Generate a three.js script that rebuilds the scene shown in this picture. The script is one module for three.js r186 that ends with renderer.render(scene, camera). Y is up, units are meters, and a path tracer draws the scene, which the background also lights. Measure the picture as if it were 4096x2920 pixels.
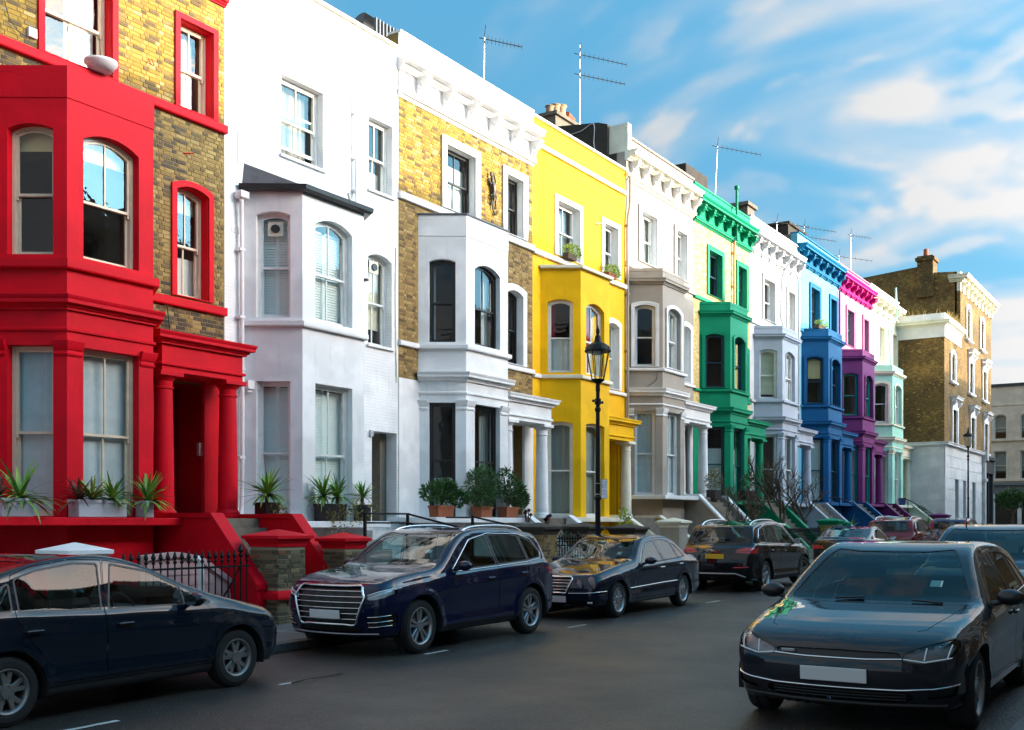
import * as THREE from 'three';
import { mergeGeometries } from 'three/addons/utils/BufferGeometryUtils.js';
import { RoundedBoxGeometry } from 'three/addons/geometries/RoundedBoxGeometry.js';
import { FontLoader } from 'three/addons/loaders/FontLoader.js';
import { TextGeometry } from 'three/addons/geometries/TextGeometry.js';

// ---------- scene, camera, sky, sun, exposure ----------
// survey of the photograph -> metres: along the street x = SX * X + 0.1774 * |Z|, across it z = SZ * Z, heights as surveyed
const S = 1, SX = 1.1237, SZ = 1.0582, wx = (X, Z) => SX * X + 0.1774 * Math.abs(Z);
const scene = new THREE.Scene();
const camera = new THREE.PerspectiveCamera(36.68, 1024 / 730, 0.1, 2000);
const YAW = 32.506 * Math.PI / 180;
camera.position.set(0, 1.75 * S, 0);
camera.lookAt(Math.cos(YAW), 1.75 * S, -Math.sin(YAW));
camera.setViewOffset(1024, 730, 0, -158.7, 1024, 730);
scene.add(camera);
const renderer = new THREE.WebGLRenderer({ antialias: true });
renderer.toneMapping = THREE.LinearToneMapping;
renderer.toneMappingExposure = 3.6;
renderer.shadowMap.enabled = true;

const rng = (s) => () => { s |= 0; s = s + 0x6D2B79F5 | 0; let t = Math.imul(s ^ s >>> 15, 1 | s); t = t + Math.imul(t ^ t >>> 7, 61 | t) ^ t; return ((t ^ t >>> 14) >>> 0) / 4294967296; };
const hash2 = (i, j) => { let h = Math.imul(i, 374761393) + Math.imul(j, 668265263) | 0; h = Math.imul(h ^ h >>> 13, 1274126177); return ((h ^ h >>> 16) >>> 0) / 4294967296; };
const HT = new Float32Array(262144); for (let i = 0; i < 512; i++) for (let j = 0; j < 512; j++) HT[i << 9 | j] = hash2(i, j);
function vnoise(x, y, p = 0) {        // value noise, period p when given
  const i = Math.floor(x), j = Math.floor(y), fx = x - i, fy = y - j; let i0 = i, i1 = i + 1, j0 = j, j1 = j + 1;
  if (p) { i0 = ((i0 % p) + p) % p; i1 = ((i1 % p) + p) % p; j0 = ((j0 % p) + p) % p; j1 = ((j1 % p) + p) % p; }
  i0 = (i0 & 511) << 9; i1 = (i1 & 511) << 9; j0 &= 511; j1 &= 511;
  const u = fx * fx * fx * (fx * (fx * 6 - 15) + 10), v = fy * fy * fy * (fy * (fy * 6 - 15) + 10), a = HT[i0 | j0], b = HT[i1 | j0], c = HT[i0 | j1], d = HT[i1 | j1];
  return a + (b - a) * u + (c - a) * v + (a - b - c + d) * u * v;
}
function fbm(x, y, o = 5, p = 0) { let s = 0, a = 0.5, n = 0; for (let k = 0; k < o; k++) { s += a * vnoise(x + 17.3 * k, y - 9.1 * k, p); n += a; x *= 2; y *= 2; p *= 2; a *= 0.5; } return s / n; }
const clamp = (x, a = 0, b = 1) => Math.min(b, Math.max(a, x)), sstep = (a, b, x) => { const t = clamp((x - a) / (b - a)); return t * t * (3 - 2 * t); }, lerp = (a, b, t) => a + (b - a) * t;

const SUN_EL = 10 * Math.PI / 180, SUN_AZ = 25 * Math.PI / 180;     // low sun behind the far roofs, off the facades' normal towards +x
const sunDir = new THREE.Vector3(Math.sin(SUN_AZ) * Math.cos(SUN_EL), Math.sin(SUN_EL), Math.cos(SUN_AZ) * Math.cos(SUN_EL));
{
  const w = 2048, h = 1024, d = new Float32Array(w * h * 4), zen = [0.014, 0.104, 0.196], hor = [0.052, 0.140, 0.202], cl = [0.168, 0.180, 0.188];
  for (let j = 0; j < h; j++) {
    const el = ((j + 0.5) / h - 0.5) * Math.PI, sy = Math.sin(el), cy = Math.cos(el);
    for (let i = 0; i < w; i++) {
      const k = (j * w + i) * 4, az = ((i + 0.5) / w - 0.5) * 2 * Math.PI, x = Math.cos(az) * cy, z = Math.sin(az) * cy;
      let c = [0.17, 0.16, 0.15];
      if (sy > 0) {
        const t = Math.pow(1 - sy, 3.2), q = 1 / (sy + 0.16);
        // high streaky cloud drifting along one direction, with thicker banks
        const px = x * q, pz = z * q, a = 1.2, ux = px * Math.cos(a) - pz * Math.sin(a), uz = px * Math.sin(a) + pz * Math.cos(a);
        const wx = fbm(ux * 1.1 + 4, uz * 1.1, 3) - 0.5, wz = fbm(ux * 1.1 - 7, uz * 1.1 + 3, 3) - 0.5;
        const bank = fbm(ux * 0.75 + wx * 0.9 + 9.6, uz * 1.3 + wz * 0.9 + 8.9, 5), wisp = fbm(ux * 2.6 + wx * 3.2 + 11, uz * 5.2 + wz * 3.2, 6);
        let m = sstep(0.36, 0.60, bank) * 0.8 + sstep(0.46, 0.74, wisp) * 0.6 * sstep(0.25, 0.5, bank);
        const fine = fbm(ux * 8 + wx * 9, uz * 12 + wz * 9, 6); m = 0.08 + 0.92 * clamp(m * (0.35 + 1.35 * fine) + 0.5 * sstep(0.5, 0.72, fine) * sstep(0.2, 0.48, bank));
        const g = Math.acos(clamp(x * sunDir.x + sy * sunDir.y + z * sunDir.z, -1, 1)), f = 1 + 95 * Math.exp(-4.5 * g) + 0.3 * Math.cos(g) ** 2;   // clear-sky indicatrix with an added, widened sunward glow to fill the shade
        c = [0, 1, 2].map((n) => lerp(lerp(zen[n], hor[n], t), cl[n], m) * f);
        const warm = Math.exp(-1.8 * g); c[0] *= 1 + 1.08 * warm; c[1] *= 1 + 0.3 * warm; c[2] *= 1 - 0.12 * warm;
      }
      d[k] = c[0]; d[k + 1] = c[1]; d[k + 2] = c[2]; d[k + 3] = 1;
    }
  }
  const sky = new THREE.DataTexture(d, w, h, THREE.RGBAFormat, THREE.FloatType);
  sky.mapping = THREE.EquirectangularReflectionMapping; sky.magFilter = THREE.LinearFilter; sky.minFilter = THREE.LinearFilter; sky.needsUpdate = true;
  scene.background = sky; scene.environment = sky;
}
const sun = new THREE.DirectionalLight(new THREE.Color(1, 0.83, 0.6), 2.0);
sun.position.copy(sunDir).multiplyScalar(120).add(new THREE.Vector3(30, 0, -10)); sun.target.position.set(30, 0, -10);
sun.castShadow = true; sun.shadow.radius = 1.2; sun.shadow.mapSize.set(4096, 4096);
Object.assign(sun.shadow.camera, { left: -70, right: 70, top: 50, bottom: -40, near: 1, far: 300 });
scene.add(sun, sun.target);

// ---------- textures ----------
function dtex(n, f, size, srgb = false, m = n) {      // n x m pixels covering size metres; f(u, v) -> [r, g, b] or number
  const d = new Uint8Array(n * m * 4);
  for (let j = 0; j < m; j++) for (let i = 0; i < n; i++) { const c = f(i / n, j / m), k = (j * n + i) * 4; for (let q = 0; q < 3; q++) d[k + q] = clamp(Array.isArray(c) ? c[q] : c) * 255; d[k + 3] = 255; }
  const t = new THREE.DataTexture(d, n, m); t.wrapS = t.wrapT = THREE.RepeatWrapping; t.magFilter = THREE.LinearFilter; t.minFilter = THREE.LinearMipmapLinearFilter; t.generateMipmaps = true;
  t.repeat.set(1 / size, n / m / size); if (srgb) t.colorSpace = THREE.SRGBColorSpace; t.needsUpdate = true; return t;
}
const T = {};
T.stucco = dtex(512, (u, v) => 0.84 + 0.16 * sstep(0.25, 0.7, fbm(u * 6, v * 6, 5, 6)) - 0.10 * sstep(0.55, 0.8, fbm(u * 40, v * 5, 4, 5)) * fbm(u * 4, v * 4, 3, 4) + 0.03 * fbm(u * 64, v * 64, 2, 64), 3.1);
T.stuccoB = dtex(448, (u, v) => 0.55 * fbm(u * 90, v * 90, 2, 90) + 0.45 * fbm(u * 8, v * 8, 3, 8), 1.3);
T.pbrickB = dtex(512, (u, v) => { const r = Math.floor(v * 24), f = v * 24 - r, x = (u * 5 + (r % 2) * 0.37 + 0.06 * hash2(r, 3)), c = Math.floor(x * 1.0), g = x - c, hd = g < 0.64 ? g / 0.64 : (g - 0.64) / 0.36; return 0.2 + 0.6 * sstep(0, 0.18, f) * sstep(1, 0.86, f) * sstep(0, 0.06, hd) * sstep(1, 0.94, hd) + 0.2 * fbm(u * 60, v * 60, 2, 60); }, 1.65);
T.asph = dtex(768, (u, v) => { const n = vnoise(u * 380, v * 380, 380), n2 = vnoise(u * 170, v * 170, 170), p = fbm(u * 5, v * 5, 5, 5); return 0.16 + 0.55 * n * n + 0.5 * n2 * n2 + 0.12 * (p - 0.5); }, 3.7);
T.asphR = dtex(256, (u, v) => 0.40 + 0.22 * fbm(u * 7, v * 7, 6, 7) , 6.1);
T.asphB = dtex(768, (u, v) => vnoise(u * 330, v * 330, 330), 3.7);
T.brick = dtex(256, (u, v) => 0.72 + 0.28 * fbm(u * 16, v * 16, 4, 16) - 0.25 * sstep(0.62, 0.75, fbm(u * 24 + 5, v * 24, 3, 24)), 0.62);
T.brickB = dtex(256, (u, v) => fbm(u * 30, v * 30, 4, 30), 0.35);
T.wave = dtex(192, (u, v) => fbm(u * 5, v * 5, 3, 5), 0.9);
T.grain = dtex(256, (u, v) => 0.78 + 0.22 * fbm(u * 12, v * 12, 5, 12), 1.7);
T.slab = dtex(384, (u, v) => { const p = fbm(u * 7, v * 7, 5, 7); return 0.62 + 0.3 * p + 0.12 * vnoise(u * 160, v * 160, 160) - 0.12 * sstep(0.6, 0.7, fbm(u * 22, v * 22, 3, 22)); }, 2.3);
// far brickwork, bricks a few pixels across
T.farbrick = dtex(768, (u, v) => { const r = Math.floor(v * 64), f = v * 64 - r, x = u * 20 + (r % 2) * 0.33, c = Math.floor(x), g = x - c, s = g < 0.66, e = s ? g / 0.66 : (g - 0.66) / 0.34, k = hash2(((c % 20) * 2 + (s ? 0 : 1)), r), b = fbm(u * 5, v * 5, 2, 5);
  const m = f < 0.13 || e < (s ? 0.05 : 0.09); if (m) return [0.36, 0.3, 0.2]; const t = (0.75 + 0.4 * k) * (0.65 + 0.6 * b); return k > 0.96 ? [0.62, 0.5, 0.28] : [0.5 * t, 0.39 * t, 0.2 * t]; }, 4.6, true);

// ---------- materials ----------
const lin = (r, g, b) => new THREE.Color().setRGB(r, g, b);
const std = (c, rough, o = {}) => new THREE.MeshStandardMaterial({ color: Array.isArray(c) ? lin(...c) : c, roughness: rough, ...o });
const phy = (c, rough, o = {}) => new THREE.MeshPhysicalMaterial({ color: Array.isArray(c) ? lin(...c) : c, roughness: rough, ...o });
const paint = (r, g, b, rough = 0.6) => phy([r, g, b], rough, { map: T.stucco, bumpMap: T.stuccoB, bumpScale: 0.0035, specularIntensity: 0.3 });
const paintBrick = (r, g, b) => phy([r, g, b], 0.65, { map: T.stucco, bumpMap: T.pbrickB, bumpScale: 0.006, specularIntensity: 0.45 });
const gloss = (r, g, b, rough = 0.35) => std([r, g, b], rough, { map: T.grain });
const M = {
  white: paint(0.82, 0.82, 0.82), whiteB: paintBrick(0.83, 0.83, 0.83), cream: paint(0.8, 0.74, 0.6),
  red: paint(0.66, 0.002, 0.014, 0.6), redD: gloss(0.3, 0.008, 0.02), yellow: paint(0.86, 0.48, 0.003), yellowB: paintBrick(0.86, 0.48, 0.003),
  grey: paint(0.37, 0.325, 0.275), green: paint(0.004, 0.27, 0.135, 0.5), paleBlue: paint(0.42, 0.47, 0.56), silver: paintBrick(0.56, 0.57, 0.59),
  blue: paint(0.008, 0.105, 0.27, 0.45), sky: paintBrick(0.13, 0.43, 0.56), trimBlue: paint(0.006, 0.15, 0.3), pink: paintBrick(0.56, 0.21, 0.38), magenta: paint(0.5, 0.012, 0.2), purple: paint(0.17, 0.03, 0.15),
  mint: paint(0.36, 0.70, 0.58), paleMint: paint(0.68, 0.76, 0.62), ivory: paint(0.8, 0.78, 0.62),
  mortar: std([0.30, 0.195, 0.06], 0.95, { map: T.grain, bumpMap: T.brickB, bumpScale: 0.003 }), mortarPale: std([0.62, 0.47, 0.2], 0.95, { map: T.grain }), mortarDark: std([0.3, 0.25, 0.17], 0.95, { map: T.grain }),
  frameCream: gloss(0.72, 0.58, 0.42), frameWhite: gloss(0.8, 0.8, 0.78), frameBlack: gloss(0.02, 0.017, 0.017), frameNavy: gloss(0.01, 0.05, 0.08), frameTeal: gloss(0.0, 0.32, 0.25),
  glass: phy([0.93, 0.97, 0.96], 0.02, { bumpMap: T.wave, bumpScale: 0.0011, transmission: 1, thickness: 0, ior: 1.52, specularIntensity: 1 }),
  room: std([0.22, 0.19, 0.16], 0.9), floorIn: std([0.18, 0.12, 0.07], 0.7),
  net: std([0.72, 0.74, 0.72], 0.95, { map: T.grain }), drapeWhite: std([0.75, 0.73, 0.68], 0.95), drapeBeige: std([0.36, 0.33, 0.27], 0.95), drapeRed: std([0.4, 0.01, 0.03], 0.95), drapeGrey: std([0.3, 0.32, 0.3], 0.95), drapeBrown: std([0.25, 0.16, 0.12], 0.95), blind: std([0.72, 0.68, 0.52], 0.9, { map: T.grain }), blindSun: std([0.75, 0.6, 0.3], 0.9), shutter: std([0.74, 0.8, 0.77], 0.5), frosted: std([0.5, 0.56, 0.58], 0.55, { map: T.grain }),
  black: std([0.012, 0.012, 0.013], 0.4), iron: phy([0.006, 0.006, 0.007], 0.5, { specularIntensity: 0.4, bumpMap: T.brickB, bumpScale: 0.0008 }), lead: std([0.16, 0.17, 0.185], 0.6, { map: T.slab }),
  slate: std([0.07, 0.07, 0.075], 0.7, { map: T.slab }), pavement: std([0.16, 0.15, 0.14], 0.75, { map: T.slab, bumpMap: T.brickB, bumpScale: 0.002 }), kerb: std([0.17, 0.165, 0.16], 0.8, { map: T.slab, bumpMap: T.brickB, bumpScale: 0.004 }),
  asphalt: std([0.072, 0.060, 0.050], 1, { map: T.asph, roughnessMap: T.asphR, bumpMap: T.asphB, bumpScale: 0.0045 }), line: std([0.62, 0.6, 0.56], 0.8, { map: T.slab }),
  terracotta: std([0.38, 0.11, 0.045], 0.85, { map: T.slab }), clay: std([0.42, 0.29, 0.17], 0.9, { map: T.slab }), cement: std([0.2, 0.17, 0.13], 0.95, { map: T.slab, bumpMap: T.stuccoB, bumpScale: 0.006 }), sooty: std([0.055, 0.045, 0.035], 0.95, { map: T.slab, bumpMap: T.stuccoB, bumpScale: 0.006 }),
  steel: std([0.62, 0.62, 0.62], 0.35, { metalness: 1 }), farbrick: std([1, 1, 1], 0.95, { map: T.farbrick }), stone: std([0.66, 0.66, 0.66], 0.7, { map: T.slab }),
};

// ---------- geometry helpers ----------
const V3 = (x, y, z) => new THREE.Vector3(x, y, z);
const flat = (g) => { const q = g.index ? g.toNonIndexed() : g; for (const k of Object.keys(q.attributes)) if (k !== 'position' && k !== 'normal' && k !== 'color') q.deleteAttribute(k); return q; };
function boxUV(g) {
  const p = g.attributes.position, n = g.attributes.normal, uv = new Float32Array(p.count * 2);
  for (let i = 0; i < p.count; i++) { const ax = Math.abs(n.getX(i)), ay = Math.abs(n.getY(i)), az = Math.abs(n.getZ(i)), x = p.getX(i), y = p.getY(i), z = p.getZ(i); if (ay > ax && ay > az) { uv[i * 2] = x; uv[i * 2 + 1] = z; } else if (ax > az) { uv[i * 2] = z; uv[i * 2 + 1] = y; } else { uv[i * 2] = x; uv[i * 2 + 1] = y; } }
  g.setAttribute('uv', new THREE.BufferAttribute(uv, 2)); return g;
}
const box = (x0, x1, y0, y1, z0, z1) => flat(new THREE.BoxGeometry(x1 - x0, y1 - y0, z1 - z0)).translate((x0 + x1) / 2, (y0 + y1) / 2, (z0 + z1) / 2);
const rbox = (x0, x1, y0, y1, z0, z1, r = 0.02) => flat(new RoundedBoxGeometry(x1 - x0, y1 - y0, z1 - z0, 2, r)).translate((x0 + x1) / 2, (y0 + y1) / 2, (z0 + z1) / 2);
const cyl = (r0, r1, h, n = 14, open = false) => flat(new THREE.CylinderGeometry(r1, r0, h, n, 1, open)).translate(0, h / 2, 0);   // base at y = 0, r0 at the bottom
const sph = (r, a = 12, b = 8) => flat(new THREE.SphereGeometry(r, a, b));
const lathe = (pts, n = 20) => flat(new THREE.LatheGeometry(pts.map(([r, y]) => new THREE.Vector2(r, y)), n));
const tube = (pts, r, n = 8, seg) => flat(new THREE.TubeGeometry(new THREE.CatmullRomCurve3(pts.map((p) => V3(...p)), false, 'centripetal'), seg || Math.max(4, pts.length * 5), r, n));
const rod = (a, b, r, r1 = r, n = 8) => { const A = V3(...a), B = V3(...b), d = B.clone().sub(A), g = cyl(r, r1, d.length(), n); g.applyQuaternion(new THREE.Quaternion().setFromUnitVectors(V3(0, 1, 0), d.normalize())); return g.translate(A.x, A.y, A.z); };
const shp = (pts, holes = []) => { const s = new THREE.Shape(pts.map((p) => new THREE.Vector2(p[0], p[1]))); s.holes = holes.map((h) => new THREE.Path(h.map((p) => new THREE.Vector2(p[0], p[1])))); return s; };
const ext = (pts, d, holes = [], z = 0) => flat(new THREE.ExtrudeGeometry(shp(pts, holes), { depth: d, bevelEnabled: false, curveSegments: 1 })).translate(0, 0, z);
const sheet = (pts, z = 0, holes = []) => flat(new THREE.ShapeGeometry(shp(pts, holes))).translate(0, 0, z);
const rect = (a, b, c, d) => [[a, c], [b, c], [b, d], [a, d]];
function arch(a, b, y0, y1, rise, n = 10) {            // opening outline with a segmental head whose crown is at y1
  if (!rise) return rect(a, b, y0, y1);
  const o = [[a, y0], [b, y0]], w = (b - a) / 2, R = (w * w + rise * rise) / (2 * rise), cy = y1 - R, t = Math.asin(w / R);
  for (let k = 0; k <= n; k++) { const q = t - 2 * t * k / n; o.push([(a + b) / 2 + R * Math.sin(q), cy + R * Math.cos(q)]); }
  return o;
}
// a profile [[out, y] ...] carried along a plan path [[x, z] ...] with mitred corners; outwards is to the left of travel seen with z towards the street
function sweep(path, prof, closed = false) {
  const P = [], n = path.length, nor = [];
  for (let i = 0; i < n - 1 + (closed ? 1 : 0); i++) { const a = path[i], b = path[(i + 1) % n], l = Math.hypot(b[0] - a[0], b[1] - a[1]); nor.push([-(b[1] - a[1]) / l, (b[0] - a[0]) / l]); }
  const ring = path.map((p, i) => {
    const a = nor[closed ? (i + nor.length - 1) % nor.length : Math.max(0, i - 1)], b = nor[closed ? i % nor.length : Math.min(nor.length - 1, i)];
    let mx = a[0] + b[0], mz = a[1] + b[1]; const q = 1 / Math.max(0.3, (mx * a[0] + mz * a[1])); mx *= q; mz *= q;
    return prof.map(([o, y]) => [p[0] + mx * o, y, p[1] + mz * o]);
  });
  const m = prof.length, quad = (a, b, c, d) => P.push(...a, ...b, ...c, ...a, ...c, ...d);
  for (let i = 0; i < n - (closed ? 0 : 1); i++) for (let j = 0; j < m - 1; j++) { const r0 = ring[i], r1 = ring[(i + 1) % n]; quad(r0[j], r1[j], r1[j + 1], r0[j + 1]); }
  if (!closed) for (const [r, s] of [[ring[0], 1], [ring[n - 1], 0]]) for (const t of THREE.ShapeUtils.triangulateShape(prof.map((p) => new THREE.Vector2(p[0], p[1])), [])) P.push(...(s ? [t[0], t[2], t[1]] : t).flatMap((k) => r[k]));
  const g = new THREE.BufferGeometry(); g.setAttribute('position', new THREE.Float32BufferAttribute(P, 3)); g.computeVertexNormals(); return g;
}
const bandProf = (o, y0, y1, slope = 0.02) => [[0, y0], [o * 0.9, y0], [o, y0 + 0.02], [o, y1 - slope], [0, y1]];
const corniceProf = (o, y0, y1) => { const h = y1 - y0; return [[0, y0], [o * 0.25, y0], [o * 0.25, y0 + h * 0.12], [o * 0.42, y0 + h * 0.2], [o * 0.5, y0 + h * 0.36], [o * 0.85, y0 + h * 0.4], [o * 0.85, y0 + h * 0.62], [o * 0.93, y0 + h * 0.72], [o, y0 + h * 0.86], [o, y0 + h * 0.94], [0, y1]]; };

const used = {};
const numbered = (n) => { const k = used[n] = (used[n] ?? -1) + 1; return k ? `${n}_${String(k).padStart(3, '0')}` : n; };
function merged(gs) { gs = (Array.isArray(gs) ? gs : [gs]).filter(Boolean); const g = gs.length > 1 ? mergeGeometries(gs.map(flat)) : gs[0]; return g; }
function obj(name, gs, mat, parent = scene, oy = 0) {
  const g = merged(gs); if (oy) g.translate(0, oy, 0); if (!g.attributes.uv) boxUV(g);
  const m = new THREE.Mesh(g, mat); m.name = parent === scene ? numbered(name) : name; m.castShadow = m.receiveShadow = true; parent.add(m); return m;
}
function tag(o, label, category, group, kind) { Object.assign(o.userData, { label, category }); if (group) o.userData.group = group; if (kind) o.userData.kind = kind; return o; }
function thing(name, label, category, [x, y, z] = [0, 0, 0], turn = 0, group) { const o = new THREE.Group(); o.name = numbered(name); o.position.set(x, y, z); o.rotation.y = turn; tag(o, label, category, group); scene.add(o); return o; }
function part(parent, name) { const o = new THREE.Group(); o.name = name; parent.add(o); return o; }
function dup(src, pos, turn, label) { const o = src.clone(); o.name = numbered(src.name.replace(/_\d{3}$/, '')); o.userData = { ...src.userData }; o.position.set(...pos); if (turn !== undefined) o.rotation.y = turn; if (label) o.userData.label = label; scene.add(o); return o; }
const structure = (o) => { o.userData.kind = 'structure'; return o; };
const groundY = (x) => 0.0107 * (x - 10.6);           // the street climbs gently
// ---------- ground ----------
const slope = (g) => { const p = g.attributes.position; for (let i = 0; i < p.count; i++) p.setY(i, p.getY(i) + groundY(p.getX(i))); g.computeVertexNormals(); return g; };
const KERB = -10.05 * SZ, NKERB = -1.3 * SZ, WALL = -15 * SZ, END = 85, OPP = 4.6;
structure(obj('ground', slope(box(-250, 350, -0.5, -0.06, -250, 250)), M.cement));
structure(obj('road', slope(box(-60, END + 1, -0.3, 0, KERB, NKERB)), M.asphalt));
structure(obj('side_road', slope(box(END + 1, END + 10, -0.3, -0.004, -120, 60)), M.asphalt));
{
  const R = rng(5);
  const pv = structure(obj('pavement', slope(box(-30, END, -0.2, 0.1, WALL - 0.2, KERB - 0.16)), M.cement));
  const k = structure(obj('kerb', slope(box(-30, END, -0.2, 0.09, KERB - 0.15, KERB - 0.01)), M.cement));
  const slabM = [0, 1, 2].map((i) => std([0.15 + 0.025 * i, 0.14 + 0.025 * i, 0.13 + 0.024 * i], 0.7, { map: T.slab, bumpMap: T.brickB, bumpScale: 0.002 }));
  const sg = boxUV(box(-0.296, 0.296, 0, 0.03, -0.445, 0.445)), kg = boxUV(rbox(-0.445, 0.445, 0, 0.12, -0.074, 0.074, 0.014));
  const lay = (name, g, m, p, x, y, z) => { const o = new THREE.Mesh(g, m); o.name = name; o.position.set(x, groundY(x) + y, z); o.rotation.z = 0.0107; o.castShadow = o.receiveShadow = true; p.add(o); };
  for (let i = 0; i < 95; i++) for (let j = 0; j < 2; j++) lay('paving_slab', sg, slabM[Math.floor(R() * 3)], pv, 2 + i * 0.6 + (j % 2) * 0.3, 0.092 + R() * 0.004, KERB - 0.62 - j * 0.9);
  for (let i = 0; i < 75; i++) lay('kerb_stone', kg, M.kerb, k, 1 + i * 0.9, 0.005, KERB - 0.076);
  structure(obj('pavement', slope(box(-60, END + 1, -0.2, 0.1, NKERB + 0.15, OPP + 0.2)), M.pavement));
  structure(obj('kerb', slope(box(-60, END + 1, -0.2, 0.115, NKERB, NKERB + 0.15)), M.kerb));
}
// parking bay marks, worn short dashes
for (const [x0, x1, z0, w] of [[4.0, 4.55, -7.98, 0.07], [6.55, 6.98, -8.19, 0.06], [9.1, 9.55, -8.38, 0.06], [12.55, 13.1, -8.4, 0.05], [17.6, 18.25, -8.35, 0.06], [20.6, 21.5, -8.4, 0.06], [5.95, 6.05, -3.55, 0.07], [6.4, 6.75, -3.62, 0.08]]) {
  const R = rng(Math.round(x0 * 100)), a = [], b = [], n = 9;
  for (let i = 0; i <= n; i++) { const x = wx(lerp(x0, x1, i / n), z0); a.push([x, z0 * SZ + (R() - 0.5) * 0.015]); b.push([x, (z0 + w) * SZ + (R() - 0.5) * 0.015]); }
  const g = flat(new THREE.ShapeGeometry(shp([...a, ...b.reverse()].map(([x, z]) => [x, -z])))).rotateX(-Math.PI / 2).translate(0, 0.004, 0);
  structure(obj('bay_marking', slope(g), M.line));
}

// ---------- bricks ----------
const stock = { yellow: [[0.41, 0.255, 0.04], [0.47, 0.31, 0.06], [0.37, 0.22, 0.03], [0.54, 0.39, 0.14], [0.27, 0.17, 0.04], [0.14, 0.095, 0.04]], sooty: [[0.28, 0.19, 0.065], [0.33, 0.23, 0.08], [0.23, 0.155, 0.055], [0.38, 0.28, 0.11], [0.18, 0.125, 0.055], [0.12, 0.09, 0.05]], black: [[0.07, 0.06, 0.045], [0.085, 0.07, 0.05], [0.11, 0.085, 0.05], [0.15, 0.115, 0.06], [0.06, 0.052, 0.042], [0.1, 0.075, 0.05]], pale: [[0.80, 0.62, 0.27], [0.84, 0.67, 0.33], [0.77, 0.57, 0.2], [0.85, 0.7, 0.4], [0.72, 0.5, 0.14], [0.79, 0.6, 0.24]], pier: [[0.10, 0.085, 0.05], [0.15, 0.12, 0.07], [0.2, 0.16, 0.09], [0.08, 0.07, 0.045], [0.27, 0.11, 0.045], [0.24, 0.2, 0.11]], rust: [[0.30, 0.19, 0.07], [0.22, 0.14, 0.055], [0.36, 0.24, 0.09], [0.16, 0.1, 0.045], [0.4, 0.28, 0.12], [0.12, 0.08, 0.04]], ochre: [[0.5, 0.36, 0.12], [0.42, 0.3, 0.1], [0.56, 0.42, 0.17], [0.38, 0.3, 0.14], [0.46, 0.33, 0.1], [0.3, 0.24, 0.12]] };
const brickMat = {}; for (const k in stock) brickMat[k] = stock[k].map((c) => std(c, 0.92, { map: T.brick, bumpMap: T.brickB, bumpScale: 0.004 }));
const brickVC = std([1, 1, 1], 0.92, { map: T.brick, bumpMap: T.brickB, bumpScale: 0.004, vertexColors: true });
const cutBrick = (() => { const b = 0.03, P = [[-0.5, -0.5, 0], [0.5, -0.5, 0], [0.5, 0.5, 0], [-0.5, 0.5, 0], [-0.5 + b, -0.5 + b * 2, 1], [0.5 - b, -0.5 + b * 2, 1], [0.5 - b, 0.5 - b * 2, 1], [-0.5 + b, 0.5 - b * 2, 1]], I = [4, 5, 6, 4, 6, 7, 0, 1, 5, 0, 5, 4, 1, 2, 6, 1, 6, 5, 2, 3, 7, 2, 7, 6, 3, 0, 4, 3, 4, 7]; const g = new THREE.BufferGeometry(); g.setAttribute('position', new THREE.Float32BufferAttribute(I.flatMap((i) => P[i]), 3)); g.computeVertexNormals(); return g; })();
const brickGeo = {};                                   // shared by size
function brickOf(w, h, d) { const k = [w, h, d].map((v) => v.toFixed(3)).join(); return brickGeo[k] ||= boxUV(cutBrick.clone().applyMatrix4(new THREE.Matrix4().makeScale(w, h, d))); }
const inPoly = (x, y, p) => { let c = false; for (let i = 0, j = p.length - 1; i < p.length; j = i++) if ((p[i][1] > y) !== (p[j][1] > y) && x < (p[j][0] - p[i][0]) * (y - p[i][1]) / (p[j][1] - p[i][1]) + p[i][0]) c = !c; return c; };
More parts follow.
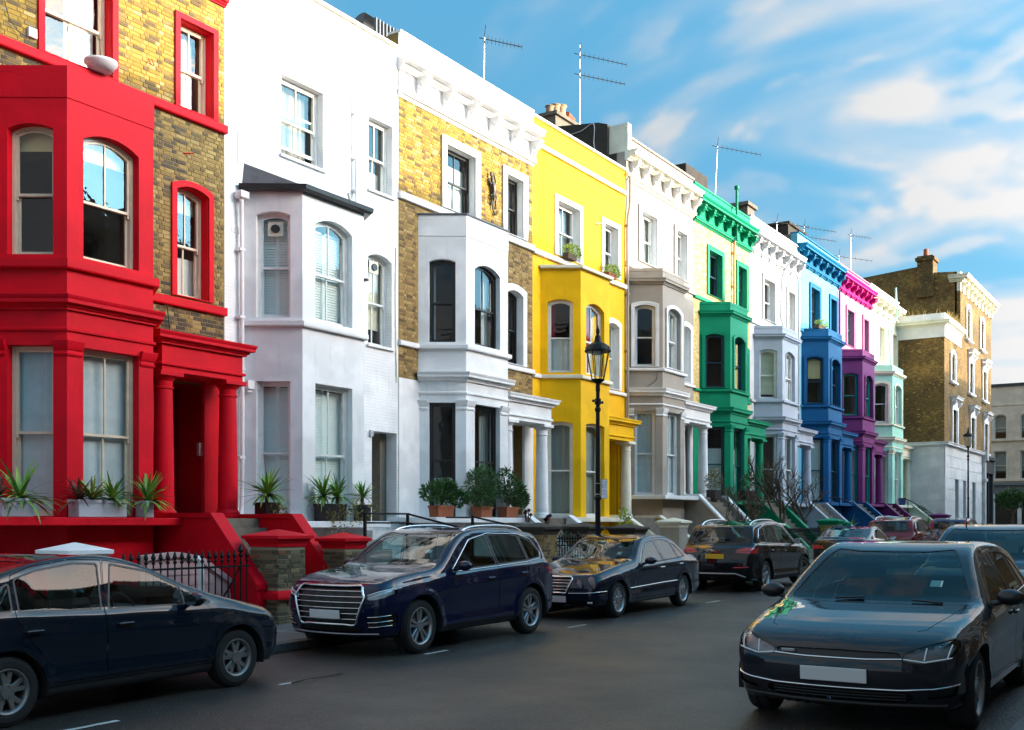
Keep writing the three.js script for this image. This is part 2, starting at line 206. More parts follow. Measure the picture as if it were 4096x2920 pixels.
// Flemish bond over a face; spare: outlines kept free; pal(u, y) names the stock
function bricks(parent, { u0, u1, y0, y1, spare = [], pal, seed, oy = 0, h = 0.0755, len = 0.2, mat4, most = 300, depth = 0.009 }) {
  const R = rng(seed), hd = len / 2, j = 0.0115, list = [];
  for (let r = 0, y = y0; y + h <= y1 + 0.02; r++, y += h) {
    let u = u0 - (r % 2 ? len * 0.75 : 0) - (r % 5) * 0.007, st = r % 2 === 0;
    while (u < u1) {
      const w = st ? len : hd; let a = Math.max(u, u0), b = Math.min(u + w, u1); st = !st; u += w;
      const my = y + h / 2; for (let t = 0; t < 3 && b > a; t++) for (const s of spare) { if (inPoly(a + 0.012, my, s)) a += 0.03; if (inPoly(b - 0.012, my, s)) b -= 0.03; if (inPoly((a + b) / 2, my, s)) b = a; }
      if (b - a < 0.03) continue;
      list.push([(a + b) / 2, my, b - a - j, h - j, depth * (0.55 + 0.7 * R()), pal((a + b) / 2, my, R()), Math.floor(R() ** 1.7 * 6) % 6, 0.86 + 0.28 * R(), w === len && b - a > len - 0.01]);
    }
  }
  list.sort((p, q) => (q[8] - p[8]) || (p[0] - q[0]));
  const rest = [];
  list.forEach(([u, y, w, hh, d, pn, v, tone, full], i) => {
    if (full && i < most) { const o = new THREE.Mesh(brickOf(w, hh, d > depth ? depth : depth * 0.75), brickMat[pn][v]); o.name = 'brick'; o.position.set(u, y + oy, 0); if (mat4) { o.applyMatrix4(mat4); } o.rotation.z += (R() - 0.5) * 0.012; o.castShadow = o.receiveShadow = true; parent.add(o); }
    else { const g = cutBrick.clone(); g.applyMatrix4(new THREE.Matrix4().makeScale(w, hh, d)); g.translate(u, y, 0); const c = stock[pn][v], n = g.attributes.position.count, a = new Float32Array(n * 3); for (let k = 0; k < n; k++) for (let q = 0; q < 3; q++) a[k * 3 + q] = c[q] * tone; g.setAttribute('color', new THREE.BufferAttribute(a, 3)); rest.push(g); }
  });
  if (rest.length) { const g = mergeGeometries(rest); g.translate(0, oy, 0); if (mat4) g.applyMatrix4(mat4); obj('brick_field', g, brickVC, parent).userData.kind = 'stuff'; }
}

// ---------- windows ----------
const panelMatrix = (a, b) => { const l = Math.hypot(b[0] - a[0], b[1] - a[1]), dx = (b[0] - a[0]) / l, dz = (b[1] - a[1]) / l; return new THREE.Matrix4().set(dx, 0, -dz, a[0], 0, 1, 0, 0, dz, 0, dx, a[1], 0, 0, 0, 1); };
function wavy(a, b, y0, y1, z, amp, waves, seed = 1) {
  const n = Math.max(8, Math.round(waves * 8)), g = new THREE.PlaneGeometry(b - a, y1 - y0, n, 4).translate((a + b) / 2, (y0 + y1) / 2, z), p = g.attributes.position, R = rng(seed), ph = R() * 6, ir = R() * 3;
  for (let i = 0; i < p.count; i++) { const t = (p.getX(i) - a) / (b - a); p.setZ(i, z + amp * Math.sin(t * waves * 6.28 + ph + 0.9 * Math.sin(t * 9 + ir)) * (0.7 + 0.3 * Math.sin(t * 23 + ir))); }
  g.computeVertexNormals(); return flat(g);
}
function louvres(a, b, y0, y1, z, step = 0.052, open = 0.9) { const gs = [box(a, a + 0.03, y0, y1, z - 0.02, z + 0.01), box(b - 0.03, b, y0, y1, z - 0.02, z + 0.01), box(a, b, y0, y0 + 0.05, z - 0.02, z + 0.01), box(a, b, y1 - 0.05, y1, z - 0.02, z + 0.01)]; for (let y = y0 + 0.07; y < y1 - 0.06; y += step) gs.push(box(a + 0.02, b - 0.02, -0.028, 0.028, -0.004, 0.004).rotateX(-open).translate(0, y, z)); return gs; }
let winSeed = 1;
function win(parent, oy, mat4, { a, b, y0, y1, rise = 0, rev = 0.13, mat = M.frameWhite, bars = [1, 1], cur = [], split = 0.5, open = 0, sillMat, sillH = 0.06 }) {
  const w = part(parent, 'window'), put = (name, gs, m) => { const g = merged(gs); g.applyMatrix4(mat4); return obj(name, g, m, w, oy); };
  const f = 0.045, sw = 0.042, z = -rev, A = a + f, B = b - f, Y0 = y0 + 0.02, Y1 = y1 - f, ym = lerp(Y0, Y1 - rise * 0.6, split), I = sw;
  put('frame', ext(arch(a - 0.01, b + 0.01, y0, y1 + 0.01, rise), 0.12, [arch(A, B, Y0, Y1, rise * 0.92)], z - 0.12), mat);
  const bar = (x, u0, u1, zz) => box(x - 0.011, x + 0.011, u0, u1, zz, zz + 0.028), cols = (n, u0, u1, zz) => Array.from({ length: n - 1 }, (_, k) => bar(lerp(A + I, B - I, (k + 1) / n), u0, u1, zz));
  put('upper_sash', [ext(arch(A, B, ym - 0.03, Y1, rise * 0.92), 0.035, [arch(A + I, B - I, ym + 0.012, Y1 - I, rise * 0.85)], z - 0.055), ...cols(bars[0], ym, Y1 - I * 0.5 - (bars[0] > 2 ? rise * 0.4 : 0), z - 0.05), ...[A + 0.005, B - 0.035].map((x) => box(x, x + 0.03, ym - 0.09, ym - 0.03, z - 0.05, z - 0.02))], mat);
  const lo = Y0 + open;
  put('lower_sash', [ext(rect(A, B, lo, ym + 0.012 + open), 0.035, [rect(A + I, B - I, lo + 0.07, ym - 0.028 + open)], z - 0.1), ...cols(bars[1], lo + 0.05, ym + open, z - 0.095)], mat);
  put('glass_pane', sheet(arch(A + I * 0.5, B - I * 0.5, ym, Y1 - I * 0.5, rise * 0.88), z - 0.04), M.glass);
  put('glass_pane', sheet(rect(A + I * 0.5, B - I * 0.5, lo + 0.03, ym + open), z - 0.085), M.glass);
  if (sillMat) put('sill', box(a - 0.04, b + 0.04, y0 - sillH, y0 - 0.003, -rev - 0.05, 0.06), sillMat);
  for (const [kind, m, t0 = 0, t1 = 1, v0 = 0, v1 = 1] of cur) {
    const p = lerp(a, b, t0), q = lerp(a, b, t1), r = lerp(y0, y1, v0), s = lerp(y0, y1, v1) - 0.02, k = winSeed++;
    if (kind === 'net') put('curtain', wavy(p, q, r, s, z - 0.2, 0.012, 5 * (q - p) / 0.6, k), m);
    else if (kind === 'drape') put('curtain', wavy(p, q, r, s, z - 0.24, 0.03, 9 * (q - p), k), m);
    else if (kind === 'blind') put('blind', box(p + 0.03, q - 0.03, r, s, z - 0.18, z - 0.172), m);
    else if (kind === 'frost') put('curtain', wavy(p + 0.01, q - 0.01, r, s, z - 0.14, 0.009, 4, k), m);
    else if (kind === 'shutter') { const c = (p + q) / 2; put('shutter', [...louvres(p + 0.03, c - 0.002, r, s - rise, z - 0.17, 0.052, 0.42), ...louvres(c + 0.002, q - 0.03, r, s - rise, z - 0.17, 0.052, 0.42)], m); }
  }
  return w;
}

// ---------- a terraced house (survey units; y = 0 is the ledge under the ground-floor windows) ----------
const D = { gfTop: 2.72, cap0: 2.55, cap1: 2.78, mould: 2.92, c0: 3.22, c1: 3.45, s0: 3.98, s1: 4.1, w10: 4.15, w11: 6.12, rise1: 0.165, bayTop: 7.15, str0: 7.37, str1: 7.54, w20: 7.6, w21: 9.16, fr: 9.74, co0: 10.37, co1: 10.62, top: 11.2 };
function house(o) {
  const sc = o.sc || 1, h = { ...D, ...o.h }, rw = h.rise1 * Math.min(1, ((o.w1[1] - o.w1[0]) / 0.98) ** 1.3), W = (o.x1 - o.x0) / sc, gy = groundY(wx(o.x0 + 2.5, 15)), g = thing(o.name, o.label, 'house', [wx(o.x0, 15), gy, WALL], 0, 'terraced houses along the street');
  g.scale.set(SX * sc, sc, SZ * sc); const oy = (o.L - gy) / sc, base = -oy;
  const put = (n, gs, m, p = g) => obj(n, gs, m, p, oy);
  const p = 0.9, q0 = 0.55, back = (u) => u - 0.2 * (o.x0 + u * sc) / (15 - 0.7 * sc), c = back(o.bay.c), R = back(o.bay.R), bl = c - q0, br = R + q0, path = [[bl, 0], [c, p], [R, p], [br, 0]], ID = new THREE.Matrix4();
  const [u2, v2] = o.w2, tw = o.sur ?? 0.15, t1 = o.sur1 ?? tw;
  const holes2 = o.w2.map(([a, b]) => rect(a, b, h.w20, h.w21)), hole1 = arch(o.w1[0], o.w1[1], h.w10, h.w11, rw);
  const dw = o.door, dh = o.doorH || 2.5, doorHole = rect(dw[0], dw[1], -0.04, dh), bayHole = rect(bl + 0.08, br - 0.08, 0.0, h.bayTop - 0.25);
  const cuts = (y0, y1) => [...holes2, hole1, doorHole, bayHole].filter((q) => { const ys = q.map((t) => t[1]); return Math.min(...ys) >= y0 - 0.06 && Math.max(...ys) <= y1; });
  // main wall, split at the ground-floor cornice and the upper string
  const lowM = o.lower || o.wall, midM = o.mid || o.wall;
  put('wall', ext(rect(0, W, base - 0.3, h.top), 0.28, [...holes2, hole1, doorHole, bayHole], -0.28), o.brick ? (o.mortar || M.mortar) : midM);
  if (o.brick) {
    const sp = [...o.w2.map(([a, b]) => rect(a - tw, b + tw, h.w20 - 0.1, h.w21 + tw)), arch(o.w1[0] - t1, o.w1[1] + t1, h.w10 - 0.1, h.w11 + t1, rw * 1.2), rect(bl - 0.02, br + 0.02, -1, h.bayTop + 0.02)];
    bricks(g, { u0: o.b0 ?? 0.02, u1: W - 0.02, y0: o.brick[0], y1: h.fr - 0.02, spare: [...sp, rect(-1, 9, h.str0 - 0.02, h.str1 + 0.01)], pal: o.pal, seed: o.seed, oy });
    put('lower_wall', ext(rect(0, W, base - 0.3, o.brick[0] - 0.012), 0.024, [doorHole, rect(bl + 0.08, br - 0.08, 0, o.brick[0] - 0.1)], 0.001), lowM);
  }
  // house volume behind
  const dp = o.depth || 8.5; put('side_wall', [box(0.002, 0.26, base - 0.3, h.top - 0.02, -dp, -0.285), box(W - 0.26, W - 0.002, base - 0.3, h.top - 0.02, -dp, -0.285), box(0, W, base - 0.3, h.top - 0.3, -dp - 0.25, -dp)], o.flank || M.sooty);
  put('roof', box(0.27, W - 0.27, h.top - 0.75, h.top - 0.6, -dp, -0.285), M.slate);
  put('interior', [box(0.27, W - 0.27, -0.25, -0.02, -5, -0.285), box(0.27, W - 0.27, 3.3, 3.5, -5, -0.285), box(0.27, W - 0.27, 7.05, 7.25, -5, -0.285), box(0.27, W - 0.27, -0.2, h.top - 0.8, -5.1, -5), box(3.55, 3.65, -0.02, 7.05, -4.99, -0.285), ...[[-0.02, 0.2], [3.5, 0.2], [h.bayTop - 0.3, 0.12]].map(([y, t]) => ext([[bl + 0.12, 0.29], [br - 0.12, 0.29], [br - 0.12, -0.05], [R - 0.1, -p + 0.24], [c + 0.1, -p + 0.24], [bl + 0.12, -0.05]], t).rotateX(-Math.PI / 2).translate(0, y - t, 0))], M.room);
  // second-floor windows
  o.w2.forEach(([a, b], i) => {
    win(g, oy, ID, { a, b, y0: h.w20, y1: h.w21, rev: o.rev || 0.16, mat: o.frame, bars: [2, 2], cur: o.cur2[i], open: i === 0 ? o.open2 || 0 : 0, sillMat: o.sill2 });
    if (tw) put('reveal', ext(rect(a - 0.005, b + 0.005, h.w20 + 0.001, h.w21 + 0.005), 0.155, [rect(a + 0.008, b - 0.008, h.w20 + 0.002, h.w21 - 0.008)], -0.16), o.trim);
    if (tw) put('window_surround', ext(rect(a - tw, b + tw, h.w20 - 0.02, h.w21 + tw), 0.045, [rect(a, b, h.w20 - 0.005, h.w21)], 0.002), o.trim);
    if (tw && !o.plain) put('window_surround', ext(rect(a - tw - 0.012, b + tw + 0.012, h.w20 - 0.02, h.w21 + tw + 0.012), 0.028, [rect(a - tw + 0.05, b + tw - 0.05, h.w20 - 0.005, h.w21 + tw - 0.05)], 0.03), o.trim);
  });
  win(g, oy, ID, { a: o.w1[0], b: o.w1[1], y0: h.w10, y1: h.w11, rise: rw, rev: o.rev || 0.16, mat: o.frame, bars: o.bars1 || [2, 2], cur: o.cur1[2], sillMat: o.sill1 });
  if (t1) put('reveal', ext(arch(o.w1[0] - 0.005, o.w1[1] + 0.005, h.w10 + 0.001, h.w11 + 0.005, rw), 0.155, [arch(o.w1[0] + 0.008, o.w1[1] - 0.008, h.w10 + 0.002, h.w11 - 0.008, rw)], -0.16), o.trim);
  if (t1) put('window_surround', ext(arch(o.w1[0] - t1, o.w1[1] + t1, h.w10 - 0.02, h.w11 + t1, rw * 1.15), 0.045, [arch(o.w1[0], o.w1[1], h.w10 - 0.005, h.w11, rw)], 0.002), o.trim);
  // bands
  if (o.string !== null) put('string_course', sweep([[-0.01, 0], [W + 0.005, 0]], bandProf(o.stringOut || 0.09, h.str0, h.str1)), o.string || o.trim);
  if (o.sillBand !== null) put('sill_band', sweep([[br - 0.02, 0], [W, 0]], bandProf(0.08, h.s0, h.s1 + 0.01)), o.sillBand || o.trim);
  if (o.sillBand !== null && bl > 0.1 && !o.noLeftSill) put('sill_band', sweep([[0, 0], [bl, 0]], bandProf(0.08, h.s0, h.s1 + 0.01)), o.sillBand || o.trim);
  if (o.cornice) {
    const K = o.cornice; put('frieze', box(0, W, h.fr + 0.1, h.co0 + 0.02, 0.001, 0.04), K.frieze); put('frieze_moulding', sweep([[-0.015, 0.0], [W + 0.01, 0.0]], corniceProf(0.14, h.fr - 0.03, h.fr + 0.16)), K.mat);
    put('cornice', sweep([[-0.02, 0.0], [W + 0.0, 0.0]], corniceProf(0.42, h.co0 - 0.04, h.co1 + 0.02)), K.mat);
    const n = K.n, bw = 0.13, prof = [[0, -0.5], [0.05, -0.5], [0.09, -0.42], [0.1, -0.3], [0.15, -0.2], [0.24, -0.15], [0.3, -0.09], [0.3, 0], [0, 0]];
    const bg = merged([ext(prof, bw, [], -bw / 2).rotateY(-Math.PI / 2), box(-bw / 2 - 0.015, bw / 2 + 0.015, 0, 0.06, 0.02, 0.33), sph(0.055, 10, 6).scale(0.6, 1.3, 1).translate(-bw / 2, -0.17, 0.1)]); boxUV(bg);
    for (let k = 0; k < n; k++) { const b = new THREE.Mesh(bg, K.bracket || K.mat); b.name = 'bracket'; b.position.set(lerp(K.a ?? 0.45, W - (K.b ?? 0.2), k / (n - 1)), h.co0 - 0.07 + oy, 0.03); b.castShadow = b.receiveShadow = true; g.add(b); }
    put('parapet_coping', box(0.01, W - 0.01, h.top, h.top + 0.06, -0.31, 0.06), K.coping || K.mat);
    if (K.parapet) put('parapet', box(0.002, W - 0.002, h.co1 + 0.025, h.top - 0.002, 0.0015, 0.02), K.parapet);
  }
  // canted bay: three walls with openings, two storeys
  const segs = [[path[0], path[1]], [path[1], path[2]], [path[2], path[3]]], bm = o.bay.mat, by = o.bay.gfY ?? 0.02;
  segs.forEach(([A, B], i) => {
    const rr = (wd) => h.rise1 * Math.min(1, (wd / 0.98) ** 1.7);
    const l = Math.hypot(B[0] - A[0], B[1] - A[1]), M4 = panelMatrix(A, B), mid = i === 1, e = mid ? o.bay.e ?? 0.32 : o.bay.ec ?? 0.235, a = e, b = l - e, gf = rect(a, b, by, h.gfTop), ri = rr(b - a), ff = arch(a, b, h.w10, h.w11, ri);
    const arched0 = o.bay.gfRise ? arch(a, b, by, h.gfTop, o.bay.gfRise) : gf;
    const wl = ext(rect(0, l, base - 0.3, h.bayTop), 0.22, [arched0, ff], -0.22); wl.applyMatrix4(M4); put('bay_wall', wl, bm);
    {
      win(g, oy, M4, { a, b, y0: by, y1: h.gfTop, rise: o.bay.gfRise || 0, rev: o.bay.rev ?? 0.12, mat: o.frame, bars: mid ? o.bay.gfBars || [2, 2] : [1, 1], cur: i < 2 ? o.cur0[mid ? 1 : 0] : [], sillMat: o.frame === M.frameWhite ? M.frameWhite : undefined });
      win(g, oy, M4, { a, b, y0: h.w10, y1: h.w11, rise: ri, rev: o.bay.rev ?? 0.12, mat: o.frame, bars: mid ? [2, o.bay.ffLow ?? 2] : [1, 1], cur: i < 2 ? o.cur1[mid ? 1 : 0] : [] });
      if (o.bay.sur) { const s = o.bay.sur, q = ext(arch(a - s, b + s, h.w10 - 0.02, h.w11 + s, ri * 1.15), 0.04, [arch(a, b, h.w10 - 0.005, h.w11, ri)], 0.002); q.applyMatrix4(M4); put('window_surround', q, o.bay.surMat || bm); const q2 = ext(arch(a - s - 0.01, b + s + 0.01, h.w10 - 0.02, h.w11 + s + 0.01, ri * 1.15), 0.03, [arch(a - s + 0.045, b + s - 0.045, h.w10 - 0.005, h.w11 + s - 0.045, ri * 1.1)], 0.02); q2.applyMatrix4(M4); put('window_surround', q2, o.bay.surMat || bm); }
    }
  });
  const bt = o.bay.trim || bm;
  put('bay_roof', flat(new THREE.ShapeGeometry(shp([[bl - 0.02, 0], [c, p + 0.01], [R, p + 0.01], [br + 0.02, 0]].map(([x, z]) => [x, -z])))).rotateX(-Math.PI / 2).translate(0, h.bayTop - (o.bay.roofIn ?? 0.1), 0), M.lead);
  put('sill_band', sweep(path, bandProf(0.085, h.s0, h.s1)), o.bay.sillMat || bt);
  if (o.bay.cornice) put('bay_cornice', sweep(path, corniceProf(0.17, h.c0, h.c1)), bt);
  if (o.bay.mould) put('bay_moulding', sweep(path, bandProf(0.035, h.mould, h.mould + 0.06)), bt);
  if (o.bay.topCornice) put('bay_cornice', sweep(path, corniceProf(0.16, h.bayTop - 0.52, h.bayTop - 0.32)), o.bay.topMat || bt);
  if (o.bay.coping) put('bay_coping', sweep([[bl - 0.02, -0.02], [c, p], [R, p], [br + 0.02, -0.02]], [[-0.2, h.bayTop], [0.03, h.bayTop], [0.04, h.bayTop + 0.02], [0.04, h.bayTop + 0.045], [-0.2, h.bayTop + 0.05]]), o.bay.coping);
  if (o.bay.groove) put('bay_groove', sweep(path, [[0, h.bayTop - 0.5], [0.004, h.bayTop - 0.5], [0.012, h.bayTop - 0.49], [0.012, h.bayTop + 0.0], [0, h.bayTop + 0.0]]), bm);
  if (o.bay.caps) {       // pilaster capitals at the corners
    const cq = q0 / Math.hypot(p, q0), sq = p / Math.hypot(p, q0), cap = [[0, h.cap0], [0.02, h.cap0], [0.03, h.cap0 + 0.03], [0.012, h.cap0 + 0.05], [0.012, h.cap0 + 0.08], [0.03, h.cap0 + 0.1], [0.05, h.cap0 + 0.15], [0.07, h.cap1 - 0.02], [0.07, h.cap1], [0, h.cap1]], e = (o.bay.ec ?? 0.235) - 0.02, m = (o.bay.e ?? 0.32) - 0.02;
    for (const pt of [[[c - e * cq, p - e * sq], [c, p], [c + m, p]], [[R - m, p], [R, p], [R + e * cq, p - e * sq]], [[bl - 0.01, -0.015], [bl + e * cq, e * sq]]]) put('pilaster_capital', sweep(pt, cap), bt);
  }
  // ledge and basement band
  if (o.ledge !== null) put('ledge', rbox(o.ledgeU?.[0] ?? Math.max(0.02, bl - 0.4), o.ledgeU?.[1] ?? R + 0.55, -0.13, -0.004, 0.0, p + 0.4, 0.015), o.ledge || bt);
  // porch
  const P = o.porch, a0 = R + 0.3, a1 = W - 0.22;
  if (P) {
    const zf = P.z || 0.72, pr = part(g, 'porch'), py = P.y || 0, pp = [[a0 - 0.1, 0], [a0 - 0.1, zf], [a1, zf], [a1, 0]], out = (q) => q.slice().reverse();
    const U = [[a0, 0], [a0, zf], [a1, zf], [a1, 0]];
    put('entablature', box(a0 + 0.01, a1 - 0.01, 2.52 + py, 3.0 + py, 0.004, zf - 0.01), P.mat, pr);
    put('cornice', sweep(U, corniceProf(0.17, 2.98 + py, 3.2 + py)).translate(0, 0, 0), P.mat, pr);
    put('roof', box(a0, a1, 3.0 + py, 3.19 + py, 0.004, zf - 0.005), P.mat, pr);
    put('moulding', sweep(U, bandProf(0.03, 2.62 + py, 2.68 + py)), P.mat, pr);
    const cr = P.r || 0.165, ct = 2.52 + py, prof = [[0.001, 0], [cr * 1.35, 0], [cr * 1.35, 0.05], [cr * 1.22, 0.07], [cr * 1.22, 0.1], [cr * 1.08, 0.13], [cr, 0.16], [cr * 0.97, 0.9], [cr * 0.84, ct - 0.3], [cr * 0.95, ct - 0.29], [cr * 0.95, ct - 0.26], [cr * 0.84, ct - 0.25], [cr * 0.86, ct - 0.16], [cr * 1.2, ct - 0.09], [cr * 1.22, ct - 0.08]];
    for (const x of [a0 + 0.18, a1 - 0.17]) { const cl = part(pr, 'column'); cl.position.set(x, oy, zf - 0.19); const s = lathe(prof, 24); s.computeVertexNormals(); obj('shaft', s, P.col || P.mat, cl); obj('capital', rbox(-cr * 1.35, cr * 1.35, ct - 0.08, ct, -cr * 1.35, cr * 1.35, 0.008), P.col || P.mat, cl); obj('plinth', box(-cr * 1.4, cr * 1.4, base - 0.2, 0.0, -cr * 1.4, cr * 1.4), P.mat, cl); }
    for (const x of [a0 + 0.02, a1 - 0.3]) put('pilaster', box(x, x + 0.28, 0, 2.52 + py, 0.026, 0.1), P.inner || P.mat, pr);
  }
  // door recess
  const dm = o.doorMat || M.black, rm = o.recess || lowM, rd = o.recessD || 0.9;
  put('door_recess', [box(dw[0] - 0.1, dw[0] + 0.002, -0.04, dh + 0.1, -rd, -0.28), box(dw[1] - 0.002, dw[1] + 0.1, -0.04, dh + 0.1, -rd, -0.28), box(dw[0] - 0.1, dw[1] + 0.1, dh, dh + 0.1, -rd, -0.283)], rm);
  const d = part(g, 'door'), dx = (dw[0] + dw[1]) / 2, hw = Math.min(0.45, (dw[1] - dw[0]) / 2 - 0.04);
  put('door_panel', [box(dw[0] - 0.1, dw[1] + 0.1, -0.04, dh + 0.08, -rd - 0.06, -rd), box(dx - hw, dx + hw, 0, 2.1, -rd, -rd + 0.04), ...[[0.12, 0.75], [0.95, 1.95]].flatMap(([q, r]) => [-1, 1].map((s) => box(dx + s * hw * 0.5 - hw * 0.36, dx + s * hw * 0.5 + hw * 0.36, q, r, -rd + 0.04, -rd + 0.055)))], dm, d);
  put('door_handle', [sph(0.03).translate(dx - hw * 0.8, 1.0, -rd + 0.09)], M.steel, d);
  // front steps with raking side walls and copings
  const st = o.steps; if (st) {
    const s = part(g, 'front_steps'), n = Math.round((0 - base) / 0.16), z0 = 1.0, z1 = st.z || 3.0, y1 = base + (st.end ?? 0.75), zk = st.knee ?? 1.25; let gs = [];
    for (let k = 0; k < n; k++) gs.push(box(a0 + 0.16, a1 - 0.05, base - 0.2, -(k) * (0 - base) / n - 0.005, z0 + (z1 + 0.1 - z0) * k / n - (k ? 0 : 1.0), z0 + (z1 + 0.1 - z0) * (k + 1) / n));
    put('step_flight', gs, st.stepMat || M.cement, s);
    for (const x of [a0, a1 - 0.0]) {
      const poly = [[0.5, base - 0.2], [z1, base - 0.2], [z1, y1], [zk, 0.0], [0.5, 0.0]];
      put('side_wall', ext(poly.map(([z, y]) => [-z, y]), 0.16, [], -0.08).rotateY(Math.PI / 2).translate(x, 0, 0), st.mat, s);
      const t = 0.075, cap = [[0.5, 0.002], [zk + 0.01, 0.002], [z1 + 0.03, y1 - 0.01], [z1 + 0.03, y1 + t], [zk + 0.03, t + 0.004], [0.5, t + 0.004]];
      put('coping', ext(cap.map(([z, y]) => [-z, y]), 0.24, [], -0.12).rotateY(Math.PI / 2).translate(x, 0, 0), st.coping || st.mat, s);
    }
  }
  Object.assign(h, { c, R, p, bl, br, path }); h.g = g; h.W = W; h.oy = oy; h.base = base; return h;
}
const net = (m = M.net, ...a) => ['net', m, ...a], drape = (m, ...a) => ['drape', m, ...a], blind = (m, ...a) => ['blind', m, ...a];
// ---------- the ten houses ----------
const RED = house({ name: 'red_terraced_house', label: 'red painted house with stock brick walls, red bay and red column porch', x0: 5.85, x1: 10.74, L: 1.85, seed: 11, brick: [3.2, 9.7], pal: (u, y, q) => y > 7.3 ? (q < 0.05 + 0.35 * sstep(7.8, 7.3, y) ? 'sooty' : 'yellow') : q < clamp(sstep(4.3, 3.5, y) + 0.75 * sstep(5.6, 7.0, y) * sstep(0.35, 0.6, fbm(u * 1.6, y * 1.3 + 7, 3)), 0, 0.72) ? 'black' : 'sooty', lower: M.red, flank: M.cement,
  bay: { c: 1.35, R: 2.83, mat: M.red, cornice: true, mould: true, caps: true, groove: true, e: 0.26, ec: 0.2, rev: 0.14, ffLow: 1 }, w2: [[1.47, 2.62], [3.92, 4.62]], w1: [3.85, 4.52], door: [3.6, 4.62], doorH: 2.5, trim: M.red, sur: 0.1, plain: true, frame: M.frameCream, noLeftSill: true,
  cur2: [[drape(M.drapeWhite, 0.52, 0.95)], [drape(M.drapeWhite, 0, 0.4), drape(M.drapeWhite, 0.52, 0.85)]], cur1: [[blind(M.blindSun, 0, 1, 0.84, 1)], [blind(M.blindSun, 0, 1, 0.82, 1)], [net(M.drapeWhite, 0, 1, 0, 0.4), blind(M.blind, 0, 1, 0.8, 1)]], cur0: [[['frost', M.frosted]], [['frost', M.frosted]]],
  cornice: { mat: M.red, frieze: M.red, n: 5, a: 0.6 }, h: { str0: 7.3, str1: 7.47, w20: 7.5, w21: 9.1, w10: 4.06, w11: 6.08, bayTop: 6.97, s0: 3.84, s1: 4.0, c0: 3.2, c1: 3.44, mould: 2.88, cap0: 2.5, cap1: 2.74, gfTop: 2.66 },
  porch: { mat: M.red }, doorMat: M.redD, recess: M.red, ledgeU: [-0.6, 2.95], steps: { mat: M.red, knee: 1.95, z: 2.95, end: 0.7 } });
const WHI = house({ name: 'white_terraced_house', label: 'plain all white house with flat parapet and black gutter over the bay', x0: 10.74, x1: 15.45, L: 1.8, wall: M.whiteB, lower: M.white, flank: M.cement,
  bay: { c: 1.16, R: 2.81, mat: M.white, gfRise: 0, e: 0.32, ec: 0.22, rev: 0.13, roofIn: -0.02, gfY: -0.02 }, w2: [[1.34, 2.45], [3.77, 4.52]], w1: [3.75, 4.5], door: [3.87, 4.66], doorH: 2.03, recessD: 1.2, trim: M.white, sur: 0.0, sur1: 0, frame: M.frameWhite, string: null, sillBand: null, sill2: M.white, sill1: M.white, open2: 0.2,
  cur2: [[drape(M.drapeBeige, 0, 0.48, 0.1, 1), drape(M.drapeBeige, 0.5, 0.94, 0.1, 1)], [net(M.net, 0, 1, 0, 0.35)]], cur1: [[['shutter', M.shutter]], [['shutter', M.shutter, 0, 1]], [blind(M.blind, 0, 1, 0.2, 0.9)]], cur0: [[['shutter', M.shutter]], [['shutter', M.shutter]]],
  h: { gfTop: 2.72, s0: 3.78, s1: 3.9, w10: 3.96, w11: 6.02, bayTop: 6.42, w20: 7.42, w21: 9.04, top: 10.88, rise1: 0.165 }, ledgeU: [-0.2, 2.95], doorMat: M.white, recess: M.white });
const BRK = house({ name: 'brick_terraced_house', label: 'yellow stock brick house with white bracketed cornice, white bay and dark sashes', x0: 15.45, x1: 20.74, L: 1.9, seed: 23, brick: [3.24, 9.7], pal: (u, y, q) => y > 7.45 ? (q < 0.04 ? 'rust' : 'yellow') : q < 0.12 ? 'sooty' : 'rust', lower: M.white, flank: M.cement,
  bay: { c: 1.46, R: 3.11, mat: M.white, cornice: true, mould: true, caps: true, groove: true, coping: M.lead, gfBars: [1, 1] }, w2: [[1.66, 2.77], [4.09, 4.82]], w1: [4.07, 4.8], door: [3.85, 4.85], trim: M.white, sur: 0.17, frame: M.frameBlack,
  cur2: [[blind(M.drapeWhite, 0, 1, 0, 0.8)], [net(M.drapeWhite, 0, 0.6, 0, 0.85), drape(M.drapeWhite, 0.6, 1)]], cur1: [[drape(M.drapeWhite, 0, 0.2)], [drape(M.drapeWhite, 0.72, 1), drape(M.drapeWhite, 0, 0.14)], [drape(M.drapeGrey, 0, 0.4), drape(M.drapeBrown, 0.6, 1)]], cur0: [[['frost', M.frosted, 0, 1, 0, 0.35]], [drape(M.drapeGrey, 0.7, 1), drape(M.drapeBrown, 0, 0.12)]],
  cornice: { mat: M.white, frieze: M.white, n: 6, a: 0.62, b: 0.1, parapet: M.white }, porch: { mat: M.white }, doorMat: M.black, recess: M.white, steps: { mat: M.white, z: 3.0, end: 0.5 }, ledgeU: [-0.35, 3.2] });
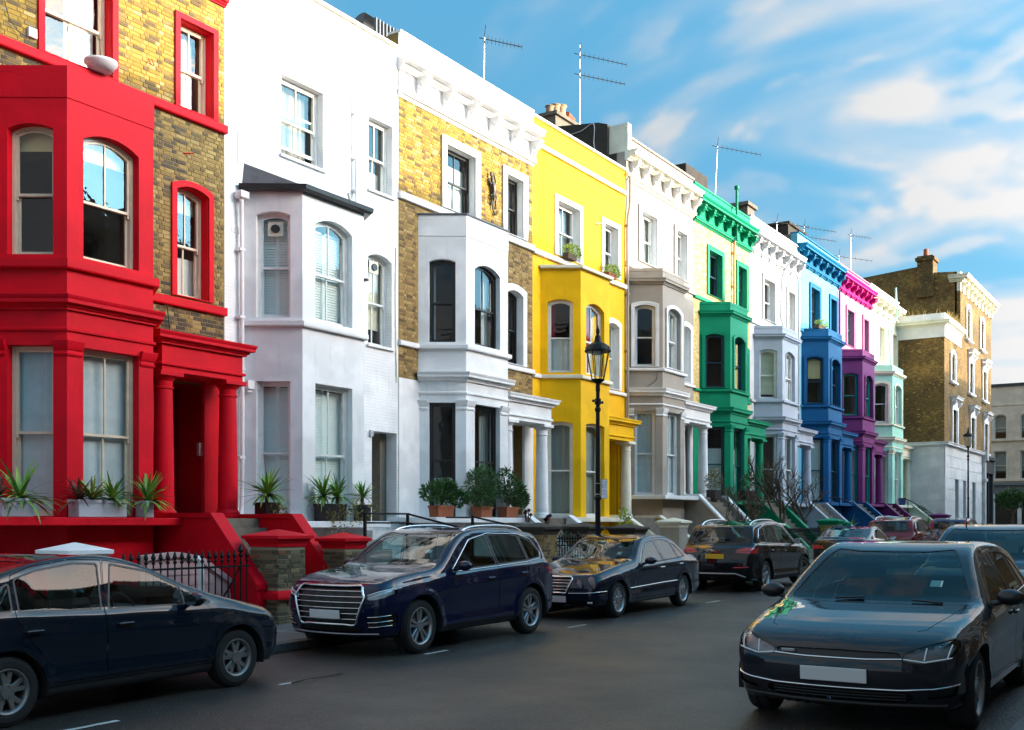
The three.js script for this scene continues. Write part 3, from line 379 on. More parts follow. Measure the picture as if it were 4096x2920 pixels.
const YEL = house({ name: 'yellow_terraced_house', label: 'bright yellow rendered house with white window surrounds and white parapet band', x0: 20.74, x1: 25.79, L: 1.93, wall: M.yellowB, lower: M.yellow, flank: M.cement,
  bay: { c: 1.22, R: 2.78, mat: M.yellow, gfRise: 0.06, gfBars: [1, 1], sillMat: M.cream, e: 0.28, ec: 0.2, coping: M.cream, rev: 0.12 }, w2: [[1.2, 2.36], [3.74, 4.56]], w1: [3.93, 4.62], door: [3.6, 4.5], doorH: 2.45, trim: M.white, sur: 0.15, plain: true, frame: M.frameWhite,
  cur2: [[drape(M.drapeGrey, 0.55, 1)], [drape(M.drapeBrown, 0, 0.25), drape(M.drapeGrey, 0.7, 1)]], cur1: [[drape(M.drapeRed, 0, 0.3, 0.5, 1), net(M.net, 0, 1, 0, 0.48)], [drape(M.drapeRed, 0.5, 0.8), net(M.net, 0, 0.6, 0, 0.45)], [net(M.drapeGrey)]], cur0: [[net(M.drapeGrey)], [net(M.drapeGrey)]],
  h: { str0: 7.3, str1: 7.45, w20: 7.55, w21: 9.1, bayTop: 7.0, s0: 3.88, s1: 3.99, w10: 4.05, w11: 6.1, gfTop: 2.68, top: 11.08 }, porch: { mat: M.yellow, col: M.cream, inner: M.yellow, y: -0.12, z: 0.42 }, doorMat: M.black, recess: M.yellow, steps: { mat: M.yellow, coping: M.cream, z: 3.0, end: 0.5 }, ledge: M.cream, ledgeU: [0.05, 2.95] });
const template = (o) => house({ sur: 0.17, trim: M.white, frame: M.frameWhite, flank: M.cement, ...o, bay: { cornice: true, mould: true, caps: true, topCornice: true, sur: 0.1, ...o.bay }, cornice: { n: 7, a: 0.3, b: 0.12, ...o.cornice }, h: { c0: 3.2, c1: 3.45, mould: 2.9, cap0: 2.55, cap1: 2.8, gfTop: 2.72, s0: 4.0, s1: 4.1, w10: 4.15, w11: 6.12, bayTop: 7.3, str0: 7.36, str1: 7.5, w20: 7.72, w21: 9.38, fr: 10.16, co0: 10.76, co1: 11.02, top: 11.5, ...o.h } });
const GRE = template({ name: 'grey_terraced_house', label: 'warm grey rendered house with white window surrounds and white cornice brackets', x0: 25.79, x1: 30.66, L: 2.66, wall: M.grey, flank: M.sooty, bay: { c: 1.07, R: 2.63, mat: M.grey, trim: M.white, surMat: M.white, e: 0.3, ec: 0.22, topMat: M.grey }, w2: [[1.02, 2.1], [3.53, 4.32]], w1: [3.95, 4.6], door: [3.5, 4.4],
  cur2: [[blind(M.net, 0, 0.5, 0.6, 1), net(M.net, 0.5, 1)], [drape(M.drapeGrey, 0.5, 1)]], cur1: [[], [net(M.net, 0.3, 1)], [net()]], cur0: [[['frost', M.frosted]], [['frost', M.frosted]]], cornice: { mat: M.ivory, frieze: M.grey, bracket: M.white, coping: M.grey }, porch: { mat: M.white, y: 0.06 }, doorMat: M.black, recess: M.white, steps: { mat: M.grey, coping: M.white, end: 0.55 }, ledge: M.white, ledgeU: [0.05, 2.8] });
const GRN = template({ name: 'green_terraced_house', label: 'pale brick house with bright green bay, cornice, window surrounds and steps', x0: 30.66, x1: 35.77, L: 2.58, seed: 37, brick: [3.26, 10.1], pal: (u, y) => y > 7.4 ? 'pale' : 'pale', mortar: M.mortarPale, lower: M.green, trim: M.green, frame: M.frameNavy, bay: { c: 1.5, R: 3.1, mat: M.green, e: 0.3, ec: 0.2 }, w2: [[1.27, 2.4], [3.91, 4.72]], w1: [4.2, 4.85], door: [3.75, 4.75],
  cur2: [[net(M.net, 0, 0.5)], [drape(M.drapeWhite, 0, 0.9)]], cur1: [[], [drape(M.drapeGrey, 0.6, 1)], []], cur0: [[blind(M.net, 0, 1, 0, 0.72)], [blind(M.net, 0, 0.9, 0, 0.72)]], cornice: { mat: M.green, frieze: M.green }, porch: { mat: M.green }, doorMat: M.green, recess: M.green, steps: { mat: M.green, end: 0.5 } });
const SIL = template({ name: 'pale_grey_terraced_house', label: 'pale grey painted house with bluish grey bay between the green and blue houses', x0: 35.77, x1: 41.2, L: 2.6, sc: 1.03, wall: M.silver, lower: M.paleBlue, trim: M.silver, bay: { c: 1.5, R: 3.2, mat: M.paleBlue, sur: 0, e: 0.3, ec: 0.2 }, w2: [[1.4, 2.55], [4.1, 4.9]], w1: [4.3, 4.9], door: [3.95, 4.95], h: { top: 11.3, w20: 7.5, w21: 9.15, fr: 9.95, co0: 10.5, co1: 10.75, bayTop: 7.05, str0: 7.12, str1: 7.24 },
  cur2: [[net(M.net, 0, 0.6)], [drape(M.drapeWhite, 0.3, 1)]], cur1: [[blind(M.blind, 0, 1, 0.1, 1)], [drape(M.drapeWhite, 0.5, 1)], []], cur0: [[], []], cornice: { mat: M.silver, frieze: M.silver }, porch: { mat: M.paleBlue }, recess: M.paleBlue, doorMat: M.black, steps: { mat: M.paleBlue, end: 0.5 } });
const BLU = template({ name: 'blue_terraced_house', label: 'light blue painted house with deep blue bay, cornice and window surrounds', x0: 41.2, x1: 46.89, L: 2.71, sc: 1.09, wall: M.sky, lower: M.blue, trim: M.trimBlue, frame: M.frameNavy, bay: { c: 1.6, R: 3.4, mat: M.blue, e: 0.34, ec: 0.2 }, w2: [[1.55, 2.6], [4.1, 4.88]], w1: [4.25, 4.85], door: [4.1, 4.95], h: { top: 11.2, w20: 7.5, w21: 9.27, fr: 9.98, co0: 10.5, co1: 10.75, bayTop: 7.3, str0: 7.15, str1: 7.3 },
  cur2: [[drape(M.drapeRed, 0, 0.3), net(M.net, 0.5, 1)], [drape(M.drapeBrown, 0, 0.6)]], cur1: [[blind(M.blindSun, 0, 1, 0.55, 1)], [], []], cur0: [[['shutter', M.shutter]], []], cornice: { mat: M.trimBlue, frieze: M.trimBlue }, porch: { mat: M.blue }, recess: M.blue, doorMat: M.blue, steps: { mat: M.blue, end: 0.5 } });
const PNK = template({ name: 'pink_terraced_house', label: 'pink painted house with magenta cornice, purple bay and teal sashes', x0: 46.89, x1: 52.26, L: 2.75, sc: 1.07, wall: M.pink, lower: M.purple, trim: M.pink, frame: M.frameTeal, bay: { c: 1.25, R: 3.2, mat: M.purple, e: 0.4, ec: 0.2 }, w2: [[1.27, 2.3], [3.9, 4.68]], w1: [4.1, 4.7], door: [3.95, 4.75], h: { top: 11.25, w20: 7.66, w21: 9.36, fr: 10.05, co0: 10.55, co1: 10.8, bayTop: 7.25, str0: 7.1, str1: 7.22 },
  cur2: [[], []], cur1: [[], [], []], cur0: [[net(M.net, 0, 1, 0, 1)], [drape(M.drapeRed, 0.2, 0.7)]], cornice: { mat: M.magenta, frieze: M.magenta, coping: M.pink }, porch: { mat: M.purple }, recess: M.purple, doorMat: M.purple, steps: { mat: M.purple, end: 0.5 } });
const MNT = template({ name: 'mint_terraced_house', label: 'pale mint green house with ivory window surrounds beside the brick corner block', x0: 52.26, x1: 58.02, L: 2.77, sc: 1.09, wall: M.paleMint, lower: M.mint, trim: M.ivory, bay: { c: 1.3, R: 3.35, mat: M.mint, trim: M.ivory, surMat: M.ivory, e: 0.42, ec: 0.2 }, w2: [[1.4, 2.5], [4.0, 4.8]], w1: [4.2, 4.8], door: [4.05, 4.95], h: { top: 11.1, w20: 7.5, w21: 9.25, fr: 9.95, co0: 10.4, co1: 10.66, bayTop: 7.05, str0: 7.1, str1: 7.22 },
  cur2: [[blind(M.blind, 0, 0.5, 0.2, 1), drape(M.drapeWhite, 0.5, 1)], [net()]], cur1: [[], [drape(M.drapeGrey, 0.4, 1)], []], cur0: [[net(M.net, 0, 1, 0, 1)], [drape(M.drapeWhite, 0, 1)]], cornice: { mat: M.ivory, frieze: M.ivory, bracket: M.ivory, n: 6 }, porch: { mat: M.ivory }, recess: M.ivory, doorMat: M.black, steps: { mat: M.paleMint, end: 0.5 } });
// pixel of the photograph (2278 wide survey copy) on the plane z (survey units) -> world point
const CA = Math.cos(YAW), SA = Math.sin(YAW);
function pt(x, y, z) { const q = x - 1139, D0 = -z * SZ, X = D0 * (2450 * CA + q * SA) / (2450 * SA - q * CA), d = X * CA + D0 * SA; return [X, 1.75 + (1165 - y) / 2450 * d, -D0]; }

// ---------- brick corner block at the end of the row (survey units, origin at its street corner) ----------
{
  const X0 = 58.2, gy = groundY(wx(58.2, 12.5)), g = thing('corner_building', 'tall brown brick corner block with white rusticated base at the end of the row', 'building', [wx(X0, 12.5), gy, -12.5 * SZ]); g.scale.set(SX, 1, SZ);
  const b = gy, Y = (y) => y - b, put = (n, gs, m, p = g) => obj(n, gs, m, p), xT = 4.3, xE = 14.2;
  const holesLow = [[2.6, 3.6, 4.85], [4.85, 5.7, 4.9], [7.6, 8.6, 4.75]].map(([a, c, t]) => rect(a, c, Y(0.8), Y(t)));
  const wins = [[1.5, 2.55, 10.3, 11.95, 0.25, 0], [1.9, 3.1, 6.6, 8.6, 0, 1], [5.9, 6.95, 13.5, 15.5, 0.28, 0], [10.2, 11.3, 13.5, 15.5, 0.28, 0], [6.6, 7.8, 10.15, 12.1, 0, 1], [11.0, 12.2, 10.15, 12.1, 0, 1], [7.1, 8.3, 6.6, 8.6, 0, 1], [11.5, 12.7, 6.6, 8.6, 0, 1]];
  const up = (f) => wins.filter(f).map(([a, c, y0, y1, r]) => arch(a, c, Y(y0), Y(y1), r));
  put('wing_wall', [ext(rect(0, xT, Y(6.42), Y(13.0)), 0.3, up((w) => w[0] < 4), -0.3), box(0, 0.3, Y(6.42), Y(13.0), -12, -0.3)], M.farbrick);
  put('tower_wall', [ext(rect(xT, xE, Y(6.42), Y(16.2)), 0.3, up((w) => w[0] > 4), -0.3), ext([[0.2, Y(12.3)], [10, Y(12.3)], [10, Y(17.3)], [2.2, Y(18.0)], [2.0, Y(17.55)], [0.2, Y(17.4)]], 0.35, [], 0).rotateY(Math.PI / 2).translate(xT, 0, 0), box(xE - 0.3, xE, Y(0), Y(16.2), -10, -0.3)], M.farbrick);
  put('base_wall', [ext(rect(0.001, xE - 3.4, Y(-0.5), Y(6.3)), 0.3, holesLow, -0.28), box(-0.015, 0.29, Y(-0.5), Y(6.3), -12, -0.285)], M.white);
  for (let k = 0; k < 8; k++) { const y = Y(1.15 + k * 0.66); const course = [...[[0.02, 2.58], [3.62, 4.83], [5.72, 7.58], [8.62, 10.7]].map(([a, c]) => box(a, c, y, y + 0.61, 0.021, 0.05)), box(-0.05, -0.016, y, y + 0.61, -11.9, 0.05)]; put('rusticated_course', y + 0.61 > Y(4.85) ? [box(-0.05, 10.8, y, y + 0.61, 0.021, 0.05), course[4]] : course, M.white); }
  put('base_cornice', sweep([[0, -11], [0, 0], [xE - 3.3, 0]].map(([x, z]) => [x, z]), corniceProf(0.3, Y(6.25), Y(6.55))), M.white);
  put('wing_parapet', [box(0, xT, Y(13.0), Y(14.05), -0.3, 0.02), box(-0.02, 0.3, Y(13.0), Y(14.05), -12, -0.3)], M.white);
  put('wing_band', sweep([[0, -11], [0, 0], [xT, 0]], [[0, Y(12.65)], [0.04, Y(12.65)], [0.04, Y(13.3)], [0, Y(13.3)]]), M.white);
  put('wing_cornice', sweep([[0, -11], [0, 0], [xT, 0]], corniceProf(0.4, Y(13.3), Y(13.65))), M.ivory);
  put('roof', [box(0.3, xE - 0.3, Y(12.6), Y(12.8), -10, -0.3), box(xT + 0.4, xE - 0.4, Y(15.6), Y(15.8), -10, -0.35)], M.slate);
  put('tower_cornice', sweep([[xT, -0.6], [xT, 0], [xE, 0]], corniceProf(0.55, Y(16.75), Y(17.15))), M.ivory); put('tower_parapet', box(xT, xE, Y(16.2), Y(17.4), -0.3, 0.01), M.ivory);
  for (let k = 0; k < 9; k++) put('bracket', ext([[0, -0.6], [0.1, -0.6], [0.15, -0.3], [0.35, -0.15], [0.4, 0], [0, 0]], 0.22, [], -0.11).rotateY(-Math.PI / 2).translate(lerp(xT + 0.5, xE - 0.2, k / 8), Y(16.78), 0.01), M.ivory);
  const ch = part(g, 'chimney'); put('stack', box(xT - 0.15, xT + 0.9, Y(16), Y(18.6), -2.4, -1.5), M.farbrick, ch); put('stack_cap', box(xT - 0.25, xT + 1.0, Y(18.3), Y(18.5), -2.5, -1.4), M.farbrick, ch); put('chimney_pot', cyl(0.16, 0.13, 0.45).translate(xT + 0.1, Y(18.6), -1.95), M.terracotta, ch);
  for (const [a, c, y0, y1, r, hood] of wins) {
    win(g, 0, new THREE.Matrix4(), { a, b: c, y0: Y(y0), y1: Y(y1), rise: r, rev: 0.14, mat: M.frameWhite, bars: [1, 1], cur: [blind(M.net, 0, 1, 0.1, 1)] });
    put('window_surround', ext(arch(a - 0.22, c + 0.22, Y(y0) - 0.04, Y(y1) + 0.22, r * 1.1), 0.1, [arch(a, c, Y(y0) - 0.01, Y(y1), r)], 0.004), M.white); put('window_sill', box(a - 0.3, c + 0.3, Y(y0) - 0.17, Y(y0) - 0.045, 0, 0.2), M.white);
    if (hood) { put('window_hood', sweep([[a - 0.3, 0], [c + 0.3, 0]], corniceProf(0.4, Y(y1) + 0.5, Y(y1) + 0.78)), M.white); put('window_frieze', box(a - 0.2, c + 0.2, Y(y1) + 0.22, Y(y1) + 0.5, 0.004, 0.09), M.white); for (const x of [a - 0.24, c + 0.04]) put('hood_bracket', ext([[0, -0.6], [0.08, -0.6], [0.12, -0.3], [0.3, -0.1], [0.3, 0], [0, 0]], 0.2).rotateY(-Math.PI / 2).translate(x + 0.2, Y(y1) + 0.5, 0.004), M.white); }
  }
  holesLow.forEach((q) => { const d = part(g, 'door'); put('door_panel', box(q[0][0], q[1][0], q[0][1], q[2][1], -0.2, -0.12), M.black, d); put('fanlight', box(q[0][0] + 0.1, q[1][0] - 0.1, q[2][1] - 0.7, q[2][1] - 0.1, -0.12, -0.1), M.frameNavy, d); });
  // dark shopfront with its corner pilaster
  const s = part(g, 'shopfront'), dk = std([0.03, 0.035, 0.045], 0.5); put('fascia', [box(11.1, xE, Y(5.2), Y(6.1), 0.0, 0.2), box(11.0, xE + 0.15, Y(6.1), Y(6.3), 0, 0.4)], dk, s); put('stall_frame', [box(11.1, 11.4, Y(0), Y(5.2), 0, 0.15), box(12.6, 12.75, Y(0), Y(5.2), 0, 0.12), box(xE - 0.3, xE, Y(0), Y(5.2), 0, 0.15), box(11.4, xE - 0.3, Y(0), Y(1.8), 0, 0.12)], dk, s); put('shop_window', box(11.4, xE - 0.3, Y(1.8), Y(5.2), 0.02, 0.03), phy([0.02, 0.025, 0.03], 0.08, { clearcoat: 1 }), s);
  put('pilaster', [box(10.7, 11.1, Y(-0.4), Y(6.6), 0, 0.25), box(10.6, 11.2, Y(4.6), Y(4.8), 0, 0.32), box(10.6, 11.2, Y(6.0), Y(6.7), 0, 0.4)], M.stone);
  put('lower_wall', box(xE - 3.3, xE - 0.01, Y(-0.4), Y(6.4), -0.3, -0.02), M.stone);
  const R = rng(77), gr = []; for (let k = 0; k < 260; k++) { const x = R() * xT, z = -R() * (x < 1 ? 4 : 0.4), hh = 0.2 + 0.4 * R(); gr.push(cyl(0.012, 0.002, hh, 3, true).rotateZ((R() - 0.5) * 1.2).rotateX((R() - 0.3) * 1.0).translate(x, Y(13.95), z)); } put('roof_weeds', gr, std([0.33, 0.24, 0.07], 0.9)).userData.kind = 'stuff';
}
// ---------- cream building across the side road ----------
{
  const X0 = 101, gy = groundY(X0), g = thing('cream_building', 'cream painted building with grey shopfront across the far side road', 'building', [X0, gy, -4], -Math.PI / 2), put = (n, gs, m, p = g) => obj(n, gs, m, p), W = 30, b = gy;   // local x runs along -z... facade looks back down the street
  const wc = paint(0.84, 0.68, 0.52), hs = [], list = []; for (let k = 0; k < 10; k++) for (const [y0, y1, r] of [[8.9 * S, 11 * S, 0.2], [5.5 * S, 7.9 * S, 0]]) { const a = -W / 2 + 1.2 + k * 2.05 + (k > 8 ? 0.4 : 0); const w = k % 2 ? 1.0 : 0.75; hs.push(arch(a, a + w, y0 - b, y1 - b, r)); list.push([a, a + w, y0 - b, y1 - b, r]); }
  put('wall', ext(rect(-W / 2, W / 2, -0.3, 13.35 * S - b), 0.3, hs, -0.3), wc); put('roof', box(-W / 2, W / 2, 13.35 * S - b, 13.6 * S - b, -6, 0.12), M.slate); put('side_wall', [box(-W / 2, -W / 2 + 0.3, -0.3, 13.3 * S - b, -8, -0.3), box(W / 2 - 0.3, W / 2, -0.3, 13.3 * S - b, -8, -0.3)], wc); put('interior', box(-W / 2 + 0.3, W / 2 - 0.3, -0.3, 13 * S - b, -2.2, -2), M.room);
  for (const [a, c, y0, y1, r] of list) { win(g, 0, new THREE.Matrix4(), { a, b: c, y0, y1, rise: r, mat: M.frameWhite, bars: [1, 1], cur: [blind(M.drapeGrey, 0, 1, 0.3, 1)] }); put('window_surround', ext(arch(a - 0.16, c + 0.16, y0 - 0.05, y1 + 0.16, r), 0.06, [arch(a, c, y0 - 0.01, y1, r)], 0.003), wc); }
  for (const y of [8.75, 5.35]) put('sill_band', box(-W / 2, W / 2, y * S - b, (y + 0.2) * S - b, 0, 0.2), wc); put('string_band', box(-W / 2, W / 2, 11.75 * S - b, 11.85 * S - b, 0, 0.06), wc);
  const s = part(g, 'shopfront'), gm = std([0.17, 0.19, 0.2], 0.6); put('fascia', [box(-W / 2, W / 2, 4.3 * S - b, 5.0 * S - b, 0, 0.25), box(-W / 2, W / 2, 5.0 * S - b, 5.2 * S - b, 0, 0.5)], gm, s); for (let k = 0; k < 14; k++) put('mullion', box(-W / 2 + 1 + k * 2.05, -W / 2 + 1.3 + k * 2.05, 0, 4.3 * S - b, 0, 0.2), M.white, s); put('shop_window', box(-W / 2, W / 2, 0.6, 4.3 * S - b, 0.02, 0.04), phy([0.02, 0.03, 0.03], 0.08, { clearcoat: 1 }), s);
}
// ---------- the terrace across the street: it keeps the sun off the lower walls and shows in glass and paint ----------
{
  const kinds = [[paint(0.55, 0.52, 0.47), M.stone], [M.farbrick, M.stone], [M.farbrick, M.ivory]], protos = [];
  const Wd = 5.9, Ht = 13.4;
  const make = (i, x) => {
    const [wm, tm] = kinds[i], g = thing('opposite_house', 'shaded terraced house facing the painted row across the street', 'house', [x, groundY(x), OPP], Math.PI, 'terraced houses on the shaded side'), put = (n, gs, m) => obj(n, gs, m, g);
    const ws = [[0.9, 2.0], [3.9, 4.7]].flatMap(([a, c]) => [[a, c, 10.5, 12.2], [a, c, 6.6, 8.8]]).concat([[0.9, 2.0, 2.2, 5]]);
    put('wall', ext(rect(0, Wd, -0.3, Ht), 0.3, [...ws.map((w) => rect(...w)), rect(3.7, 4.9, 0.6, 3.6)], -0.3), wm); put('interior', [box(0, Wd, -0.3, Ht - 0.8, -3.2, -3), box(0, Wd, 5.6, 5.8, -3, -0.3), box(0, Wd, 9.5, 9.7, -3, -0.3)], M.room); put('side_wall', [box(0, 0.2, -0.3, Ht - 0.1, -8, -0.3), box(Wd - 0.2, Wd, -0.3, Ht - 0.1, -8, -0.3)], M.cement); put('roof', box(0.2, Wd - 0.2, Ht - 0.9, Ht - 0.7, -8, -0.3), M.slate);
    put('cornice', sweep([[0, 0], [Wd, 0]], corniceProf(0.45, Ht - 1.1, Ht - 0.75)), tm); put('string_course', sweep([[0, 0], [Wd, 0]], bandProf(0.1, 10.1, 10.3)), tm); put('door', box(3.7, 4.9, 0.6, 3.6, -0.6, -0.5), i ? M.black : M.frameNavy);
    for (const [a, c, y0, y1] of ws) { put('window_frame', ext(rect(a, c, y0, y1), 0.08, [rect(a + 0.08, c - 0.08, y0 + 0.08, (y0 + y1) / 2 - 0.03), rect(a + 0.08, c - 0.08, (y0 + y1) / 2 + 0.03, y1 - 0.08)], -0.22), M.frameWhite); put('glass_pane', sheet(rect(a + 0.05, c - 0.05, y0 + 0.05, y1 - 0.05), -0.18), M.glass); put('window_surround', ext(rect(a - 0.16, c + 0.16, y0 - 0.1, y1 + 0.16), 0.05, [rect(a, c, y0, y1)], 0.003), tm); }
    const ch = part(g, 'chimney'); obj('stack', box(-0.38, 0.38, Ht - 0.9, Ht + 0.75, -4.4, -2.2), M.farbrick, ch); obj('stack_cap', box(-0.45, 0.45, Ht + 0.65, Ht + 0.8, -4.5, -2.1), M.cement, ch); for (let k = 0; k < 4; k++) obj('chimney_pot', cyl(0.14, 0.12, 0.45, 10).translate(0, Ht + 0.8, -4.1 + k * 0.52), M.terracotta, ch);
    return g;
  };
  for (let k = 0; k < 19; k++) { const x = -14 + (k + 1) * Wd, i = [0, 2, 1][k % 3]; if (k < 3) protos[i] = make(i, x); else dup(protos[i], [x, groundY(x), OPP]); }
}
// ---------- chimneys, party wall and aerials on the roofs ----------
{
  const c = thing('roof_chimney', 'cement rendered chimney stack with clay pots behind the yellow parapet', 'chimney', pt(1243, 272, -18.5));
  obj('stack', [box(-1.0, 0.75, -2.5, -0.12, -0.45, 0.45), box(-1.08, 0.83, -0.12, 0, -0.55, 0.55)], M.cement, c); obj('ridge', flat(new THREE.CylinderGeometry(0.3, 0.5, 0.3, 4, 1)).rotateY(Math.PI / 4).translate(0.45, 0.14, 0), M.cement, c);
  for (const [x, r, h] of [[-0.8, 0.17, 0.3], [-0.42, 0.2, 0.46], [-0.02, 0.22, 0.56]]) obj('chimney_pot', lathe([[r * 0.8, 0], [r * 0.78, h * 0.35], [r * 0.84, h * 0.38], [r * 0.78, h * 0.42], [r * 0.75, h * 0.86], [r, h * 0.92], [r, h * 0.98], [r * 0.75, h], [r * 0.7, h * 0.4]], 16).translate(x, 0, 0.1), M.clay, c);
  obj('chimney_pot', cyl(0.13, 0.12, 0.4).rotateZ(1.3).translate(0.6, 0.2, 0.2), M.terracotta, c);
  const pw = thing('party_wall', 'dark cement party wall rising between the yellow and grey houses', 'wall', [wx(25.79, 15), 13.0, -15.3 * SZ]);
  obj('wall_face', ext([[0.25, -1.2], [3.2, -1.2], [3.2, 1.5], [2.2, 1.9], [0.6, 1.72], [0.25, 1.6]].map(([a, b]) => [a * S, b * S]), 0.26, [], -0.13).rotateY(Math.PI / 2).translate(0, 0, 0), M.sooty, pw); obj('crack_repair', [tube([[-0.16, 1.5, -1.8], [-0.165, 1.55, -1.2], [-0.165, 1.7, -0.75], [-0.165, 1.0, -0.72], [-0.165, 0.4, -0.55], [-0.165, -0.3, -0.5]], 0.016, 5, 40)], M.stone, pw);
  const c2 = thing('roof_chimney', 'low dark brick chimney stack with one red pot beside the blue house', 'chimney', pt(1755, 538, -17.5)); obj('stack', [box(-1.6, 1.0, -1.5, 0.5, -0.5, 0.5), box(-1.7, 1.1, 0.5, 0.62, -0.6, 0.6)], M.sooty, c2); obj('chimney_pot', cyl(0.2, 0.17, 0.4).translate(0.6, 0.62, 0), M.terracotta, c2);
  const c3 = thing('roof_chimney', 'curved ribbed metal roof vent behind the white parapet', 'roof vent', pt(852, 88, -15.8)); obj('cowl', [flat(new THREE.CylinderGeometry(0.35, 0.35, 1.5, 20, 1, false, 0, Math.PI)).rotateZ(Math.PI / 2).rotateX(-Math.PI / 2 + 0.2), ...Array.from({ length: 12 }, (_, k) => box(-0.7 + k * 0.125, -0.66 + k * 0.125, -0.2, 0.18, 0.3, 0.37))], M.lead, c3);
  const c4 = thing('roof_chimney', 'low soot dark chimney cap behind the grey cornice', 'chimney', pt(1535, 398, -17)); obj('stack', rbox(-1.3, 0.9, -1.6, 0.25, -0.4, 0.4, 0.05), M.sooty, c4);
  const c5 = thing('roof_chimney', 'short chimney cap beside the green roof pipe', 'chimney', pt(1650, 468, -17)); obj('stack', [rbox(-0.3, 0.6, -1.6, 0.1, -0.4, 0.4, 0.05), box(-0.5, 0.7, 0.1, 0.25, -0.5, 0.5)], M.cement, c5);
}
function aerial(label, base, top, arms, z) {          // pixels of the mast's foot and head; arms as [pixel y, pixel x end, elements]
  const A = pt(...base, z), B = pt(...top, z), h = B[1] - A[1], g = thing('television_aerial', label, 'aerial', [A[0], A[1] - 1.2, A[2]], 0, 'aerials on the roofs');
  obj('mast', rod([0, 0, 0], [B[0] - A[0], h + 1.2, 0], 0.028, 0.024), M.steel, g);
  for (const [y, x1, n] of arms) {
    const C = pt(x1, y, z), yy = C[1] * 0 + pt(top[0], y, z)[1] - A[1] + 1.2, x0 = B[0] - A[0], L = (x1 > top[0] ? 1 : -1) * Math.abs(C[0] - B[0]) * 0.5, dz = Math.abs(C[0] - B[0]) * 0.3;   // boom points away down the street and outwards
    const e = [x0 + L, yy, dz], b = part(g, 'antenna'); obj('boom', rod([x0 - L * 0.12, yy, -dz * 0.12], e, 0.014), M.iron, b); const gs = [];
    for (let k = 0; k <= n; k++) { const t = k / n, s = 0.16 - 0.06 * t; obj('director_rod', rod([x0 + L * t - 0.1 * s, yy - s * 0.8, dz * t], [x0 + L * t + 0.1 * s, yy + s * 0.8, dz * t], 0.007, 0.007, 5), M.iron, b); }
    gs.push(rod([x0, yy, 0], [x0 - L * 0.06, yy + 0.36, 0.1], 0.01, 0.01, 5), rod([x0, yy, 0], [x0 - L * 0.06, yy - 0.36, 0.1], 0.01, 0.01, 5)); gs.forEach((q) => obj('reflector_rod', q, M.iron, b));
  }
}
aerial('single boom aerial on a thin mast above the white cornice', [1075, 185], [1077, 83], [[86, 1163, 10]], -17);
aerial('tall aerial mast with two booms behind the yellow house', [1289, 305], [1290, 100], [[121, 1385, 10], [166, 1382, 10]], -18);
aerial('aerial on a pale mast above the green house', [1588, 425], [1596, 325], [[326, 1670, 9]], -17);
aerial('low white aerial over the pale grey house', [1727, 525], [1728, 494], [[494, 1778, 6]], -17);
aerial('pair of dark booms on a short mast by the dark chimney', [1788, 535], [1789, 503], [[505, 1836, 8], [526, 1836, 8]], -17);
aerial('dark boom aerial on a thick white mast over the pink house', [1893, 610], [1892, 522], [[523, 1920, 7]], -17);
aerial('thin aerial at the edge of the blue roof', [1866, 590], [1866, 568], [[570, 1912, 6]], -17);
// ---------- cars: a body surface found by rays against rounded side, plan and section profiles, then cut along panel outlines ----------
const sdPoly = (x, y, p) => { let d = 1e9, s = 1; for (let i = 0, j = p.length - 1; i < p.length; j = i++) { const ex = p[j][0] - p[i][0], ey = p[j][1] - p[i][1], wx = x - p[i][0], wy = y - p[i][1], t = clamp((wx * ex + wy * ey) / (ex * ex + ey * ey)), bx = wx - ex * t, by = wy - ey * t; d = Math.min(d, bx * bx + by * by); const c1 = y >= p[i][1], c2 = y < p[j][1], c3 = ex * wy > ey * wx; if ((c1 && c2 && c3) || (!c1 && !c2 && !c3)) s = -s; } return s * Math.sqrt(d); };
const curveThrough = (p, n, closed) => new THREE.CatmullRomCurve3(p.map(([x, y]) => V3(x, y, 0)), closed, 'centripetal').getPoints(n).map((v) => [v.x, v.y]);
const pw = (l, x) => { if (x <= l[0][0]) return l[0][1]; for (let i = 1; i < l.length; i++) if (x <= l[i][0]) { const t = (x - l[i - 1][0]) / (l[i][0] - l[i - 1][0]); return lerp(l[i - 1][1], l[i][1], t * t * (3 - 2 * t) * 0.5 + t * 0.5); } return l[l.length - 1][1]; };
const smax = (a, b, k) => { const h = Math.max(k - Math.abs(a - b), 0) / k; return Math.max(a, b) + h * h * k * 0.25; };
function bodyField(c) {
  const side = curveThrough(c.top, 64).concat([[c.L - 0.6, c.bot], [0.6, c.bot]]), W = c.W;
  return (x, y, z) => {
    const az = Math.abs(z), q = (az / W) ** 2, ss = sstep(0.35 * c.L, 0.65 * c.L, x), xs = x - q * (c.bowF * (1 - ss) - c.bowR * ss);
    const yb = pw(c.belt, x), up = y - yb + 0.07, green = up > 0 ? Math.max(0, up - 0.045) * c.tumble + 0.02 * sstep(0, 0.09, up) : 0, tuck = y < 0.42 ? 0.45 * (0.42 - y) ** 2 + 0.02 * sstep(0.34, 0.3, y) : 0;
    const crease = 0.014 * Math.exp(-(((y - (yb - (c.crease || 0.16))) / 0.07) ** 2)) - 0.012 * Math.exp(-(((y - 0.45 - 0.02 * x) / 0.09) ** 2));
    let flare = 0; for (const wx of c.axles) { const r = Math.hypot(x - wx, y - c.wr); flare = Math.max(flare, (c.flare || 0.012) * (1 - sstep(c.ar + 0.03, c.ar + 0.12, r))); }
    return smax(sdPoly(xs, y, side), az - (W * pw(c.plan, x / c.L) - green - tuck + crease + flare), lerp(c.round || 0.09, 0.055, sstep(yb, yb + 0.2, y)));
  };
}
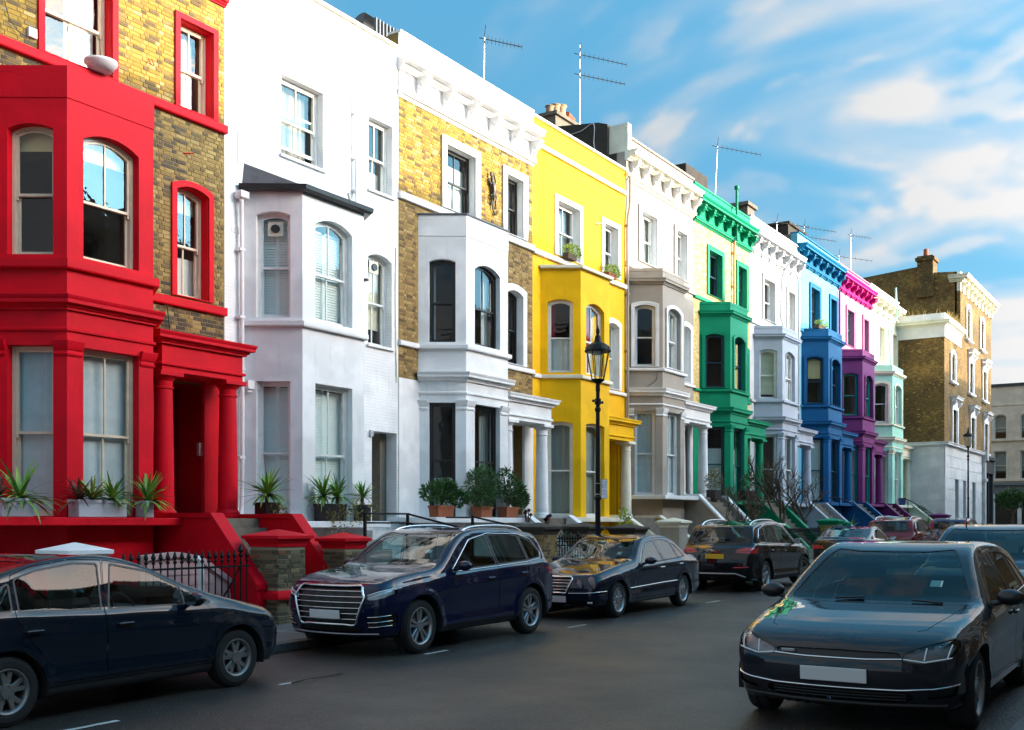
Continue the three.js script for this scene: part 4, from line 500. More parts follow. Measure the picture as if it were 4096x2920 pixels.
function bodySoup(c, F) {
  const half = c.far ? 44 : 104, fan = c.far ? 14 : 26, mid = Math.round(c.L * (c.far ? 11 : 22)), a = c.core || 0.75, b = c.L - 0.75, rows = [], yc = c.yc || 0.62;
  const hit = (o, d) => { let lo = 0, hi = 0.1, v = (m) => F(o[0] + d[0] * m, o[1] + d[1] * m, o[2] + d[2] * m), a = -1, b = v(hi); while (b < 0 && hi < 2.4) { lo = hi; a = b; hi += Math.max(0.02, -b * 0.9); b = v(hi); } for (let k = 0; k < 5; k++) { const m = clamp(lo + (hi - lo) * a / (a - b), lo + (hi - lo) * 0.04, hi - (hi - lo) * 0.04), q = v(m); q < 0 ? (lo = m, a = q) : (hi = m, b = q); } return lo + (hi - lo) * a / (a - b); };
  const ray = (o, d) => { const t = hit(o, d), p = [o[0] + d[0] * t, o[1] + d[1] * t, o[2] + d[2] * t], e = 0.02, n = [F(p[0] + e, p[1], p[2]) - F(p[0] - e, p[1], p[2]), F(p[0], p[1] + e, p[2]) - F(p[0], p[1] - e, p[2]), F(p[0], p[1], p[2] + e) - F(p[0], p[1], p[2] - e)], l = Math.hypot(...n) || 1; return [p, n.map((v) => v / l)]; };
  for (let i = 0; i <= fan + mid + fan; i++) {
    const row = [], f = i < fan ? i / fan : i > fan + mid ? 1 - (i - fan - mid) / fan : 1, ph = f * Math.PI / 2, ox = i <= fan ? a : i >= fan + mid ? b : lerp(a, b, (i - fan) / mid), sg = i < fan ? -1 : 1;
    for (let j = 0; j <= half; j++) { const th = Math.PI * j / half, z = Math.sin(th); row.push(ray([ox, yc, 0], [sg * Math.cos(ph), Math.sin(ph) * Math.cos(th), Math.sin(ph) * (j === 0 || j === half ? 0 : z)])); }
    rows.push(row);
  }
  const T = [], tri = (u, v, w) => T.push([u, v, w]), mir = ([p, n]) => [[p[0], p[1], -p[2]], [n[0], n[1], -n[2]]];
  for (let i = 0; i < rows.length - 1; i++) for (let j = 0; j < half; j++) { const A = rows[i][j], B = rows[i + 1][j], C = rows[i + 1][j + 1], E = rows[i][j + 1]; tri(A, C, B); tri(A, E, C); const m = [A, B, C, E].map(mir); tri(m[0], m[1], m[2]); tri(m[0], m[2], m[3]); }
  return T;
}
function split(soup, f) {                             // [inside, outside] of f < 0
  const I = [], O = [], mix = (a, b, t) => { const p = a[0].map((v, k) => lerp(v, b[0][k], t)), n = a[1].map((v, k) => lerp(v, b[1][k], t)), l = Math.hypot(...n) || 1; return [p, n.map((v) => v / l)]; };
  const bb = f.bb, vw = f.vw;
  for (const t of soup) {
    if (bb) { const [u, v] = vw(t[0][0]); if (u < bb[0] || u > bb[1] || v < bb[2] || v > bb[3]) { O.push(t); continue; } }
    const d = t.map(([p, n]) => f(p, n)), s = d.map((v) => v < 0), k = s[0] + s[1] + s[2];
    if (k === 3) I.push(t); else if (k === 0) O.push(t); else {
      const i = s.findIndex((v) => v === (k === 1)), A = t[i], B = t[(i + 1) % 3], C = t[(i + 2) % 3], a = d[i], b = d[(i + 1) % 3], c = d[(i + 2) % 3], P = mix(A, B, a / (a - b)), Q = mix(A, C, a / (a - c));
      (k === 1 ? I : O).push([A, P, Q]); (k === 1 ? O : I).push([P, B, C], [P, C, Q]);
    }
  }
  return [I, O];
}
function soupGeo(soup, push = 0) { const P = [], N = []; for (const t of soup) for (const [p, n] of t) { P.push(p[0] + n[0] * push, p[1] + n[1] * push, p[2] + n[2] * push); N.push(...n); } const g = new THREE.BufferGeometry(); g.setAttribute('position', new THREE.Float32BufferAttribute(P, 3)); g.setAttribute('normal', new THREE.Float32BufferAttribute(N, 3)); return g; }
const C = {
  glass: phy([0.42, 0.62, 0.62], 0.015, { transmission: 1, thickness: 0, ior: 1.5, specularIntensity: 0.75 }), dark: phy([0.2, 0.26, 0.26], 0.015, { transmission: 1, thickness: 0, ior: 1.5, specularIntensity: 0.75 }), trim: std([0.012, 0.012, 0.013], 0.35), chrome: std([0.75, 0.76, 0.78], 0.12, { metalness: 1 }), alloy: std([0.42, 0.42, 0.43], 0.32, { metalness: 0.9 }), alloyDull: std([0.3, 0.29, 0.28], 0.45, { metalness: 0.8 }), tyre: std([0.018, 0.017, 0.017], 0.85, { bumpMap: T.brickB, bumpScale: 0.002 }), liner: std([0.008, 0.008, 0.008], 0.9), plastic: std([0.022, 0.022, 0.023], 0.6), cabin: std([0.03, 0.03, 0.032], 0.8), cabinPale: std([0.2, 0.2, 0.19], 0.8), lens: phy([0.95, 0.97, 1], 0.03, { transmission: 1, thickness: 0 }), lampBowl: std([0.62, 0.63, 0.65], 0.4, { metalness: 0.5 }), redLens: phy([0.45, 0.006, 0.012], 0.12, { clearcoat: 1 }), redDark: phy([0.16, 0.004, 0.008], 0.1, { clearcoat: 1 }), amber: phy([0.6, 0.16, 0.01], 0.2, { clearcoat: 1 }), plateW: std([0.68, 0.68, 0.68], 0.4), plateY: std([0.75, 0.42, 0.015], 0.4), sticker: std([0.6, 0.7, 0.68], 0.6), grille: std([0.01, 0.01, 0.011], 0.5), led: std([0.85, 0.87, 0.9], 0.2), brake: std([0.2, 0.19, 0.18], 0.5, { metalness: 0.8 }),
};
const carPaint = (r, g, b, met = 0.25) => phy([r, g, b], 0.4, { metalness: 0, specularIntensity: 0.05, clearcoat: 1, clearcoatRoughness: 0.01 });
const wheelCache = {};
function wheelParts(R, w, rim, style, mat) {
  const key = [R, w, rim, style].join(); if (wheelCache[key]) return wheelCache[key];
  const h = w / 2, tyre = lathe([[rim, -h * 0.9], [rim + 0.03, -h], [R - 0.05, -h], [R - 0.012, -h * 0.82], [R, -h * 0.55], [R, -0.012], [R - 0.008, -0.008], [R - 0.008, 0.008], [R, 0.012], [R, h * 0.55], [R - 0.012, h * 0.82], [R - 0.05, h], [rim + 0.03, h], [rim + 0.004, h * 0.94], [rim - 0.004, h * 0.82]], 48).rotateX(Math.PI / 2); tyre.computeVertexNormals();
  const gs = [lathe([[rim - 0.006, h * 0.9], [rim + 0.006, h * 0.92], [rim + 0.004, h * 0.98], [rim - 0.012, h * 0.95], [rim - 0.03, h * 0.6], [rim - 0.035, -h * 0.7]], 48).rotateX(Math.PI / 2), cyl(0.075, 0.065, 0.05, 20).rotateX(Math.PI / 2).translate(0, 0, h * 0.42)];
  const spoke = (pts, z0, dz) => flat(new THREE.ExtrudeGeometry(shp(pts), { depth: dz, bevelEnabled: true, bevelSize: 0.006, bevelThickness: 0.008, bevelSegments: 1, curveSegments: 1 })).translate(0, 0, z0);
  const e = rim - 0.025, z = h * 0.42;
  if (style === 'double5') for (let k = 0; k < 5; k++) for (const s of [-1, 1]) gs.push(spoke([[s * 0.004, 0.03], [s * 0.03, 0.05], [s * 0.062, e], [s * 0.024, e]].map(([x, y]) => [x, y]), z, 0.03).rotateZ(k * 1.2566));
  else if (style === 'split5') for (let k = 0; k < 5; k++) gs.push(spoke([[-0.03, 0.04], [0.03, 0.04], [0.035, e * 0.5], [0.062, e], [0.026, e], [0.0, e * 0.62], [-0.026, e], [-0.062, e], [-0.035, e * 0.5]], z, 0.025).rotateZ(k * 1.2566));
  else if (style === 'ten') for (let k = 0; k < 9; k++) gs.push(spoke([[-0.022, 0.05], [0.022, 0.05], [0.03, e * 0.6], [0.052, e], [-0.052, e], [-0.03, e * 0.6]], z, 0.025).rotateZ(k * 0.698));
  else if (style === 'multi') for (let k = 0; k < 12; k++) gs.push(spoke([[-0.012, 0.05], [0.012, 0.05], [0.02, e * 0.7], [0.034, e], [0.008, e], [-0.006, e * 0.5]], z, 0.022).rotateZ(k * 0.5236));
  else for (let k = 0; k < 5; k++) gs.push(spoke([[-0.035, 0.03], [0.035, 0.03], [0.024, e * 0.55], [0.048, e], [-0.048, e], [-0.024, e * 0.55]], z, 0.03).rotateZ(k * 1.2566));
  for (let k = 0; k < 5; k++) gs.push(cyl(0.009, 0.009, 0.02, 6).rotateX(Math.PI / 2).translate(0.05 * Math.cos(k * 1.2566), 0.05 * Math.sin(k * 1.2566), z + 0.035));
  return wheelCache[key] = { tyre: boxUV(tyre), rim: boxUV(merged(gs)), disc: boxUV(merged([cyl(rim * 0.62, rim * 0.62, 0.02, 28).rotateX(Math.PI / 2).translate(0, 0, -0.02)])), back: boxUV(merged([cyl(rim * 0.98, rim * 0.98, 0.01, 24).rotateX(Math.PI / 2).translate(0, 0, -h * 0.6)])) };
}
const V = { s: (p) => [p[0], p[1]], t: (p) => [p[0], Math.abs(p[2])], f: (p) => [Math.abs(p[2]), p[1]], r: (p) => [Math.abs(p[2]), p[1]] };
function makeCar(c, label, category, world, facing, group, turn = 0) {
  const F = bodyField(c), W = c.W, g = thing(c.name, label, category, [0, 0, 0], 0, group), put = (n, gs, m, p = g) => obj(n, gs, m, p);
  const okSide = { s: (p, n) => Math.abs(n[2]) > 0.25 && Math.abs(p[2]) > 0.35 * W, t: (p, n) => n[1] > 0.08 && p[1] > pw(c.belt, p[0]) - 0.1, f: (p, n) => p[0] < (c.fx || 0.42) && n[0] < 0.1, r: (p, n) => p[0] > c.L - (p[1] > 1.0 ? 0.75 : 0.42) && n[0] > -0.02 };
  const reg = (v, poly, grow = 0) => { const f = (p, n) => okSide[v](p, n) ? sdPoly(...V[v](p), poly) - grow : 1, xs = poly.map((q) => q[0]), ys = poly.map((q) => q[1]); f.bb = [Math.min(...xs) - 0.15, Math.max(...xs) + 0.15, Math.min(...ys) - 0.15, Math.max(...ys) + 0.15]; f.vw = V[v]; return f; };
  let soup = bodySoup(c, F); const halves = (s) => split(s, (p) => p[2]).filter((q) => q.length);
  const surf = { x: (y, z, back) => { let lo = c.L / 2, hi = back ? c.L + 0.3 : -0.3; for (let k = 0; k < 22; k++) { const m = (lo + hi) / 2; F(m, y, z) < 0 ? lo = m : hi = m; } return lo; }, z: (x, y) => { let lo = 0, hi = 1.4; for (let k = 0; k < 22; k++) { const m = (lo + hi) / 2; F(x, y, m) < 0 ? lo = m : hi = m; } return lo; }, y: (x, z) => { let lo = 0.5, hi = 2; for (let k = 0; k < 22; k++) { const m = (lo + hi) / 2; F(x, m, z) < 0 ? lo = m : hi = m; } return lo; } };
  // wheel arches
  for (const ax of c.axles) [, soup] = split(soup, (p, n) => Math.abs(p[2]) > W - 0.3 ? Math.hypot(p[0] - ax, p[1] - c.wr) - c.ar : 1);
  for (const ax of c.axles) for (const s of [-1, 1]) {
    const z1 = s * (surf.z(ax, c.wr + c.ar + 0.01) - 0.012), z0 = s * (W - 0.36); put('arch_liner', [flat(new THREE.CylinderGeometry(c.ar, c.ar, Math.abs(z1 - z0), 36, 1, true, Math.PI / 2 - 0.25, Math.PI + 0.5)).rotateX(Math.PI / 2).translate(ax, c.wr, (z0 + z1) / 2), flat(new THREE.CircleGeometry(c.ar, 30, -0.25, Math.PI + 0.5)).translate(ax, c.wr, z0)], C.liner);
    const P = wheelParts(c.wr, c.tw || 0.225, c.rim, c.style), w = part(g, 'wheel'); w.position.set(ax, c.wr, s * (W - 0.025 - (c.tw || 0.225) / 2)); if (s < 0) w.rotation.y = Math.PI; if (c.steer && ax === c.axles[0]) w.rotation.y += c.steer;
    for (const [n, gg, m] of [['tyre', P.tyre, C.tyre], ['rim', P.rim, c.rimMat || C.alloy], ['brake_disc', P.disc, C.brake], ['wheel_back', P.back, C.liner]]) { const q = new THREE.Mesh(gg, m); q.name = n; q.castShadow = q.receiveShadow = true; w.add(q); }
  }
  // glass with its rubber or chrome surround
  for (const q of c.glass) { let inn, rim; [inn, soup] = split(soup, reg(q.v, q.p, q.g ?? 0.02)); [inn, rim] = split(inn, reg(q.v, q.p, 0)); const both = q.v === 's'; for (const h of both ? halves(inn) : [inn]) put(q.n, soupGeo(h, -0.004), q.m || C.glass); if (rim.length) for (const h of both ? halves(rim) : [rim]) put('window_trim', soupGeo(h, 0.001), q.t || C.trim); }
  // panels: cut, with a dark shut line round each
  for (const q of c.panels || []) { let inn, ln; [inn, soup] = split(soup, reg(q.v, q.p, 0.004)); [inn, ln] = split(inn, reg(q.v, q.p, -0.003)); if (!inn.length) continue; for (const h of q.v === 's' ? halves(inn) : [inn]) put(q.n, soupGeo(h), q.m || c.paint); if (q.lim) { let fr; [fr, ln] = split(ln, (p) => p[0] - q.lim); if (fr.length) put('bonnet_lip', soupGeo(fr), c.paint); } if (ln.length) put('shut_line', soupGeo(ln, -0.008), C.liner); }
  for (const q of c.patches || []) {
    let inn, rim = []; [inn, soup] = split(soup, reg(q.v, q.p, q.g || 0)); if (q.g) [inn, rim] = split(inn, reg(q.v, q.p, 0)); if (!inn.length) continue;
    for (const h of q.one ? [inn] : halves(inn)) { put(q.n, soupGeo(h, q.push ?? -0.002), q.m); if (q.bowl) put('lamp_bowl', soupGeo(h, -0.05), q.bowl); }
    if (rim.length) put(q.n + '_surround', soupGeo(rim, 0.004), q.t || C.trim);
  }
  put('body', soupGeo(soup), c.paint);
  // cabin
  const [cx, ry] = c.cabin; const seat = (x, z, w, m) => { const s = part(g, 'seat'); put('seat_back', rbox(-0.07, 0.07, 0, 0.58, -w / 2, w / 2, 0.05).rotateZ(-0.22).translate(x, 0.5, z), m, s); put('cushion', rbox(-0.5, 0.05, 0.36, 0.52, -w / 2, w / 2, 0.05).translate(x, 0.02, z), m, s); if (w < 0.7) put('headrest', rbox(-0.05, 0.05, 0, 0.19, -0.13, 0.13, 0.045).translate(x + 0.17, ry - 0.46, z), m, s); };
  const sm = c.cabinMat || C.cabin; for (const z of [-0.37, 0.37]) seat(cx + 0.95, z, 0.5, sm); seat(cx + 1.85, 0, 1.2, sm);
  put('dashboard', rbox(cx - 0.25, cx + 0.2, 0.6, pw(c.belt, cx) - 0.03, -W * 0.78, W * 0.78, 0.06), C.cabin); put('steering_wheel', flat(new THREE.TorusGeometry(0.18, 0.016, 8, 28)).rotateY(Math.PI / 2).rotateZ(-0.4).translate(cx + 0.42, pw(c.belt, cx) - 0.02, 0.37 * (c.lhd ? 1 : -1)), C.cabin); put('mirror_inside', rbox(-0.02, 0.02, -0.035, 0.035, -0.13, 0.13, 0.015).translate(c.header + 0.08, ry - 0.14, 0), C.cabin);
  // door mirrors, handles, plates
  for (const s of [-1, 1]) { const x = c.mirror[0], y = c.mirror[1], z = surf.z(x, y - 0.03); const m = part(g, 'door_mirror'); put('mirror_shell', sph(1, 20, 12).scale(0.075, 0.07, 0.115).translate(x, y + 0.05, s * (z + 0.13)), c.mirrorMat || c.paint, m); put('mirror_arm', rod([x - 0.01, y - 0.02, s * (z - 0.05)], [x, y + 0.02, s * (z + 0.1)], 0.028, 0.02), C.trim, m); put('mirror_glass', flat(new THREE.CircleGeometry(1, 20)).scale(0.095, 0.055, 1).rotateY(Math.PI / 2).translate(x + 0.073, y + 0.05, s * (z + 0.13)), C.chrome, m); }
  for (const [x, y] of c.handles || []) for (const s of [-1, 1]) { const z = surf.z(x, y); put('door_handle', rbox(-0.09, 0.09, -0.016, 0.016, -0.016, 0.016, 0.014).translate(x, y, s * (z + 0.026)), c.handleMat || c.paint); put('handle_cup', sph(1, 14, 8).scale(0.06, 0.03, 0.006).translate(x, y - 0.004, s * (z - 0.001)), C.liner); }
  const plate = (y, back, m, w = 0.52, h = 0.111) => { const x = surf.x(y, 0, back) + (back ? 0.015 : -0.015); put('number_plate', rbox(-0.006, 0.006, -h / 2, h / 2, -w / 2, w / 2, 0.005).rotateZ(back ? 0.08 : 0.06).translate(x, y, 0), m); };
  if (c.plateF) plate(c.plateF, false, C.plateW); if (c.plateR) plate(c.plateR, true, C.plateY, 0.46);
  // a bar lying on the body along [z, y] points seen from the front, or [x, y] from the side
  g.bar = (name, v, pts, r, m, lift = 0.004, mirror = false) => { for (const s of mirror ? [-1, 1] : [1]) { const P = []; pts.forEach(([a, b], i) => { const n = i ? 5 : 1, [pa, pb] = i ? pts[i - 1] : [a, b]; for (let k = 1; k <= n; k++) { const u = lerp(pa, a, k / n), w = lerp(pb, b, k / n); P.push(v === 's' ? [u, w, s * (surf.z(u, w) + lift)] : [surf.x(w, u, v === 'r') + (v === 'r' ? lift : -lift), w, u * s]); } }); put(name, flat(new THREE.TubeGeometry(new THREE.CatmullRomCurve3(P.map((q) => V3(...q)), false, 'centripetal'), P.length * 2, r, 6)), m); } };
  g.put = put; g.surf = surf; c.extra?.(g, put, surf, c);
  delete g.bar; delete g.put; delete g.surf;
  // origin between the axles, then turned the way it is parked (the nose is at -x)
  const ox = (c.axles[0] + c.axles[1]) / 2; for (const k of g.children) k.position.x -= ox; g.position.set(world[0], groundY(world[0]), world[1]); g.rotation.set(0, (facing > 0 ? Math.PI : 0) + turn, facing > 0 ? -0.012 * 0 : 0); g.rotation.order = 'ZYX'; g.rotation.z = 0.0107; return g;
}
const sticker = (put, surf, x, z, w = 0.09, h = 0.075, m = C.sticker) => { const y = surf.y(x, z), e = 0.03, sl = Math.atan2(surf.y(x + e, z) - surf.y(x - e, z), 2 * e); put('permit_sticker', box(-h / 2, h / 2, -0.001, 0.001, -w / 2, w / 2).rotateZ(sl).translate(x, y - 0.012, z), m); };

const PLAN = [[0, 0.80], [0.03, 0.87], [0.09, 0.94], [0.2, 0.99], [0.35, 1], [0.75, 1], [0.88, 0.97], [0.96, 0.91], [1, 0.84]];
const suvSpec = (o) => ({ name: 'parked_suv', L: 4.66, W: 0.945, bot: 0.23, wr: 0.365, ar: 0.425, rim: 0.245, tw: 0.235, axles: [0.88, 3.70], plan: PLAN, bowF: 0.2, bowR: 0.14, tumble: 0.36, round: 0.1, flare: 0.02, crease: 0.2, yc: 0.7,
  top: [[0.1, 0.26], [0.02, 0.42], [0.0, 0.62], [0.03, 0.84], [0.12, 0.95], [0.35, 1.03], [0.75, 1.09], [1.12, 1.13], [1.3, 1.19], [1.7, 1.43], [2.05, 1.585], [2.35, 1.64], [2.8, 1.658], [3.4, 1.64], [3.95, 1.575], [4.17, 1.52], [4.33, 1.3], [4.44, 1.1], [4.56, 1.02], [4.63, 0.84], [4.66, 0.6], [4.6, 0.36], [4.5, 0.26]],
  belt: [[0, 0.86], [0.9, 0.97], [1.5, 1.04], [3.2, 1.1], [4.3, 1.13]], cabin: [1.5, 1.6], header: 2.08, mirror: [1.72, 1.09],
  glass: [{ n: 'windscreen', v: 't', p: [[1.2, -0.1], [1.25, 0.4], [1.42, 0.7], [1.52, 0.74], [2.13, 0.58], [2.04, 0.3], [2.02, -0.1]] }, { n: 'rear_window', v: 'r', p: [[-0.1, 1.15], [0.6, 1.16], [0.66, 1.2], [0.53, 1.5], [-0.1, 1.52]], m: C.dark },
    ...[[[1.63, 1.085], [2.15, 1.44], [2.35, 1.515], [2.64, 1.54], [2.72, 1.12]], [[2.8, 1.125], [2.72, 1.545], [3.2, 1.55], [3.5, 1.515], [3.6, 1.155]], [[3.67, 1.16], [3.57, 1.505], [3.82, 1.44], [4.02, 1.25], [4.0, 1.19]]].map((p, i) => ({ n: 'side_window', v: 's', p, g: i === 2 ? 0.025 : 0.025, t: o.chromeTrim ? C.trim : C.trim, m: i ? C.dark : C.glass }))],
  panels: [{ n: 'front_door', v: 's', p: [[1.42, 0.42], [1.38, 0.75], [1.48, 1.06], [2.1, 1.5], [2.66, 1.585], [2.75, 1.1], [2.75, 0.42]] }, { n: 'rear_door', v: 's', p: [[2.765, 0.42], [2.765, 1.1], [2.69, 1.585], [3.2, 1.59], [3.58, 1.54], [3.68, 1.15], [3.5, 0.85], [3.25, 0.55], [3.22, 0.42]] }, { n: 'bonnet', v: 't', p: [[0.1, -0.1], [0.16, 0.4], [0.3, 0.68], [0.7, 0.76], [1.3, 0.79], [1.17, 0.4], [1.13, -0.1]], lim: 0.32 }],
  handles: [[2.5, 0.93], [3.42, 0.96]], plateF: 0.56, plateR: 0.88, ...o });
const quattro = (g, put, surf, c) => {
  g.bar('waist_line', 's', [[1.6, 1.055], [2.7, 1.09], [3.6, 1.125], [4.03, 1.165], [4.06, 1.25], [3.85, 1.47], [3.5, 1.55], [2.7, 1.575], [2.2, 1.49], [1.62, 1.09]], 0.009, C.chrome, 0.006, true);
  for (const s of [-1, 1]) put('roof_rail', tube([[2.15, 1.56, s * 0.62], [2.35, 1.645, s * 0.61], [3.0, 1.685, s * 0.605], [3.7, 1.645, s * 0.6], [3.95, 1.56, s * 0.6]], 0.019, 8), C.chrome);
};
const FONT = await new FontLoader().loadAsync('fonts/droid/droid_sans_bold.typeface.json');
// ---------- parked cars ----------
const z0c = -8.45 * SZ;                                    // outer tyres stand along the bay line
const lampPoly = (p) => p;
function frontQ5(g, put, surf, c) {
  quattro(g, put, surf, c);
  g.bar('grille_frame', 'f', [[-0.60, 0.78], [-0.52, 0.93], [0.52, 0.93], [0.60, 0.78], [0.47, 0.43], [-0.47, 0.43], [-0.60, 0.78]], 0.018, C.chrome, 0.012);
  for (let k = 0; k < 6; k++) { const y = 0.5 + k * 0.073, w = y > 0.78 ? lerp(0.58, 0.53, (y - 0.78) / 0.15) : lerp(0.49, 0.58, (y - 0.45) / 0.33); g.bar('grille_slat', 'f', [[-w, y], [w, y]], 0.007, C.chrome, 0.004); }
  for (const z of [-0.3, -0.1, 0.1, 0.3]) g.bar('grille_upright', 'f', [[z, 0.46], [z, 0.9]], 0.006, C.grille, 0.002);
  for (const y of [0.40, 0.46, 0.53]) g.bar('vent_blade', 'f', [[0.64, y], [0.74, y + 0.005], [0.86, y + 0.02]], 0.006, C.chrome, 0.003, true);
  for (const [a, b] of [[[[0.62, 0.81], [0.78, 0.865], [0.88, 0.9]], 0], [[[0.64, 0.775], [0.72, 0.8], [0.8, 0.84]], 0]]) g.bar('daylight_strip', 'f', a, 0.008, C.led, -0.01, true);
  g.bar('bumper_lip', 'f', [[-0.75, 0.31], [-0.4, 0.3], [0.4, 0.3], [0.75, 0.31]], 0.012, C.alloy, 0.006);
  sticker(put, surf, 1.62, 0.5);
}
const q5patch = [{ n: 'grille', v: 'f', one: true, p: [[-0.1, 0.43], [0.46, 0.43], [0.59, 0.78], [0.51, 0.92], [-0.1, 0.92]], m: C.grille, push: -0.03 }, { n: 'headlight', v: 'f', p: [[0.60, 0.77], [0.66, 0.745], [0.84, 0.785], [0.9, 0.84], [0.9, 0.93], [0.86, 0.925], [0.62, 0.83]], m: C.lens, bowl: C.lampBowl }, { n: 'bumper_vent', v: 'f', p: [[0.6, 0.36], [0.9, 0.4], [0.92, 0.56], [0.72, 0.58]], m: C.grille, push: -0.02 }, { n: 'lower_intake', v: 'f', one: true, p: [[-0.1, 0.32], [0.55, 0.33], [0.5, 0.4], [-0.1, 0.4]], m: C.grille, push: -0.02 }, { n: 'tail_light', v: 'r', p: [[0.48, 0.93], [0.95, 0.9], [0.95, 1.02], [0.72, 1.05], [0.5, 1.0]], m: C.redLens, push: 0.003 }, { n: 'sill_trim', v: 's', p: [[1.32, 0.2], [3.25, 0.2], [3.25, 0.35], [1.32, 0.33]], m: C.plastic, push: 0.004 }];
makeCar(suvSpec({ paint: carPaint(0.005, 0.009, 0.036), style: 'double5', patches: q5patch, extra: frontQ5 }), 'dark blue crossover with wide chrome framed grille parked facing the camera', 'car', [wx(10.42, 8.45), z0c - 0.93], -1, 'cars parked along the painted houses');
makeCar(suvSpec({ paint: carPaint(0.006, 0.007, 0.009), style: 'star', patches: q5patch, steer: -0.35, plateR: 0.84, extra: (g, put, surf, c) => { quattro(g, put, surf, c); g.bar('reflector', 'r', [[0.45, 0.58], [0.62, 0.585], [0.8, 0.6]], 0.017, C.redLens, 0.004, true); g.bar('bumper_trim', 'r', [[-0.72, 0.36], [-0.5, 0.44], [0.5, 0.44], [0.72, 0.36]], 0.018, C.alloy, 0.008); g.bar('tail_strip', 'r', [[0.5, 0.975], [0.9, 0.96]], 0.006, C.redDark, 0.006, true); put('roof_aerial', [cyl(0.03, 0.004, 0.07, 6).rotateZ(-0.5).translate(3.8, 1.59, 0)], C.trim); g.bar('wiper', 'r', [[-0.3, 1.17], [0.05, 1.165]], 0.01, C.trim, 0.012); } }), 'black crossover with yellow rear plate and red tail lights seen from behind', 'car', [wx(22.35, 8.45), z0c - 0.9], 1, 'cars parked along the painted houses');
// silver-wheeled fastback at the left edge
makeCar({ name: 'parked_hatchback', L: 4.46, W: 0.873, bot: 0.2, wr: 0.317, ar: 0.365, rim: 0.2, tw: 0.2, axles: [0.93, 3.63], plan: PLAN, bowF: 0.3, bowR: 0.12, tumble: 0.42, round: 0.09, crease: 0.2, paint: carPaint(0.006, 0.011, 0.02), style: 'split5', rimMat: C.alloyDull, yc: 0.6, core: 0.85,
  top: [[0.12, 0.22], [0.02, 0.36], [0.0, 0.52], [0.03, 0.68], [0.14, 0.79], [0.5, 0.9], [0.95, 1.02], [1.35, 1.15], [1.9, 1.36], [2.35, 1.465], [2.75, 1.49], [3.2, 1.455], [3.75, 1.33], [4.15, 1.19], [4.3, 1.12], [4.4, 0.9], [4.46, 0.6], [4.4, 0.34], [4.3, 0.22]],
  belt: [[0, 0.68], [0.5, 0.8], [1.2, 0.91], [2.5, 0.95], [3.6, 1.0], [4.3, 1.02]], cabin: [1.6, 1.42], header: 2.05, mirror: [1.62, 0.95],
  glass: [{ n: 'windscreen', v: 't', p: [[1.12, -0.1], [1.2, 0.45], [1.4, 0.68], [2.12, 0.54], [2.02, 0.3], [1.98, -0.1]] }, { n: 'rear_window', v: 't', p: [[3.25, -0.1], [3.25, 0.48], [4.05, 0.5], [4.1, -0.1]], m: C.dark }, ...[[[1.3, 0.95], [1.52, 1.075], [1.56, 0.955]], [[1.64, 0.96], [1.66, 1.13], [2.0, 1.295], [2.42, 1.385], [2.56, 0.98]], [[2.66, 0.985], [2.58, 1.395], [2.85, 1.41], [3.25, 1.36], [3.48, 1.295], [3.5, 1.02]], [[3.58, 1.03], [3.56, 1.25], [3.85, 1.12], [3.9, 1.07], [3.8, 1.03]]].map((p) => ({ n: 'side_window', v: 's', p, g: 0.018 }))],
  panels: [{ n: 'front_door', v: 's', p: [[1.28, 0.34], [1.24, 0.6], [1.33, 0.9], [1.6, 1.15], [2.0, 1.34], [2.5, 1.435], [2.62, 0.95], [2.6, 0.34]] }, { n: 'rear_door', v: 's', p: [[2.615, 0.34], [2.63, 0.95], [2.52, 1.435], [2.85, 1.455], [3.3, 1.4], [3.52, 1.33], [3.55, 0.95], [3.4, 0.72], [3.22, 0.5], [3.2, 0.34]] }],
  patches: [{ n: 'headlight', v: 'f', p: [[0.5, 0.66], [0.7, 0.6], [0.84, 0.7], [0.86, 0.83], [0.7, 0.8], [0.52, 0.73]], m: C.lens, bowl: C.lampBowl }, { n: 'lower_intake', v: 'f', one: true, p: [[-0.1, 0.3], [0.6, 0.32], [0.5, 0.44], [-0.1, 0.44]], m: C.grille, push: -0.02 }, { n: 'tail_light', v: 'r', p: [[0.55, 0.8], [0.9, 0.78], [0.9, 1.02], [0.6, 1.0]], m: C.redLens }, { n: 'sill_trim', v: 's', p: [[1.3, 0.18], [3.25, 0.18], [3.25, 0.3], [1.3, 0.3]], m: C.plastic, push: 0.004 }],
  handles: [[2.42, 0.82], [3.4, 0.83]], plateF: 0.5, extra: (g, put, surf) => { const t = new TextGeometry('HYBRID', { font: FONT, size: 0.028, depth: 0.003, curveSegments: 2 }); t.computeBoundingBox(); obj('badge_lettering', flat(t).translate(-t.boundingBox.max.x, 0, 0).rotateY(Math.PI).translate(1.0, 0.8, -surf.z(1.08, 0.81) - 0.004), C.chrome, g); } }, 'dark teal fastback hatchback with dull five spoke wheels parked at the red house', 'car', [wx(5.03, 8.45), z0c - 0.86], 1, 'cars parked along the painted houses');
